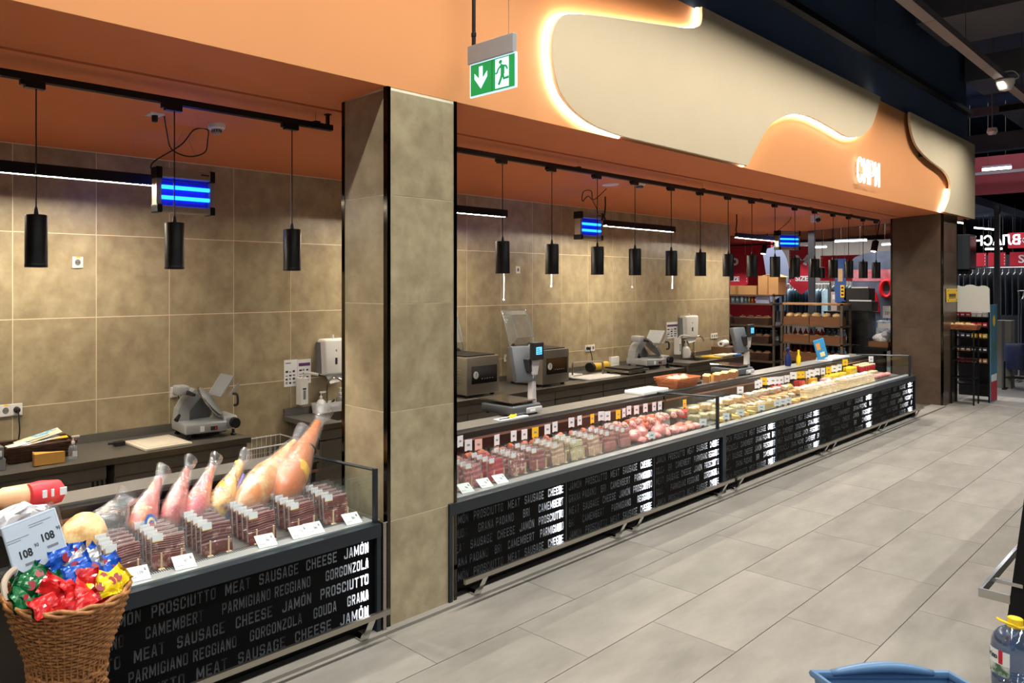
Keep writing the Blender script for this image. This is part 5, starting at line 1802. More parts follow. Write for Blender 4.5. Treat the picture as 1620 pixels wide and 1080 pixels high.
M_NETP = mat('rose_speckled_sausage', (196, 120, 116), 0.4, col2=(236, 206, 196), scale=50, thr=(0.4, 0.5))
# back row of the meat counter
loose('salami_piece', 'salami', 'salami', 'ball', (0.055, 0.04, 0.04), M_SALM, line(3.62, 5.2, 3.20, 9), 'speckled salami piece behind the packs of the meat counter, %s from the pillar', 'salami behind the packs', M_FILM)
loose('smoked_sausage', 'sausage', 'sausage', 'log', (0.10, 0.035, 0.035), M_ORS, line(3.75, 5.9, 3.30, 12, rz=0.4), 'orange smoked sausage at the back of the meat counter, %s from the pillar', 'sausages behind the packs')
loose('smoked_sausage', 'sausage', 'sausage', 'log', (0.09, 0.03, 0.03), M_REDS, line(5.2, 6.3, 3.19, 7, rz=0.8), 'red sausage behind the last packs of the meat counter, %s from the left', 'red sausages in the meat counter', M_FILM)
# right part of the meat counter
loose('cooked_ham', 'ham_piece', 'ham', 'ball', (0.10, 0.06, 0.055), M_PINK, [(5.93, 3.03, 0.2), (6.10, 3.06, 0.5), (6.30, 3.01, 0.1), (6.02, 3.17, 0.9), (6.22, 3.15, 0.2), (6.43, 3.10, 0.4)],
      'pink cooked ham piece at the right end of the sliced packs, %s of six', 'pink ham pieces', M_FILM)
loose('smoked_roll', 'meat_roll', 'meat', 'log', (0.16, 0.045, 0.04), M_ORS, [(6.35, 3.22, 0.15), (6.52, 3.17, 0.1), (6.68, 3.22, 0.2), (6.45, 3.30, 0.1), (6.72, 3.30, 0.0)], 'orange smoked meat roll before the glass divider, %s of five', 'smoked meat rolls')
loose('salami_slices', 'slice_heap', 'salami', 'ball', (0.06, 0.04, 0.03), M_SALM, [(6.50, 3.02, 0.1), (6.62, 3.03, 0.4), (6.60, 3.10, 0.2)], 'small heap of speckled salami slices near the glass divider, %s of three', 'salami heaps')
loose('bacon_piece', 'bacon', 'bacon', 'log', (0.11, 0.035, 0.025), M_REDS, [(6.72, 2.99, 0.2), (6.85, 3.00, 0.1), (6.80, 3.07, 0.2), (6.95, 3.05, 0.3)], 'pink bacon strip piece beside the glass divider, %s of four', 'bacon pieces', M_FILM)
loose('smoked_bacon', 'bacon_block', 'bacon', 'block', (0.07, 0.035, 0.04), M_SMOKE, [(6.86, 3.13, 0.2)], 'dark brown smoked bacon block near the glass divider', None)
loose('poultry_piece', 'meat_piece', 'meat', 'ball', (0.07, 0.05, 0.04), mp('pale_rose_poultry', (238, 196, 176), (226, 160, 140), scale=12), line(6.05, 6.95, 3.31, 7), 'pale rose meat piece at the back before the glass divider, %s from the left', 'pale meat pieces', M_FILM)
# cheeses
loose('red_cheese_block', 'wax_block', 'cheese', 'block', (0.17, 0.045, 0.04), M_REDWAX, [(7.36, 3.24, 0.05)], 'long red waxed cheese block right behind the glass divider', None)
loose('white_cheese', 'cheese', 'cheese', 'block', (0.085, 0.05, 0.035), M_BRIE, line(7.2, 8.2, 3.10, 7) + line(7.3, 8.3, 3.20, 6) + line(7.25, 8.3, 3.31, 6), 'wrapped white cheese near the glass divider, %s counting from the front row', 'white cheeses', M_FILM)
loose('yellow_cheese', 'cheese', 'cheese', 'wedge', (0.08, 0.04, 0.02), M_PALEY, line(7.45, 8.15, 2.99, 6, rz=0.5), 'pale yellow cheese wedge at the front glass of the cheese counter, %s from the left', 'yellow front wedges')
loose('white_parcel', 'parcel', 'cheese', 'block', (0.06, 0.05, 0.045), mat('white_foil', (230, 232, 236), 0.3, 0.2, var=0.1, scale=14), line(8.05, 8.6, 3.30, 5), 'white wrapped cheese parcel at the back of the cheese counter, %s from the left', 'white parcels')
loose('grey_cheese', 'cheese', 'cheese', 'block', (0.075, 0.05, 0.05), M_GREYR, [(7.98, 3.06, 0.1), (7.75, 3.14, 0.3)], 'grey rinded cheese piece in the cheese counter, %s of two', 'grey rinded cheeses')
loose('cheese_slice', 'cut_cheese', 'cheese', 'slice', (0.09, 0.014, 0.04), M_BRIE, [(8.30 + 0.11 * i, 3.17, -0.9) for i in range(5)], 'half round cheese slice with brown rind standing in the cheese counter, %s from the left', 'half round slices', None, 0.2,
      lambda s: ('rind', MB().tube([(s[0] * math.cos(PI * i / 10), 0, s[2] * 2 * math.sin(PI * i / 10)) for i in range(11)], 0.0155, 5).mesh('rind', M_RINDB)))
loose('cheese_stick', 'cut_cheese', 'cheese', 'wedge', (0.12, 0.03, 0.025), M_PALEY, line(8.15, 9.0, 3.05, 9, 0.02, -0.8, 0.15), 'pale cheese stick lying aslant in the cheese counter, %s from the left', 'pale cheese sticks', M_FILM)
loose('orange_cheese', 'cut_cheese', 'cheese', 'block', (0.12, 0.05, 0.035), M_GOUDA, line(8.65, 9.55, 3.27, 6, 0.01, 0.2, 0.2), 'orange cheese block at the back of the cheese counter, %s from the left', 'orange cheese blocks', M_FILM)
loose('orange_wedge', 'cut_cheese', 'cheese', 'wedge', (0.12, 0.05, 0.03), M_GOUDA, line(8.9, 10.0, 3.16, 9, 0.015, 0.4, 0.3), 'orange cheese wedge in the middle of the cheese counter, %s from the left', 'orange cheese wedges', M_FILM)
loose('rose_cheese', 'cut_cheese', 'cheese', 'block', (0.08, 0.04, 0.03), mat('rose_cheese', (212, 160, 136), 0.5, var=0.2, scale=12), line(8.45, 9.1, 3.22, 5), 'rose tinted cheese piece in the cheese counter, %s from the left', 'rose cheese pieces', M_FILM)
loose('amber_wedge', 'cut_cheese', 'cheese', 'wedge', (0.11, 0.045, 0.02), M_GOUDA, line(9.0, 9.6, 2.99, 5, 0.01, 0.2, 0.2), 'amber cheese wedge at the front glass, %s from the left', 'amber front wedges')
loose('red_cheese_block', 'wax_block', 'cheese', 'block', (0.13, 0.055, 0.055), M_REDWAX, [(9.68, 3.28, 0.1)], 'big bright red waxed cheese block in the middle of the cheese counter', None)
loose('red_cheese_block', 'wax_block', 'cheese', 'block', (0.11, 0.05, 0.05), M_REDWAX, [(10.42, 3.29, 0.1)], 'smaller red waxed cheese block right of the big one', None)
loose('orange_pack', 'pack', 'cheese', 'block', (0.11, 0.05, 0.055), M_ORP, [(10.80, 3.28, 0.1)], 'orange packed cheese block in the cheese counter', None)
loose('speckled_sausage', 'sausage', 'sausage', 'block', (0.13, 0.05, 0.045), M_NETP, [(11.10, 3.22, 0.1)], 'rose speckled sausage block among the cheeses', None, M_FILM)
loose('cream_roll', 'cheese', 'cheese', 'log', (0.13, 0.045, 0.045), M_PALEY, [(10.05, 3.29, 0.1), (9.35, 3.31, 0.1), (10.62, 3.2, 0.2)], 'cream coloured cheese roll in the cheese counter, %s of three', 'cream cheese rolls')
loose('olive_pack', 'pack', 'cheese', 'block', (0.10, 0.05, 0.035), mat('olive_cheese_pack', (190, 170, 96), 0.45, col2=(214, 198, 140), scale=14), line(10.1, 12.0, 3.16, 12), 'olive tinted cheese pack in the middle row of the cheese counter, %s from the left', 'olive cheese packs', M_FILM)
loose('yellow_pack', 'pack', 'cheese', 'block', (0.10, 0.05, 0.05), M_YELP, line(11.35, 11.9, 3.28, 4, 0.004, 0, 0.08), 'bright yellow cheese pack at the back of the cheese counter, %s from the left', 'yellow cheese packs')
loose('yellow_cheese_block', 'pack', 'cheese', 'block', (0.16, 0.06, 0.075), M_YELP, [(12.25, 3.28, 0.05)], 'large bright yellow cheese block near the right end', None)
loose('white_pot', 'pot', 'cheese', 'block', (0.07, 0.045, 0.035), M_BRIE, line(12.2, 12.85, 3.17, 5), 'white cheese pot near the right end of the cheese counter, %s from the left', 'white pots')
loose('pink_parcel', 'parcel', 'meat', 'ball', (0.07, 0.045, 0.03), M_PINK, line(12.45, 12.95, 3.05, 5), 'pinkish parcel at the right end of the cheese counter, %s from the left', 'pink parcels')
LAB = lambda s: ('paper_label', MB().box(-s[0] * 0.6, s[0] * 0.6, -s[1] * 0.6, s[1] * 0.6, s[2] * 2 + 0.001, s[2] * 2 + 0.003).mesh('paper_label', M_PAPER))
M_CHZ = [mat('wrapped_cheese_%d' % i, c, 0.45, col2=c2, scale=14) for i, (c, c2) in enumerate([((214, 190, 128), (186, 152, 84)), ((206, 140, 70), (220, 176, 110)), ((224, 214, 190), (190, 176, 140)), ((190, 116, 96), (222, 178, 150))])]
for q, (x0, x1, y, n, dz, nm) in enumerate(((7.25, 8.30, 3.15, 9, 0.072, 'upper layer left part'), (8.45, 9.60, 3.11, 11, 0.0, 'middle row left part'), (8.7, 9.7, 3.21, 10, 0.062, 'upper layer middle part'), (10.1, 12.3, 3.22, 16, 0.0, 'back row right part'))):
    for c in range(2):
        loose('wrapped_cheese', 'cheese', 'cheese', 'block', (0.048, 0.034, 0.026), M_CHZ[(q + c) % 4], line(x0 + c * (x1 - x0) / n / 2, x1, y, n // 2 + 1, 0.012, 0.3, 0.5),
              '%s wrapped cheese in the cheese counter, %s, %%s from the left' % (('pale', 'tinted')[c], nm), 'wrapped cheeses of the cheese counter', M_FILM, 0, LAB, dz)
loose('sausage_piece', 'sausage', 'sausage', 'log', (0.07, 0.026, 0.026), M_SALM, line(5.95, 6.95, 3.12, 8, 0.02, 0.5, 0.4), 'speckled sausage piece lying over the ham, %s from the left', 'sausage pieces over the ham', M_FILM, 0, None, 0.085)
loose('ham_slice', 'ham_piece', 'ham', 'ball', (0.06, 0.045, 0.03), M_PINK, line(5.95, 6.95, 2.985, 8, 0.008, 0.2, 0.4), 'pink ham slice heap at the front glass of the meat counter, %s from the left', 'ham slices at the front glass')
loose('chorizo_piece', 'sausage', 'sausage', 'log', (0.06, 0.024, 0.024), M_ORS, line(3.62, 5.7, 3.255, 14, 0.01, 0.6, 0.5), 'orange chorizo piece lying on the back row, %s from the pillar', 'chorizo pieces on the back row', None, 0, None, 0.06)
CAN = [('can_body', MB().lathe([(0.028, 0.0), (0.031, 0.004), (0.031, 0.06)], 14).mesh('can_body', mat('dark_jar', (70, 40, 40), 0.25, var=0.2, scale=14), True)),
       ('can_band', MB().lathe([(0.0315, 0.06), (0.0315, 0.125), (0.028, 0.13)], 14).mesh('can_band', mat('red_jar_label', (184, 40, 44), 0.35, var=0.2, scale=14), True)),
       ('can_lid', MB().lathe([(0.029, 0.13), (0.029, 0.145)], 14).mesh('can_lid', M_CREAM, True))]
for i in range(12):
    x, y = 12.55 + 0.10 * (i % 6), 3.30 - 0.07 * (i // 6)
    o = thing('jar', 'red banded jar by the right end glass, %s in the %s row' % (ORD[i % 6], 'back' if i < 6 else 'front'), 'jar', (x, y, deck_z(y) + 0.001), group='red banded jars')
    for n_, me in CAN:
        link(n_, me, o)
# upright cheese packs leaning in the front row
PKINDS.append(('pale_cheese_pack', (158, 122, 40), (190, 160, 84), 2, 12, (0.35, 0.6)))
for i in range(18):
    x = 9.72 + i * 0.135
    if i == 8:
        continue
    pack(x, 3.0 + 0.01 * (i % 2), 0.13, 0.15, 10, 'pale cheese pack leaning by the front glass, %s from the left' % NTH(i), 'pale leaning cheese packs', 0.62, math.radians(-72) + R.uniform(-0.12, 0.12))

# ------------------------------------------------------------------ things on the rear ledge of the counters
M_SCALE = mat('dark_grey_scale', (76, 78, 82), 0.4, var=0.08, scale=8)
M_SCALEL = mat('pale_grey_scale', (176, 172, 170), 0.4, var=0.05, scale=8)
M_LCD = mat('lit_blue_display', (90, 170, 230), 0.3, var=0.15, scale=40, emit=1.1, ecol=(90, 180, 245))


def shop_scale(x, y, label):
    t = thing('counter_scale', label, 'scale', (x, y, 0.85), group='counter scales with displays')
    for a in (-0.15, 0.15):
        for b in (-0.12, 0.12):
            MB().lathe([(0.014, 0), (0.014, 0.014)], 8, a, b).build('foot', M_RUBBER, t)
    MB().rbox(-0.19, 0.19, -0.15, 0.16, 0.012, 0.085, 0.018, 3).build('body', M_SCALE, t, smooth=True)
    MB().rbox(-0.02, 0.192, -0.158, -0.10, 0.014, 0.06, 0.008, 2).build('front_strip', M_SCALEL, t, smooth=True)
    MB().box(0.02, 0.09, -0.1592, -0.1578, 0.028, 0.048).build('maker_plate', M_PAPER, t)
    MB().rbox(-0.185, 0.13, -0.14, 0.17, 0.105, 0.118, 0.005, 1).build('weighing_plate', M_CHROME, t)
    MB().lathe([(0.03, 0.08), (0.03, 0.106)], 12, -0.03, 0.02).build('plate_stem', M_RUBBER, t)
    MB().prism([(0.105, 0.06), (0.165, 0.06), (0.150, 0.32), (0.118, 0.32)], -0.12, -0.075).build('post', M_SCALEL, t)
    # operator screen: tall dark housing turned to the back
    s = MB().rbox(-0.03, 0.16, -0.02, 0.035, 0.26, 0.55, 0.012, 2)
    c = Vector((0.06, -0.04, 0.4))
    s.xf(Matrix.Translation((-0.005, -0.05, 0.0)) @ Matrix.Translation(c) @ Euler((math.radians(-14), 0, math.radians(-18))).to_matrix().to_4x4() @ Matrix.Translation(-c))
    s.build('operator_screen', M_SCALE, t, smooth=True)
    MB().rbox(0.065, 0.15, -0.115, -0.05, 0.33, 0.44, 0.01, 2).build('screen_mount', M_RUBBER, t)
    MB().prism([(0.11, 0.31), (0.17, 0.31), (0.205, 0.45), (0.10, 0.45)], -0.125, -0.10).build('display_neck', M_SCALEL, t)
    d = MB().rbox(0.075, 0.225, -0.15, -0.115, 0.43, 0.575, 0.008, 2).build('customer_display', M_RUBBER, t)
    MB().box(0.115, 0.19, -0.1525, -0.149, 0.475, 0.535).build('lcd', M_LCD, d)
    for k in range(3):
        MB().box(0.122, 0.182 - 0.012 * k, -0.1535, -0.1525, 0.485 + 0.016 * k, 0.491 + 0.016 * k).build('lcd_text', mat('lcd_dark_blue', (30, 70, 140), 0.5, var=0.1, scale=20), d)
    return t


shop_scale(5.08, 3.60, 'dark counter scale with blue display near the pillar')
shop_scale(9.30, 3.60, 'dark counter scale with blue display at the far end of the long counter')
t = thing('knife_tray', 'pale tray with a yellow sponge on the ledge before the near scale', 'tray', (4.86, 3.455, 0.85))
MB().rbox(-0.17, 0.19, -0.035, 0.035, 0, 0.008, 0.003, 1).build('tray', M_WHITE, t)
MB().box(-0.02, 0.07, -0.02, 0.015, 0.008, 0.024, (0, -0.15, 0.3)).build('sponge', M_YELLOW, t)
MB().box(-0.16, -0.04, -0.02, -0.008, 0.008, 0.014).build('knife', M_RUBBER, t)
board(6.82, 7.30, 3.39, 3.58, 0.85, 'white cutting board on the counter ledge above the glass divider', M_WHITE, 0, 0.035)
board(11.95, 12.65, 3.39, 3.58, 0.85, 'white cutting board on the counter ledge near the far end', M_WHITE, 0, 0.03)
M_WICKL = mat('orange_brown_wicker', (196, 118, 70), 0.6, col2=(140, 76, 42), scale=60, bump=0.4, stretch=(0.25, 0.25, 1.6))
wicker_tray('bread_basket', 'orange brown wicker basket of bagged bread on the counter ledge', (7.72, 3.50, 0.852), 0.42, 0.16, 0.09, M_WICKL, 0, 0.035)
M_BREAD = mat('pale_bread', (236, 210, 170), 0.7, col2=(206, 160, 104), scale=14)
for i in range(6):
    o = thing('bread_roll', 'pale bagged bread roll in the wicker basket on the ledge, %s from the left' % ORD[i], 'bread', (7.55 + 0.07 * i, 3.49 + 0.03 * (i % 2), 0.865), group='bread rolls in the ledge basket')
    MB().ball((0, 0, 0.045), (0.05, 0.045, 0.045), 10, 8).noise(0.008, 20, i).build('crust', M_BREAD, o, smooth=True)
    MB().ball((0, 0, 0.05), (0.056, 0.05, 0.056), 10, 8).noise(0.012, 24, i).build('clear_bag', M_BAG, o, smooth='all')
for i in range(8):
    o = thing('cheese_wedge', 'yellow wrapped cheese wedge standing on the counter ledge, %s from the left' % ORD[i], 'cheese', (8.28 + 0.105 * i, 3.46 + 0.035 * (i % 2), 0.851), group='cheese wedges on the ledge', rot=(0, 0, R.uniform(0.3, 1.0)))
    MB().prism([(-0.06, 0), (0.06, 0), (0.06, 0.03), (-0.03, 0.085), (-0.06, 0.07)], -0.03, 0.03).build('cut_cheese', mat('amber_wedge_cheese', (238, 184, 96), 0.45, var=0.12, scale=10), o)
    MB().box(-0.063, -0.059, -0.031, 0.031, 0, 0.07).build('rind', M_RINDB, o)
t = thing('knife_rest', 'small black knife rest beside the bread basket', 'knife rest', (8.08, 3.47, 0.85))
MB().rbox(-0.06, 0.06, -0.03, 0.03, 0, 0.03, 0.006, 1).build('block', M_RUBBER, t)
MB().box(-0.02, 0.13, -0.008, 0.008, 0.03, 0.04).build('blade', M_CHROME, t)
# slanted blue leaflet stand, yellow pencil and blue marker at the far end of the ledge
t = thing('leaflet_stand', 'slanted blue advert card with a cheese picture on the far ledge', 'advert card', (11.85, 3.47, 0.85), math.radians(-30))
sl = MB().box(-0.08, 0.08, -0.004, 0.004, 0, 0.27, (0, 0, 0))
sl.xf(Euler((0, math.radians(-16), 0)).to_matrix().to_4x4())
sl.v = [(p[0], p[1], p[2] + 0.03) for p in sl.v]
sl.build('card', mat('sky_blue_print', (60, 150, 206), 0.5, var=0.15, scale=9), t)
for (a0, a1, z0, z1, m_) in ((-0.05, 0.01, 0.16, 0.25, M_GOUDA), (-0.02, 0.05, 0.06, 0.12, M_CREAM)):
    s2 = MB().box(a0, a1, -0.006, -0.0035, z0, z1)
    s2.xf(Euler((0, math.radians(-16), 0)).to_matrix().to_4x4())
    s2.build('printed_picture', m_, t)
MB().box(-0.10, 0.12, -0.02, 0.02, 0, 0.008).build('foot', M_WHITE, t)
t = thing('yellow_bottle', 'slim yellow bottle on the far ledge', 'bottle', (11.05, 3.50, 0.85))
MB().lathe([(0.022, 0), (0.024, 0.01), (0.024, 0.10), (0.012, 0.13), (0.010, 0.17)], 12).build('body', M_YELP, t, smooth=True)
MB().lathe([(0.012, 0.17), (0.012, 0.19)], 10).build('cap', M_YELP, t)
t = thing('blue_bottle', 'dark blue spray bottle beside the slim yellow bottle', 'bottle', (10.75, 3.52, 0.85))
MB().lathe([(0.03, 0), (0.035, 0.02), (0.035, 0.12), (0.014, 0.17), (0.014, 0.2)], 12).build('body', mat('navy_plastic', (24, 36, 92), 0.35, var=0.1, scale=8), t, smooth=True)
MB().box(-0.03, 0.02, -0.012, 0.012, 0.2, 0.23).build('spray_head', mat('navy_plastic', (24, 36, 92)), t)

# ------------------------------------------------------------------ bakery shelves and crates past the end of the wall
M_TAUPE = mat('taupe_metal_frame', (104, 90, 76), 0.5, 0.3, var=0.1, scale=8)
M_SHELFW = mat('oak_shelf', (176, 130, 84), 0.6, var=0.2, scale=6, stretch=(1, 0.2, 1))
M_TRAYW = mat('brown_wooden_tray', (128, 82, 48), 0.65, var=0.25, scale=8, stretch=(1, 0.3, 2))
M_CARTON = mat('cardboard', (176, 132, 84), 0.8, var=0.1, scale=10)
M_LOAF = mat('bread_crust', (206, 150, 88), 0.7, col2=(236, 206, 158), scale=12)
M_COLA = mat('red_bottle_label', (186, 26, 34), 0.35, var=0.2, scale=14)
M_WATER = mat('blue_water_pack', (96, 138, 176), 0.3, var=0.25, scale=16)


def shelf_unit(y0, y1, levels, label, top_wood):
    t = thing('bakery_shelf', label, 'shelf', (14.5, y0, 0))
    W = y1 - y0
    for x in (0.0, 0.42):
        for y in (0.0, W - 0.03):
            MB().box(x, x + 0.03, y, y + 0.03, 0, levels[0] + (0.0 if top_wood else 0.02)).build('post', M_TAUPE, t)
    for i, z in enumerate(levels):
        MB().box(0.0, 0.45, 0.0, W, z - 0.03, z).build('shelf_board', M_SHELFW if (i == 0 and top_wood) else M_TAUPE, t)
    MB().box(0.445, 0.45, 0.03, W - 0.03, 0.1, levels[-2] if top_wood else levels[2]).build('back_panel', mat('dark_brown_back', (48, 32, 28), 0.8, var=0.2, scale=5), t)
    return t


shelf_unit(4.95, 6.35, [1.70, 1.55, 1.16, 0.84, 0.54], 'taupe bakery shelf with cardboard boxes on top', False)
shelf_unit(3.98, 4.86, [1.565, 1.20, 0.90, 0.60], 'lower bakery shelf with an oak top and bread trays', True)


def carton(x, y, z, w, d, h, label, open_=False):
    t = thing('cardboard_box', label, 'cardboard box', (x, y, z))
    MB().box(0, w, 0, d, 0, h).build('carton', M_CARTON, t)
    MB().box(-0.001, 0.0, d * 0.46, d * 0.54, 0, h).build('tape', mat('brown_tape', (150, 108, 62), 0.4, var=0.1, scale=10), t)
    if open_:
        for (a, b) in ((0, 0.10), (d - 0.10, d)):
            MB().box(0, w, a - 0.05, b, h, h + 0.006, (0.35 if a == 0 else -0.2, 0, 0)).build('flap', mat('pale_carton_inside', (222, 190, 140), 0.8, var=0.1, scale=8), t)


carton(14.52, 5.24, 1.7015, 0.38, 0.62, 0.155, 'long brown cardboard box on top of the bakery shelf')
carton(14.52, 4.90, 1.7015, 0.36, 0.31, 0.33, 'tall brown cardboard box with open flaps on the bakery shelf', True)

cols_p = [((150, 186, 206), 0.05), ((130, 170, 200), 0.045), ((176, 200, 214), 0.04), ((120, 150, 176), 0.03), ((196, 160, 40), 0.025), ((214, 90, 34), 0.02), ((170, 30, 34), 0.03), ((110, 196, 170), 0.04), ((150, 24, 36), 0.06)]
y = 6.25
for i in range(16):
    c, w = cols_p[i % len(cols_p)]
    t = thing('food_packet', 'upright coloured packet under the top of the bakery shelf, %s from the wall' % NTH(i), 'packet', (14.56, y - w, 1.5515), group='upright packets on the bakery shelf')
    MB().rbox(0, 0.12, 0, w, 0, 0.105, 0.006, 1).build('packet', mat('packet_%d' % (i % len(cols_p)), c, 0.5, var=0.1, scale=10), t)
    MB().box(-0.001, 0.0, w * 0.2, w * 0.8, 0.04, 0.07).build('print_block', M_PAPER, t)
    y -= w + 0.028
t = thing('shelf_notice', 'pale blue notice hung under the top of the bakery shelf', 'notice', (14.53, 5.04, 1.552))
MB().box(0, 0.004, 0, 0.21, 0, 0.11).build('sheet', mat('pale_blue_paper', (170, 180, 220), 0.7, var=0.2, scale=26), t)
MB().box(-0.001, 0, 0.03, 0.18, 0.06, 0.09).build('print_block', mat('grey_print', (140, 140, 150)), t)


def tray(y, z, w, h, label):
    t = thing('bread_tray', label, 'tray', (14.515, y, z + 0.0015), group='wooden bread trays')
    MB().box(0, 0.012, 0, w, 0, h).build('front_board', M_TRAYW, t)
    MB().box(0.29, 0.302, 0, w, 0, h).build('back_board', M_TRAYW, t)
    for yy in (0.0, w - 0.012):
        MB().box(0.012, 0.29, yy, yy + 0.012, 0, h).build('side_board', M_TRAYW, t)
    MB().box(0.012, 0.29, 0.012, w - 0.012, 0.004, 0.014).build('bottom', M_TRAYW, t)


def loaf(y, z, s, label, m=None, x=14.62):
    t = thing('bread_loaf', label, 'bread', (x, y, z), group='loaves on the bakery shelves', rot=(0, 0, R.uniform(-0.4, 0.4)))
    MB().ball((0, 0, 0.05 * s), (0.09 * s, 0.06 * s, 0.05 * s), 12, 8).noise(0.01, 16, R.randrange(50)).build('crust', m or M_LOAF, t, smooth=True)
    MB().box(-0.05 * s, 0.05 * s, -0.004, 0.004, 0.094 * s, 0.1 * s).build('scored_top', M_CREAM, t)


k = 0
for (y0, y1, z, h, lev) in ((4.02, 4.44, 1.20, 0.14, 'second'), (4.45, 4.82, 1.20, 0.13, 'second'), (4.02, 4.44, 0.90, 0.13, 'third'), (4.45, 4.82, 0.90, 0.13, 'third'), (4.02, 4.82, 0.60, 0.13, 'lowest')):
    tray(y0, z, y1 - y0, h, 'brown wooden bread tray on the %s board of the lower bakery shelf, %s' % (lev, 'right one' if y0 < 4.2 else 'left one'))
    n = max(3, int((y1 - y0) / 0.12))
    for i in range(n):
        loaf(y0 + 0.07 + (y1 - y0 - 0.14) * i / (n - 1), z + h - 0.03 if lev == 'second' else z + h - 0.07, 1.0 if lev == 'second' else 0.8,
             'loaf on the %s board of the lower bakery shelf, %s from the right' % (lev, NTH(i + (4 if y0 > 4.4 else 0))), mat('pale_floured_loaf', (238, 214, 168), 0.7, col2=(214, 168, 108), scale=10) if lev == 'second' else None)
        k += 1
for (y0, z, lb) in ((5.0, 1.16, 'second'), (5.0, 0.84, 'third'), (5.0, 0.54, 'lowest')):
    for j in range(2):
        yy = y0 + 0.03 + j * 0.62
        wicker_tray('bread_basket', 'dark wicker bread basket on the %s board of the tall bakery shelf, %s' % (lb, 'right one' if j == 0 else 'left one'), (14.665, yy + 0.29, z + 0.002), 0.26, 0.52, 0.12, M_WICK, 0, 0.015)
        for i in range(4):
            loaf(yy + 0.09 + 0.13 * i, z + 0.075, 0.95, 'brown loaf on the %s board of the tall bakery shelf, %s from the right' % (lb, NTH(i + 4 * j)), mat('brown_loaf', (142, 98, 66), 0.7, col2=(196, 150, 110), scale=10), 14.66)
# bottles stacked at the back of the boards
BOT = {}


def bottle(y, z, m, key, label, group, x=14.88, s=1.0):
    if key not in BOT:
        BOT[key] = (MB().lathe([(0.0, 0), (0.03, 0), (0.033, 0.01), (0.033, 0.12), (0.028, 0.15), (0.012, 0.19), (0.011, 0.21)], 12).mesh('bottle_body', m, True),
                    MB().lathe([(0.034, 0.05), (0.034, 0.115)], 12, cap=False).mesh('paper_label', M_PAPER if key != 'cola' else M_COLA, True),
                    MB().lathe([(0.013, 0.208), (0.013, 0.222), (0.0, 0.223)], 10).mesh('cap', M_COLA if key == 'cola' else M_WHITE, True))
    t = thing('bottle', label, 'bottle', (x, y, z + 0.002), group=group)
    for n_, me in zip(('bottle_body', 'paper_label', 'cap'), BOT[key]):
        link(n_, me, t)


for (z, nm) in ((0.90, 'third'), (0.60, 'lowest')):
    for i in range(10):
        cola = i > 3
        bottle(4.06 + i * 0.078, z, M_COLA if cola else M_WATER, 'cola' if cola else 'water', '%s bottle, %s from the right behind the trays of the %s board' % ('red labelled' if cola else 'blue water', NTH(i), nm), 'bottles behind the trays of the lower shelf')
for i in range(16):
    bottle(5.05 + i * 0.078, 0.84, M_WATER, 'water', 'blue water bottle at the back of the tall bakery shelf, %s from the right' % NTH(i), 'water bottles of the tall shelf')
for i in range(4):
    bottle(4.47 + 0.0 * i - 0.075 * i, 0.855, mat('olive_oil', (150, 130, 50), 0.2, var=0.2, scale=12), 'oil', 'olive oil bottle on the black table, %s from the left' % ORD[i], 'oil bottles on the black table', 15.06)

# black table with crates, printer stack and tray of bags
t = thing('black_table', 'black table behind the end of the counter', 'table', (15.0, 3.52, 0))
MB().box(0, 0.62, 0, 1.28, 0.80, 0.85).build('table_top', M_BLACK, t)
MB().box(0.02, 0.04, 0.02, 1.26, 0.2, 0.80).build('front_board', M_BLACK, t)
for x in (0.02, 0.56):
    for y in (0.02, 1.22):
        MB().box(x, x + 0.04, y, y + 0.04, 0, 0.80).build('leg', M_BLACK, t)
M_CRATE = mat('black_crate_plastic', (13, 15, 19), 0.4, var=0.2, scale=12)
for j, (y0, y1) in enumerate(((3.80, 4.12), (4.13, 4.43))):
    for i in range(4):
        z = 0.852 + i * 0.142
        t = thing('black_crate', 'ribbed black crate in the %s stack on the black table, %s from the bottom' % ('right' if j == 0 else 'left', ORD[i]), 'crate', (15.14, y0, z), group='stacked black crates')
        MB().box(0.01, 0.40, 0.006, y1 - y0 - 0.006, 0, 0.128).build('shell', M_CRATE, t)
        MB().box(0.0, 0.41, 0, y1 - y0, 0.128, 0.14).build('rim', M_CRATE, t)
        for k in range(3):
            MB().box(0.003, 0.01, 0.03, y1 - y0 - 0.03, 0.02 + 0.035 * k, 0.035 + 0.035 * k).build('rib', M_CRATE, t)
for i, (y0, y1, z0, z1, lb) in enumerate(((3.76, 4.20, 1.424, 1.60, 'lower dark box on top of the black crates'), (3.80, 4.16, 1.602, 1.82, 'upper dark box with white edges on top of the black crates'))):
    t = thing('dark_box', lb, 'box', (15.2, y0, z0))
    MB().rbox(0, 0.3, 0, y1 - y0, 0, z1 - z0, 0.01, 1).build('case', mat('dark_grey_box', (26, 26, 30), 0.5, var=0.2, scale=6), t)
    MB().box(-0.004, 0.06, 0.02, y1 - y0 - 0.12, z1 - z0 - 0.002, z1 - z0 + 0.02).build('paper_edge', M_PAPER, t)
t = thing('bag_tray', 'brown tray of white bags at the right end of the black table', 'tray', (15.08, 3.53, 0.852))
MB().box(0, 0.3, 0, 0.26, 0, 0.09).build('tray_box', M_TRAYW, t)
MB().ball((0.15, 0.13, 0.13), (0.12, 0.11, 0.09), 14, 10).noise(0.03, 14).build('bag_bundle', mat('white_bag_paper', (228, 228, 232)), t)
MB().ball((0.12, 0.06, 0.20), (0.08, 0.06, 0.07), 12, 8).noise(0.025, 16).build('bag_bundle', mat('grey_bag', (170, 172, 180), 0.4, var=0.2, scale=14), t)
t = thing('tool_heap', 'small heap of grey tools on the black table', 'tools', (15.05, 3.9, 0.851))
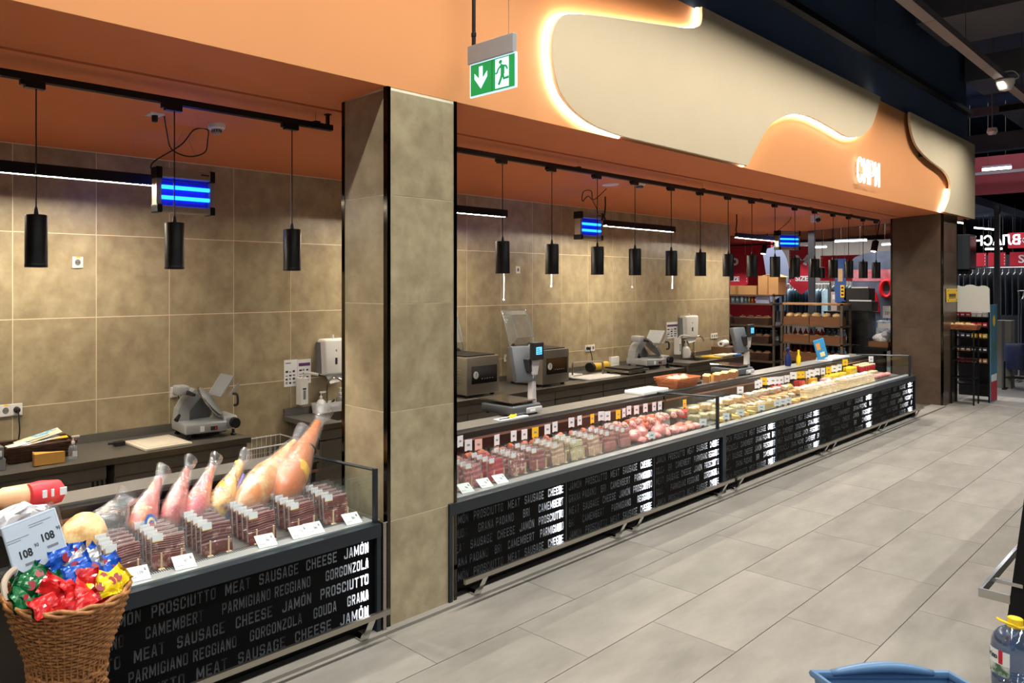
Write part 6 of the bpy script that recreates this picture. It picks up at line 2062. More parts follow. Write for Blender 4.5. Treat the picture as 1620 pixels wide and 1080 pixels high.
for i in range(5):
    MB().tube([(0.02 * i, 0.09 * i, 0.012), (0.05, 0.09 * i + 0.1, 0.02 + 0.01 * i)], 0.010, 6).build('tool', M_ALU if i % 2 else M_SCALE, t)
t = thing('hanging_banner', 'narrow blue hanging banner with an ice cream picture', 'banner', (15.2, 4.125, 1.57))
MB().box(0, 0.006, 0, 0.155, 0, 0.75).build('banner_sheet', mat('banner_blue', (44, 92, 168), 0.5, var=0.2, scale=4), t)
MB().box(-0.003, 0, 0.045, 0.11, 0.36, 0.58).build('picture', mat('sand_print', (216, 182, 142), 0.6, var=0.2, scale=12), t)
MB().box(-0.004, 0, 0.02, 0.075, 0.09, 0.30).build('price_field', M_YELLOW, t)
for i in range(3):
    MB().box(-0.005, -0.004, 0.03, 0.065, 0.12 + 0.06 * i, 0.15 + 0.06 * i).build('price_print', M_INK, t)
for y in (0.02, 0.135):
    MB().tube([(0.003, y, 0.75), (0.003, y, 1.36)], 0.0015, 5).build('hanging_wire', M_STEEL, t)
t = thing('pale_box', 'tall pale pink box beside the blue banner', 'box', (15.3, 4.28, 1.424))
MB().box(0, 0.12, 0, 0.085, 0, 0.33).build('carton', mat('pale_pink_card', (190, 176, 176), 0.7, var=0.06, scale=8), t)
MB().box(-0.001, 0, 0.02, 0.065, 0.2, 0.28).build('print_block', M_PAPER, t)
t = thing('shelf_price', 'white price board above the white box by the dark pillar', 'price card', (15.5, 3.58, 1.32))
MB().box(0, 0.006, 0, 0.12, 0, 0.2).build('card', M_PAPER, t)
lettering('price', '231', 0.07, M_INK, t, (-0.002, 0.06, 0.06), (PI / 2, 0, -PI / 2), 0.7, 0.001)
MB().box(0.0, 0.006, 0.055, 0.065, -0.045, 0).build('stem', M_BLACK, t)
t = thing('white_box', 'blue and white carton under the white price board', 'box', (15.40, 3.54, 0.852))
MB().box(0, 0.2, 0, 0.22, 0, 0.42).build('carton', mat('blue_white_print', (206, 216, 226), 0.5, col2=(90, 140, 190), scale=10, thr=(0.4, 0.5)), t)
MB().box(-0.002, 0, 0.02, 0.2, 0.3, 0.38).build('print_band', M_PAPER, t)

# second row of pendants in the bakery beyond
t = thing('bakery_track', 'thin black track before the red wall', 'light track', (15.6, 5.2, 2.62))
MB().box(0, 0.03, 0, 2.6, 0, 0.03).build('profile', M_PEND, t)
for y in (0.4, 1.4, 2.2):
    MB().tube([(0.015, y, 0.03), (0.015, y, 0.25)], 0.003, 5).build('hanger', M_PEND, t)
for i, (x, y, zb) in enumerate(((15.6, 5.05, 1.98), (15.6, 4.58, 1.99), (15.7, 6.1, 1.95))):
    t = thing('pendant_lamp', 'small black pendant lamp over the bakery shelves, %s' % ('middle one', 'right one', 'left one')[i], 'pendant lamp', (x, y, zb), group='small pendants over the bakery')
    MB().lathe([(0.04, 0), (0.042, 0.004), (0.042, 0.19), (0.01, 0.195)], 18).build('shade', M_PEND, t)
    MB().tube([(0, 0, 0.19), (0, 0, 2.86 - zb)], 0.003, 6).build('cable', M_PEND, t)
for i, (x, y, z) in enumerate(((15.7, 5.55, 2.45), (15.7, 6.35, 2.25), (15.2, 3.75, 2.42))):  # hung from the soffit
    t = thing('spotlight', 'black track spotlight with a lit lens in the bakery, %s' % ('middle one', 'left one', 'beside the dark pillar')[i], 'spotlight', (x, y, z), rot=(0.1, 0.25, 0))
    MB().lathe([(0.04, 0.012), (0.045, 0.02), (0.045, 0.18), (0.03, 0.2)], 16).build('barrel', M_PEND, t)
    MB().lathe([(0.0, 0.006), (0.036, 0.006), (0.038, 0.012)], 16, cap=False).build('lens', glow('spot_glow', (255, 246, 236), 8.0), t)
    MB().tube([(0, 0, 0.2), (0, 0, 2.99 - z)], 0.008, 6).build('stem', M_PEND, t)

# ------------------------------------------------------------------ clothes shop behind glass
M_RED = mat('deep_red_wall', (186, 22, 42), 0.7, var=0.12, scale=2)
M_REDB = mat('red_banner', (190, 26, 48), 0.65, var=0.1, scale=4)
M_SHOPW = mat('grey_brown_shop_wall', (88, 78, 72), 0.8, var=0.15, scale=2)
M_MULL = mat('dark_grey_mullion', (58, 62, 68), 0.5, 0.3, var=0.1, scale=6)
struct(MB().box(21.0, 21.2, 4.2, 13.0, 0, 2.9).build('wall_shop', M_SHOPW), 'grey brown wall at the back of the shop')
struct(MB().box(18.4, 18.5, 6.35, 9.5, 0, 2.95).build('wall_red', M_RED), 'deep red wall beside the bakery')
struct(MB().box(17.0, 34, 3.0, 14, 3.35, 3.5).build('ceiling', M_DARK), 'dark shop ceiling')
w1 = struct(MB().box(17.25, 17.33, 5.20, 5.30, 0, 3.3).build('window_1', M_MULL), 'glass shop front with dark posts')
for y in (3.35, 8.6):
    MB().box(17.25, 17.33, y, y + 0.09, 0, 3.3).build('window_post', M_MULL, w1)
MB().box(17.28, 17.29, 5.30, 8.6, 0.05, 3.3).build('window_pane', M_GLASS, w1)
MB().box(17.28, 17.29, 3.44, 5.20, 0.05, 3.3).build('window_pane', M_GLASS, w1)
MB().box(17.24, 17.34, 3.35, 8.69, 3.25, 3.35).build('window_head', M_MULL, w1)


def pennant(x, y0, y1, z0, z1, txt, label, point=True):
    t = thing('red_pennant', label, 'banner', (x, y0, z0))
    w, h = y1 - y0, z1 - z0
    poly = [(0, h), (w, h), (w, 0.0), (0, 0.0)] if not point else [(0, h), (w, h), (w, 0.22), (w / 2, 0), (0, 0.22)]
    MB().prism(poly, 0, 0.012, 'x').build('sheet', M_REDB, t)
    for (s, size, zz) in txt:
        lettering('print', s, size, M_PAPER, t, (-0.003, w / 2, zz), (PI / 2, 0, -PI / 2), 0.85, 0.002, 0.004)
    for yy in (0.02, w - 0.02):
        for k in range(int(h / 0.06) - 4):
            MB().box(-0.002, 0.0, yy - 0.004, yy + 0.004, 0.26 + k * 0.06, 0.29 + k * 0.06).build('stitch', M_PAPER, t)
    for yy in (0.05, w - 0.05):
        MB().tube([(0.006, yy, h), (0.006, yy, 3.35 - z0)], 0.002, 5).build('hanging_wire', M_STEEL, t)


pennant(17.6, 5.30, 5.74, 1.67, 2.66, [('M', 0.42, 0.52), ('SIZE', 0.14, 0.28)], 'red pointed pennant reading M SIZE')
pennant(17.7, 6.55, 7.1, 1.67, 2.52, [('P', 0.42, 0.5), ('SIZE', 0.14, 0.28)], 'red pennant reading P SIZE beside the tiled wall')
pennant(17.75, 4.55, 5.24, 1.95, 2.46, [('XS–S', 0.22, 0.1), ('ЖІ', 0.1, 0.36)], 'red size board reading XS beside the blue banner', False)
# round edged pale decals on the glass
t = thing('window_decal', 'pale blue rounded decal on the shop glass left of the M pennant', 'decal', (17.273, 5.62, 1.5))
MB().prism([(0.0 + 0.35, 0)] + [(0.30 - 0.28 * math.cos(a), 0.62 + 0.55 * math.sin(a)) for a in [-1.2 + 2.6 * i / 12 for i in range(13)]] + [(0.5, 1.1)], 0, 0.006, 'x').build('decal_sheet', mat('pale_blue_decal', (120, 132, 160), 0.6, var=0.1, scale=4), t)
MB().box(-0.002, 0, 0.08, 0.2, 0.5, 0.505).build('decal_line', M_PAPER, t)
t = thing('window_decal', 'large arched sale poster with red numerals on the shop glass', 'poster', (17.272, 3.5, 1.0))
arch = [(0.0, 0.0), (1.09, 0.0), (1.09, 1.33)] + [(0.5 + 0.59 * math.cos(a), 1.33 + 0.18 * math.sin(a)) for a in [PI * i / 14 for i in range(1, 14)]] + [(0.0, 1.33)]
MB().prism(arch, 0, 0.006, 'x').build('poster_sheet', mat('poster_grey_blue', (96, 108, 130), 0.5, col2=(60, 70, 86), scale=2.4), t)
MB().box(-0.003, 0, 0.0, 1.08, 0.94, 1.16).build('red_band', mat('poster_rose', (170, 70, 80), 0.5, col2=(190, 140, 150), scale=6), t)
M_SALE = mat('sale_red', (196, 16, 30), 0.4, var=0.06, scale=6)
MB().tube([(-0.02, 1.08, 0.62), (-0.02, 0.98, 0.655)], 0.035, 8).build('dash_print', M_SALE, t)
ring = [(-0.02, 0.56 + 0.085 * math.cos(k * PI / 10), 0.80 + 0.15 * math.sin(k * PI / 10)) for k in range(20)]
MB().tube(ring, 0.036, 8, closed=True).build('numeral_print', M_SALE, t)
MB().tube(smooth_path([(-0.02, 0.92, 0.70), (-0.02, 0.84, 0.78), (-0.02, 0.76, 0.72), (-0.02, 0.72, 0.55), (-0.02, 0.70, 0.36)], 5), 0.045, 8).build('numeral_print', M_SALE, t)

# clothes racks
CL = [mat('cloth_%d' % i, c, 0.85, var=0.2, scale=10) for i, c in enumerate([(150, 180, 190), (120, 150, 164), (34, 64, 66), (172, 196, 206), (100, 116, 120), (60, 84, 110), (130, 134, 130), (24, 30, 46), (20, 24, 34), (40, 38, 48)])]
GM = {}


def garment(loc, rz, ci, h, label, group):
    if (ci, h) not in GM:
        w = 0.21
        b = MB()
        sec = [(0.0, 0.16, 0.016), (-0.04, w, 0.02), (-0.2, w * 0.9, 0.017), (-h * 0.6, w * 0.95, 0.021), (-h, w, 0.025)]
        n = 12
        for (z, a, d) in sec:
            for k in range(n):
                th = 2 * PI * k / n
                b.v.append((a * math.cos(th) * (1 + 0.05 * math.sin(3 * th)), d * math.sin(th) * (1 + 0.3 * math.sin(5 * th)), z - (0.07 if z == 0.0 and abs(math.cos(th)) > 0.8 else 0)))
        for i in range(len(sec) - 1):
            for k in range(n):
                l = (k + 1) % n
                b.f.append((i * n + k, i * n + l, (i + 1) * n + l, (i + 1) * n + k))
                b.mi.append(0)
        b.f.append(tuple(range(n)))
        b.mi.append(0)
        GM[(ci, h)] = (b.mesh('cloth', CL[ci], True),
                       MB().tube([(-0.17, 0, -0.06), (0, 0, 0.01), (0.17, 0, -0.06)], 0.006, 5).tube(smooth_path([(0, 0, 0.0), (0, 0, 0.05), (0.02, 0, 0.075), (0.0, 0, 0.09)], 3), 0.003, 5).mesh('hanger', M_WHITE))
    t = thing('garment', label, 'garment', loc, rz, group=group)
    link('cloth', GM[(ci, h)][0], t)
    link('hanger', GM[(ci, h)][1], t)


def rack(x, y0, y1, z, n, pal, h, label, glabel, group):
    t = thing('clothes_rail', label, 'clothes rail', (x, y0, 0))
    MB().tube([(0, 0, z), (0, y1 - y0, z)], 0.014, 8).build('rail', M_CHROME, t)
    for y in (0.02, y1 - y0 - 0.02):
        MB().tube([(0, y, 0), (0, y, z)], 0.016, 8).build('upright', M_CHROME, t)
        MB().box(-0.25, 0.25, y - 0.02, y + 0.02, 0, 0.03).build('foot', M_CHROME, t)
    for i in range(n):
        yy = y0 + 0.08 + (y1 - y0 - 0.16) * i / (n - 1)
        garment((x, yy, z - 0.108), R.uniform(-0.06, 0.06), pal[R.randrange(len(pal))], h, glabel + ', %s from the right' % NTH(i), group)


rack(19.0, 5.45, 6.5, 1.88, 16, [0, 1, 2, 3, 3, 5], 0.75, 'clothes rail of pale blue shirts behind the M pennant', 'pale blue shirt on the rail behind the M pennant', 'shirts on the rail behind the M pennant')
rack(18.4, 4.5, 5.28, 1.95, 12, [1, 4, 6, 0, 6], 0.8, 'clothes rail of grey green garments behind the sale poster', 'grey green garment on the rail beside the sale poster', 'garments beside the sale poster')
rack(18.6, 6.1, 6.5, 2.2, 6, [5, 1, 5], 0.8, 'high clothes rail of blue jeans left of the M pennant', 'blue garment on the high rail beside the red wall', 'garments beside the red wall')
rack(20.6, 2.2, 3.7, 2.22, 16, [7, 8, 9, 8], 0.85, 'high clothes rail of dark jackets right of the dark pillar', 'dark jacket on the high rail right of the pillar', 'dark jackets right of the pillar')
rack(20.0, 1.6, 2.7, 1.75, 10, [2, 7, 2], 0.9, 'clothes rail of dark green garments at the right edge', 'dark green garment on the rail at the right edge', 'green garments at the right edge')

# ------------------------------------------------------------------ shop right of the dark pillar
struct(MB().box(21.3, 21.5, 0.5, 4.2, 0, 2.5).build('wall_shop', mat('dark_shop_interior', (30, 34, 42), 0.8, var=0.3, scale=1.5)), 'dark inside wall of the shop')
for i, (y0, y1, s) in enumerate(((3.16, 3.75, None), (2.88, 3.13, None), (2.30, 2.82, 'S–'))):
    t = thing('size_board', 'red size board above the dark jackets, %s' % ('left one', 'middle one', 'right one reading S')[i], 'board', (20.1, y0, 2.24))
    MB().box(0, 0.02, 0, y1 - y0, 0, 0.27).build('board', M_REDB, t)
    for k in range(4):
        MB().box(-0.002, 0, 0.012, 0.02, 0.03 + 0.06 * k, 0.06 + 0.06 * k).build('stitch', M_PAPER, t)
    if s:
        lettering('print', s, 0.22, M_PAPER, t, (-0.003, (y1 - y0) / 2 + 0.05, 0.06), (PI / 2, 0, -PI / 2), 0.9, 0.002, 0.003)
    for yy in (0.04, y1 - y0 - 0.04):
        MB().tube([(0.01, yy, 0.27), (0.01, yy, 1.11)], 0.002, 5).build('hanging_wire', M_STEEL, t)
t = thing('shop_board', 'dull red board with pale lettering at the right edge', 'board', (19.9, 2.2, 2.58))
MB().box(0, 0.02, 0, 0.62, 0, 0.3).build('board', M_REDB, t)
lettering('print', 'ЖІ', 0.13, M_PAPER, t, (-0.003, 0.42, 0.1), (PI / 2, 0, -PI / 2), 0.9, 0.002)
MB().tube([(0.01, 0.3, 0.3), (0.01, 0.3, 0.77)], 0.003, 5).build('hanging_wire', M_STEEL, t)
# glowing sign seen from its back, hence mirrored
t = thing('neon_sign', 'glowing mirrored letters of the shop right of the pillar', 'sign', (19.0, 2.5, 2.62))
mb = None
spl, w = word('ВЛАСНА Є')
sc_ = 0.25
letters = {}
for s in spl:
    mb = MB()
    pts = []
    for i in range(len(s)):
        p0, p1 = s[i], s[(i + 1) % len(s)]
        A, B, D, E_ = Vector(p0[0]), Vector(p0[2]), Vector(p1[1]), Vector(p1[0])
        for k in range(3):
            q = k / 3
            pts.append(A * (1 - q) ** 3 + 3 * B * q * (1 - q) ** 2 + 3 * D * q * q * (1 - q) + E_ * q ** 3)
    mb.tube([(0, p.x * sc_ * 0.72 + 0.02, p.y * sc_) for p in pts], 0.005, 6, closed=True).build('glowing_outline', glow('shop_neon', (250, 250, 255), 3.0), t)
MB().box(0.01, 0.02, 0.0, 0.9, 0.07, 0.09).build('support_bar', M_BLACK, t)
for yy in (0.1, 0.8):
    MB().tube([(0.015, yy, 0.09), (0.015, yy, 0.73)], 0.003, 5).build('hanging_wire', M_STEEL, t)
struct(MB().box(18.95, 19.05, 2.80, 2.87, 0, 3.35).build('window_2', M_MULL), 'glass shop front right of the pillar')
t = thing('monitor_box', 'dark grey monitor box mounted past the dark pillar', 'monitor', (16.3, 2.76, 2.13))
MB().rbox(0, 0.5, 0, 0.20, 0, 0.58, 0.012, 1).build('case', mat('blue_grey_case', (54, 60, 66), 0.5, 0.2, var=0.1, scale=6), t)
MB().box(0.02, 0.48, -0.003, 0, 0.03, 0.55).build('screen', mat('dark_screen', (30, 36, 42), 0.2, var=0.1, scale=3), t)
MB().tube([(0.25, 0.1, 0.58), (0.25, 0.1, 0.845)], 0.02, 8).build('pole', M_BLACK, t)
MB().rbox(0.05, 0.4, 0.03, 0.17, -0.08, 0.0, 0.02, 1).build('base', M_BLACK, t)

# promotional stand with a cloud shaped head board
t = thing('promo_stand', 'promotional stand with a white cloud shaped board beside the pillar', 'display stand', (16.0, 2.47, 0))
cl = [(0.0, 1.44), (0.46, 1.44), (0.46, 1.78)] + [(0.385 + 0.075 * math.cos(a), 1.79 + 0.075 * math.sin(a)) for a in (0.2, 0.6, 1.1, 1.7, 2.2)] + \
     [(0.23 + 0.09 * math.cos(a), 1.80 + 0.08 * math.sin(a)) for a in (0.7, 1.1, 1.57, 2.0, 2.4)] + [(0.08 + 0.08 * math.cos(a), 1.79 + 0.075 * math.sin(a)) for a in (0.9, 1.3, 1.8, 2.3, 2.8)]
MB().prism(cl, -0.015, 0.01, 'x').build('head_board', mat('cream_board', (222, 220, 212), 0.5, var=0.04, scale=6), t)
for y in (0.0, 0.44):
    MB().box(0, 0.02, y, y + 0.02, 0, 1.44).build('post', M_BLACK, t)
for z in (0.28, 0.62, 0.80, 1.02, 1.20, 1.36):
    MB().box(0, 0.42, 0.02, 0.44, z - 0.015, z).build('shelf_board', M_BLACK, t)
MB().box(0.40, 0.42, 0.02, 0.44, 0.05, 1.44).build('back_panel', M_DUCT, t)
sp_ = MB().box(0.0, 0.50, -0.008, 0.0, 0.0, 1.56).build('side_panel', mat('meadow_print', (78, 110, 60), 0.5, col2=(70, 130, 190), scale=3), t)
MB().box(0.02, 0.48, -0.0095, -0.008, 0.02, 0.36).build('red_print', M_REDB, sp_)
MB().box(0.05, 0.45, -0.0105, -0.009, 0.33, 0.44).build('white_print', M_PAPER, sp_)
MB().lathe([(0.0, 0), (0.09, 0)], 18, cap=False).xf(Matrix.Translation((0.25, -0.0095, 1.3)) @ Euler((PI / 2, 0, 0)).to_matrix().to_4x4()).build('sun_print', M_YELLOW, sp_)
PC = [(230, 220, 216), (190, 40, 44), (220, 170, 50), (60, 60, 66), (170, 120, 70), (200, 60, 60)]
for li, z in enumerate((1.36, 1.20, 1.02, 0.80, 0.62)):
    for i in range(6):
        o = thing('food_packet', 'small packet on the promotional stand, %s from the left on board %s from the top' % (ORD[5 - i], ORD[li]), 'packet', (16.03, 2.505 + i * 0.066, z + 0.0015), group='packets on the promotional stand')
        ci = (li + (i // 3)) % len(PC)
        MB().rbox(0, 0.08, 0, 0.056, 0, 0.07, 0.004, 1).build('packet', mat('promo_pack_%d' % ci, PC[ci], 0.5, var=0.15, scale=14), o)
        MB().box(-0.001, 0, 0.01, 0.046, 0.025, 0.045).build('print_block', M_PAPER, o)
# narrow wire rack with a bread tray in front of it
t = thing('wire_stand', 'narrow black wire stand before the promotional stand', 'display stand', (15.45, 2.56, 0))
for (x, y) in ((0, 0), (0, 0.26), (0.32, 0), (0.32, 0.26)):
    MB().box(x, x + 0.018, y, y + 0.018, 0, 1.17).build('post', M_BLACK, t)
for z in (0.42, 0.70, 0.90, 1.17):
    MB().box(0, 0.338, 0, 0.278, z - 0.014, z).build('shelf_board', M_BLACK, t)
wicker_tray('bread_basket', 'brown wicker basket of pale snacks on the narrow wire stand', (15.60, 2.70, 1.172), 0.28, 0.30, 0.07, M_WICKL, 0, 0.02)
for i in range(7):
    o = thing('snack_bag', 'pale snack in the basket on the narrow wire stand, %s from the right' % NTH(i), 'snack', (15.53 + 0.06 * (i % 3), 2.60 + 0.04 * i, 1.215), group='snacks in the basket of the wire stand')
    MB().ball((0, 0, 0.03), (0.035, 0.03, 0.03), 8, 6).noise(0.006, 25, i).build('snack', M_BREAD, o, smooth=True)
    MB().box(-0.01, 0.01, -0.028, -0.024, 0.03, 0.045).build('sticker', M_PAPER, o)
# yellow notice on the dark pillar
t = thing('pillar_notice', 'yellow square notice on the front of the dark pillar', 'notice', (15.17, 2.835, 1.605))
MB().box(0, 0.70, -0.006, 0, 0, 0.21).build('plate', M_YELLOW, t)
for i in range(6):
    MB().box(0.14 + 0.075 * i, 0.14 + 0.075 * i + 0.055, -0.008, -0.006, 0.08, 0.13).build('print_block', M_INK, t)
MB().box(0.14, 0.58, -0.008, -0.006, 0.06, 0.068).build('print_line', M_INK, t)
for (a, b) in ((0.08, 0.03), (0.62, 0.03), (0.08, 0.18), (0.62, 0.18)):
    MB().tube([(a, -0.009, b), (a, -0.006, b)], 0.012, 10).build('screw', M_INK, t)
# grey cartons and a dark blue drum chair on the shop floor
for i, (z, h) in enumerate(((0.0, 0.62), (0.622, 0.60))):
    t = thing('grey_carton', 'grey carton behind the promotional stand, %s of two' % ('lower' if i == 0 else 'upper'), 'box', (18.5, 2.58, z))
    MB().box(0, 0.35, 0, 0.2, 0, h).build('carton', mat('grey_card', (112, 108, 100), 0.8, var=0.1, scale=5), t)
    MB().box(-0.002, 0, 0.08, 0.12, 0, h).build('tape', M_DUCT, t)
t = thing('drum_chair', 'dark blue chair on the shop floor at the right edge', 'chair', (18.3, 2.36, 0))
MB().lathe([(0.15, 0.36), (0.165, 0.40), (0.165, 0.78), (0.15, 0.82)], 20, 0.15, 0.14).build('seat_drum', mat('navy_seat', (22, 30, 62), 0.4, var=0.15, scale=6), t, smooth=True)
for (x, y) in ((0.02, 0.0), (0.02, 0.28), (0.28, 0.0), (0.28, 0.28)):
    MB().tube([(x, y, 0.02), (x, y, 0.5)], 0.014, 6).build('leg', M_BLACK, t)
    MB().box(x - 0.1, x + 0.1, y - 0.02, y + 0.02, 0, 0.02).build('foot', M_BLACK, t)
MB().box(0.0, 0.3, 0.0, 0.28, 0.2, 0.22).build('stretcher', M_BLACK, t)

# ceiling tubes and red bands of the hall beyond
def tube_lamp(a, b, label, w=0.05, e=9.0):
    a, b = Vector(a), Vector(b)
    t = thing('tube_lamp', label, 'tube lamp', tuple(a), group='lit ceiling tubes of the far hall')
    d = b - a
    MB().tube([(0, 0, 0), tuple(d)], w / 2, 8).build('tube', glow('tube_white_%d' % int(e), (244, 248, 255), e), t)
    MB().tube([(0, 0, w * 0.7), tuple(d + Vector((0, 0, w * 0.7)))], w / 2.4, 6).build('housing', M_DUCT, t)
    zt = 6.4 if a.x > 22.5 else 3.36
    for q in (0.2, 0.8):
        p_ = d * q
        MB().tube([(p_.x, p_.y, p_.z + w * 0.7), (p_.x, p_.y, zt - a.z)], 0.003, 5).build('hanging_wire', M_STEEL, t)


for i, (y0, y1, z, x) in enumerate(((5.5, 5.9, 2.69, 19), (4.8, 5.35, 2.80, 19), (5.52, 6.06, 2.75, 22), (4.3, 4.55, 2.70, 19), (6.35, 6.83, 2.82, 22), (7.0, 7.4, 2.80, 22))):
    tube_lamp((x, y0, z), (x, y1, z), 'white ceiling tube in the clothes shop, %s counted' % ORD[i], 0.035)
for i, (a, b) in enumerate((((22, 3.27, 3.06), (22, 3.65, 3.13)), ((22, 2.6, 2.92), (22, 3.0, 2.95)), ((22, 3.82, 3.24), (22, 3.94, 3.27)), ((20.6, 3.0, 2.6), (20.6, 3.25, 2.6)))):
    tube_lamp(a, b, 'white ceiling tube right of the dark pillar, %s counted' % ORD[i], 0.035)
tube_lamp((24, 2.7, 5.2), (24, 4.4, 5.05), 'long bright tube lamp right of the fascia end', 0.12, 7)
tube_lamp((24, 3.34, 4.62), (24, 3.84, 4.62), 'short bright tube lamp on the red band', 0.07, 7)
struct(MB().box(25.0, 25.1, 0.5, 9, 4.1, 5.05).build('wall_red', mat('dark_red_band', (112, 14, 30), 0.7, var=0.12, scale=1.5, emit=0.0)), 'dark red band high in the far hall')
t = thing('band_rail', 'grey rail crossing the dark red band', 'rail', (24.6, 1.0, 4.56))
MB().box(0, 0.06, 0, 5, 0, 0.07).build('profile', M_TRUNK, t)
MB().tube([(0.03, 2.0, 0.07), (0.03, 2.0, 1.84)], 0.006, 5).build('hanger', M_DUCT, t)
# light of the shop, from its own ceiling
area('shop_ceiling_light', (19.6, 5.6, 3.2), (2.0, 3.0), 190, (0.95, 0.97, 1.0), 160)
area('shop_ceiling_light', (20.0, 2.4, 3.2), (2.0, 2.0), 30, (0.95, 0.97, 1.0), 160)
area('hall_ceiling_light', (23.0, 3.2, 6.2), (3.0, 4.0), 80, (0.95, 0.97, 1.0), 160)
area('walkway_fill_light', (16.5, 5.5, 4.3), (0.1, 4.0), 210, (1.0, 0.96, 0.92), 160)  # added fill to brighten the pennants, no luminaire hangs here
area('bakery_ceiling_light', (14.2, 5.0, 2.82), (0.6, 1.2), 30, (1.0, 0.9, 0.78), 150)

# ------------------------------------------------------------------ tall wicker basket of sweets in the foreground
BX, BY = 0.965, 2.53
M_WICKT = mat('tan_wicker', (188, 128, 72), 0.5, col2=(124, 76, 38), scale=40, bump=0.25)
bk = thing('sweets_basket', 'tall hourglass wicker basket full of wrapped sweets', 'basket', (BX, BY, 0))
bk.scale = (1, 1, 0.97)


def bprof(z):
    # radius over height: flared foot, waist, wide mouth
    pts = [(0.0, 0.20), (0.12, 0.185), (0.30, 0.15), (0.48, 0.136), (0.565, 0.127), (0.63, 0.150), (0.73, 0.186), (0.82, 0.212), (0.84, 0.216)]
    for (a, ra), (b, rb) in zip(pts, pts[1:]):
        if a <= z <= b:
            return ra + (rb - ra) * (z - a) / (b - a)
    return pts[-1][1]


NS = 44
wv = MB()
nrow = 66
for i in range(nrow):
    z = 0.012 + (0.825 - 0.012) * i / (nrow - 1)
    n = NS * 2
    pts = []
    for k in range(n):
        th = 2 * PI * k / n
        ph = (k // 2 + i) % 2
        off = (0.0055 if ph else -0.0035) if k % 2 == 0 else 0.001
        zz = z + 0.003 * math.sin(th * 3 + i) * 0.4
        r = bprof(zz) + off
        pts.append((r * math.cos(th), r * math.sin(th), zz))
    wv.tube(pts, 0.0052, 4, closed=True)
o = wv.build('woven_wall', M_WICKT, bk, smooth='all')
o['kind'] = 'stuff'
for k in range(NS):
    th = 2 * PI * (k + 0.0) / NS
    MB().tube([((bprof(z)) * math.cos(th), (bprof(z)) * math.sin(th), z) for z in [0.0 + 0.83 * j / 8 for j in range(9)]], 0.004, 5).build('stake', M_WICKT, bk)
for zz, r_, ph in ((0.838, 0.219, 0), (0.848, 0.216, 1), (0.570, 0.137, 0), (0.555, 0.136, 1)):
    ring = [((r_ + 0.003 * math.sin(14 * 2 * PI * k / 84 + ph * PI)) * math.cos(2 * PI * k / 84), (r_ + 0.003 * math.sin(14 * 2 * PI * k / 84 + ph * PI)) * math.sin(2 * PI * k / 84), zz + 0.004 * math.cos(14 * 2 * PI * k / 84 + ph * PI)) for k in range(84)]
    MB().tube(ring, 0.0075, 6, closed=True).build('braided_rim', M_WICKT, bk, smooth='all')
MB().lathe([(0.0, 0.70), (0.17, 0.70), (0.185, 0.72)], 28, cap=False).build('inner_floor', M_WICK, bk)
# high round handle loop of the lining behind the rim
MB().tube(smooth_path([(-0.205, 0.02, 0.84), (-0.20, 0.07, 0.885), (-0.15, 0.13, 0.90), (-0.08, 0.165, 0.885), (-0.02, 0.19, 0.85)], 5), 0.012, 8).build('handle', mat('pale_liner', (186, 168, 150), 0.6, var=0.1, scale=12), bk)


# wrapped sweets: pillow packets
def sweet_mesh(w, h, seed, m):
    b = MB()
    nx, ny = 10, 8
    for side in (1, -1):
        o_ = len(b.v)
        for j in range(ny + 1):
            for i in range(nx + 1):
                u, v_ = i / nx, j / ny
                x, y = (u - 0.5) * w, (v_ - 0.5) * h
                e = max(0.0, math.sin(PI * min(1, max(0, (u - 0.12) / 0.76)))) * max(0.0, math.sin(PI * v_)) ** 0.6
                flu = 0.004 * math.sin(v_ * 40) * (1 if (u < 0.13 or u > 0.87) else 0)
                b.v.append((x, y * (1 + 0.12 * (abs(u - 0.5) * 2) ** 6), side * 0.017 * e + flu + 0.01 * NZ.noise(Vector((x * 30, y * 30, seed)))))
        for j in range(ny):
            for i in range(nx):
                a = o_ + j * (nx + 1) + i
                b.f.append((a, a + 1, a + nx + 2, a + nx + 1))
                b.mi.append(0)
    return b.mesh('wrapper', m)


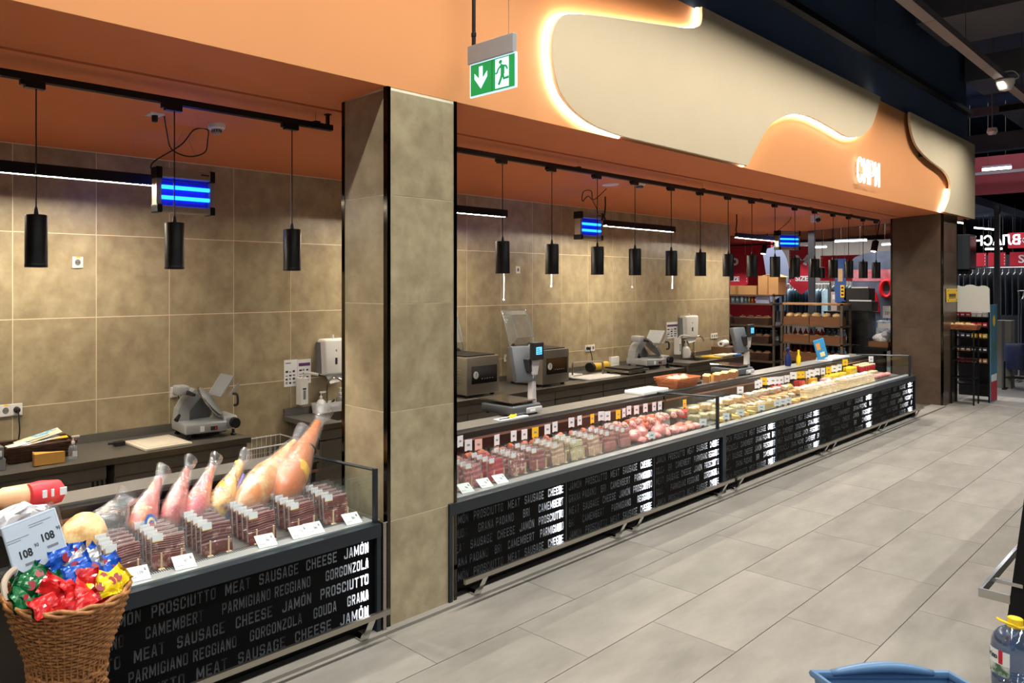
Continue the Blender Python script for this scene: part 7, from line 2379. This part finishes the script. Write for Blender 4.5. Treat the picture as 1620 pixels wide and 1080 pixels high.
WR = {'green': mat('green_foil', (16, 106, 58), 0.25, 0.15, var=0.3, scale=16, coat=0.5), 'red': mat('red_foil', (208, 26, 30), 0.28, 0.1, var=0.25, scale=16, coat=0.5),
      'blue': mat('blue_foil', (24, 88, 196), 0.25, 0.15, var=0.25, scale=16, coat=0.5), 'yellow': mat('yellow_foil', (246, 212, 24), 0.3, 0.1, var=0.12, scale=16, coat=0.5),
      'silver': mat('silver_foil', (206, 208, 214), 0.22, 0.7, var=0.25, scale=22)}
SW = {(c, s): sweet_mesh(0.115, 0.07, s * 2.3, m) for c, m in WR.items() for s in range(2)}
LOGO = MB().lathe([(0.0, 0.0186), (0.016, 0.0186)], 14, cap=False).mesh('logo', mat('logo_maroon', (150, 20, 40), 0.4, var=0.1, scale=10))
SWEETS = [('green', -0.17, -0.045, 0.855, 0.5, 0.9), ('green', -0.135, -0.01, 0.885, -0.4, 1.0), ('green', -0.10, 0.02, 0.90, 0.8, 0.6), ('green', -0.165, 0.0, 0.87, 1.2, 0.8), ('green', -0.07, -0.02, 0.885, 0.2, 0.7),
          ('green', -0.15, -0.10, 0.85, 0.9, 0.9), ('green', -0.12, 0.05, 0.88, 0.1, 1.1),
          ('red', -0.10, -0.125, 0.86, 0.3, 0.8), ('red', -0.055, -0.15, 0.862, -0.3, 0.6), ('red', -0.03, -0.11, 0.882, 0.7, 0.9), ('red', 0.005, -0.13, 0.875, 1.1, 0.8), ('red', -0.075, -0.09, 0.89, -0.9, 1.0),
          ('red', -0.01, -0.165, 0.86, 0.05, 0.35), ('red', 0.03, -0.08, 0.895, -1.2, 1.0), ('red', -0.13, -0.13, 0.855, 0.5, 0.7),
          ('blue', 0.0, 0.045, 0.935, 0.3, 1.15), ('blue', 0.035, 0.015, 0.905, -0.2, 0.9), ('blue', 0.06, 0.10, 0.925, 0.1, 1.2), ('blue', 0.11, 0.06, 0.905, 0.6, 0.9), ('blue', 0.145, 0.02, 0.885, -0.5, 0.9),
          ('blue', 0.16, -0.02, 0.87, 0.9, 0.8), ('blue', 0.02, -0.035, 0.895, 0.1, 0.8), ('blue', 0.09, -0.01, 0.89, 0.3, 0.8), ('blue', -0.02, 0.09, 0.93, -0.3, 1.1), ('blue', 0.17, 0.05, 0.87, 0.2, 0.9),
          ('yellow', 0.06, -0.135, 0.868, 0.1, 0.75), ('yellow', 0.105, -0.12, 0.872, 0.2, 0.7), ('yellow', 0.145, -0.09, 0.868, 0.4, 0.7), ('yellow', 0.085, -0.10, 0.885, 0.0, 0.7),
          ('silver', 0.055, 0.03, 0.915, 0.4, 1.0), ('silver', 0.085, 0.035, 0.91, -0.3, 0.9)]
cs_ = {}
for (c, dx, dy, z, rz, tl) in SWEETS:
    i = cs_.get(c, 0)
    cs_[c] = i + 1
    t = thing('wrapped_sweet', '%s foil wrapped sweet in the wicker basket, number %s of its colour from the left' % (c, ORD[i]), 'sweet', (BX + dx, BY + dy, z - 0.027), group='%s wrapped sweets in the basket' % c, rot=(tl, R.uniform(-0.4, 0.4), rz))
    link('wrapper', SW[(c, i % 2)], t)
    if c in ('blue', 'green', 'yellow'):
        link('logo', LOGO, t)
# filling of sweets beneath, too deep to tell apart
fm = MB()
fm.ball((BX, BY, 0.75), (0.185, 0.185, 0.085), 28, 12).noise(0.014, 24)
o = fm.build('sweet_filling', WR['red'])
tag(o, 'red foil sweets filling the wicker basket under the top layer', 'sweets', None, 'stuff')

# tilted price board standing in the basket
t = thing('price_board', 'tilted white price board reading 108 in the sweets basket', 'price board', (BX - 0.05, BY + 0.085, 0.845), rot=(math.radians(-14), math.radians(-18), math.radians(-22)))
MB().rbox(-0.1, 0.1, -0.006, 0.006, 0, 0.215, 0.004, 1).build('frame', mat('pale_grey_frame', (190, 204, 222), 0.4, var=0.04, scale=8), t)
MB().box(-0.092, 0.092, -0.0075, -0.006, 0.01, 0.205).build('sheet', mat('pale_blue_sheet', (206, 220, 238), 0.5, var=0.03, scale=8), t)
for (x, z) in ((-0.042, 0.085), (0.046, 0.115)):
    lettering('price', '108', 0.038, M_INK, t, (x, -0.008, z), xs=0.9, depth=0.0008, off=0.001)
    lettering('price_cents', '90', 0.018, M_INK, t, (x + 0.045, -0.008, z + 0.022), xs=0.9, depth=0.0008)
    MB().box(x - 0.05, x + 0.03, -0.0084, -0.0075, z + 0.072, z + 0.0735).build('print_line', mat('grey_print', (140, 140, 150)), t)
    MB().box(x - 0.05, x + 0.00, -0.0084, -0.0075, z + 0.064, z + 0.0655).build('print_line', mat('grey_print', (140, 140, 150)), t)
    MB().box(x - 0.01, x + 0.03, -0.0084, -0.0075, z - 0.028, z - 0.02).build('print_line', mat('grey_print', (140, 140, 150)), t)

# ------------------------------------------------------------------ right foreground: black island case, water bottle, shopping basket
t = thing('island_case', 'black island case with steel bumper at the right edge', 'display case', (5.54, -1.24, 0))
MB().add([(0.0, 0.0, 0.06), (4, 0, 0.06), (4, 2.03, 0.06), (0.0, 2.03, 0.06), (0.11, 0, 0.80), (4, 0, 0.80), (4, 1.97, 0.80), (0.11, 1.97, 0.80)],
         [(3, 2, 1, 0), (4, 5, 6, 7), (0, 1, 5, 4), (1, 2, 6, 5), (2, 3, 7, 6), (3, 0, 4, 7)]).build('body', M_BLACK, t)
MB().box(0.08, 3.9, 0.1, 1.95, 0, 0.06).build('plinth', M_RUBBER, t)
MB().box(0.115, 4, 0, 1.965, 0.80, 0.84).build('top_rim', M_TRIM, t)
MB().box(-0.26, 4, 2.085, 2.10, 0.245, 0.29).build('bumper_rail', M_CHROME, t)
MB().box(-0.26, -0.245, 1.98, 2.085, 0.245, 0.29).build('bumper_end', M_CHROME, t)
for x in (0.02, 2.0):
    MB().box(x, x + 0.03, 1.97, 2.085, 0.258, 0.278).build('bumper_bracket', M_CHROME, t)

WX, WY = 4.80, 0.655
t = thing('water_bottle', 'large clear water bottle with yellow cap and handle on the floor', 'bottle', (WX, WY, 0.0005), math.radians(-50))
M_PET = film('clear_blue_pet', (176, 206, 232), clear=0.45, haze=0.05, rough=0.06, gloss=0.3, bump=0.2, bscale=18)
prof = [(0.0, 0.0), (0.062, 0.0), (0.080, 0.015), (0.083, 0.04)]
for k in range(6):
    prof += [(0.080, 0.05 + 0.012 * k), (0.083, 0.056 + 0.012 * k)]
prof += [(0.083, 0.2), (0.081, 0.225), (0.074, 0.25), (0.058, 0.275), (0.036, 0.292), (0.026, 0.298), (0.025, 0.31)]
MB().lathe(prof, 32).build('bottle_body', M_PET, t, smooth=True)
MB().lathe([(0.0, 0.006), (0.078, 0.008), (0.079, 0.22), (0.070, 0.248), (0.0, 0.2485)], 28).build('water', film('still_water', (150, 188, 220), 0.5, 0.04, 0.02, 0.2), t, smooth=True)
MB().lathe([(0.030, 0.296), (0.031, 0.300), (0.031, 0.306), (0.027, 0.308)], 24).build('neck_ring', M_YELP, t)
MB().lathe([(0.027, 0.308), (0.0275, 0.312), (0.0275, 0.336), (0.024, 0.340), (0.0, 0.341)], 24).build('cap', M_YELP, t, smooth=True)
MB().tube(smooth_path([(0.0, -0.03, 0.303), (-0.03, -0.06, 0.315), (-0.065, -0.08, 0.335), (-0.09, -0.05, 0.34), (-0.075, -0.01, 0.335), (-0.03, 0.015, 0.31), (-0.015, 0.028, 0.303)], 5), 0.005, 6).build('handle', M_YELP, t, smooth='all')


def wrap(a0, a1, z0, z1, r, name, m, n=10):
    b = MB()
    for k in range(n + 1):
        a = a0 + (a1 - a0) * k / n
        for z in (z0, z1):
            b.v.append((r * math.cos(a), r * math.sin(a), z))
    for k in range(n):
        b.f.append((2 * k, 2 * k + 2, 2 * k + 3, 2 * k + 1))
        b.mi.append(0)
    return b.build(name, m, t, smooth='all')


a0 = math.radians(128)
wrap(a0, a0 + 1.7, 0.075, 0.19, 0.0845, 'paper_label', mat('label_white', (222, 226, 226), 0.5, var=0.03, scale=8))
wrap(a0, a0 + 1.7, 0.075, 0.125, 0.0852, 'green_print', mat('label_forest', (60, 96, 70), 0.5, col2=(196, 206, 200), scale=26, thr=(0.4, 0.6)))
wrap(a0 + 1.2, a0 + 1.4, 0.13, 0.192, 0.0854, 'red_print', M_REDB)
for i, ch in enumerate('Perrino'):
    a = a0 + 0.18 + 0.145 * i
    lettering('print', ch, 0.036, M_INK, t, (0.0858 * math.cos(a), 0.0858 * math.sin(a), 0.148), (PI / 2, 0, a + PI / 2), 0.75, 0.0006, 0.001)

# blue grey shopping basket whose rim just enters the picture
M_BSK = mat('blue_grey_plastic', (96, 132, 172), 0.38, var=0.1, scale=8)
t = thing('shopping_basket', 'blue grey plastic shopping basket at the bottom edge', 'shopping basket', (3.32, 0.68, 0), math.radians(-37))
w, d, h = 0.25, 0.18, 0.445
b = MB()
for (k, z) in ((0.82, 0.02), (1.0, h)):
    b.v += [(-w * k, -d * k, z), (w * k, -d * k, z), (w * k, d * k, z), (-w * k, d * k, z)]
b.f += [(0, 1, 2, 3), (0, 1, 5, 4), (1, 2, 6, 5), (2, 3, 7, 6), (3, 0, 4, 7)]
b.mi += [0] * 5
b.build('tub', M_BSK, t)
rim = MB()
rim.tube([(-w, -d, h), (w, -d, h), (w, d, h), (-w, d, h)], 0.016, 8, closed=True)
rim.build('rim', M_BSK, t, smooth=True)
for s in (-1, 1):
    pts = [(s * 0.0 - w * 0.75 + 2 * w * 0.75 * q, s * d * 0.98 - s * 0.015 * math.sin(PI * q), h + 0.006 + 0.03 * math.sin(PI * q)) for q in [i / 12 for i in range(13)]]
    MB().tube(pts, [0.012 + 0.008 * math.sin(PI * i / 12) for i in range(13)], 8).build('handle', M_BSK, t, smooth='all')
for k in range(9):
    MB().box(-w * 0.9 + k * 0.048, -w * 0.9 + k * 0.048 + 0.012, -d * 0.93 - 0.006, -d * 0.93, 0.06, h - 0.05).build('rib', M_BSK, t)
for (x, y) in ((-0.18, -0.12), (0.18, -0.12), (-0.18, 0.12), (0.18, 0.12)):
    MB().tube([(x, y - 0.01, 0.02), (x, y + 0.01, 0.02)], 0.02, 12).build('wheel', M_RUBBER, t)
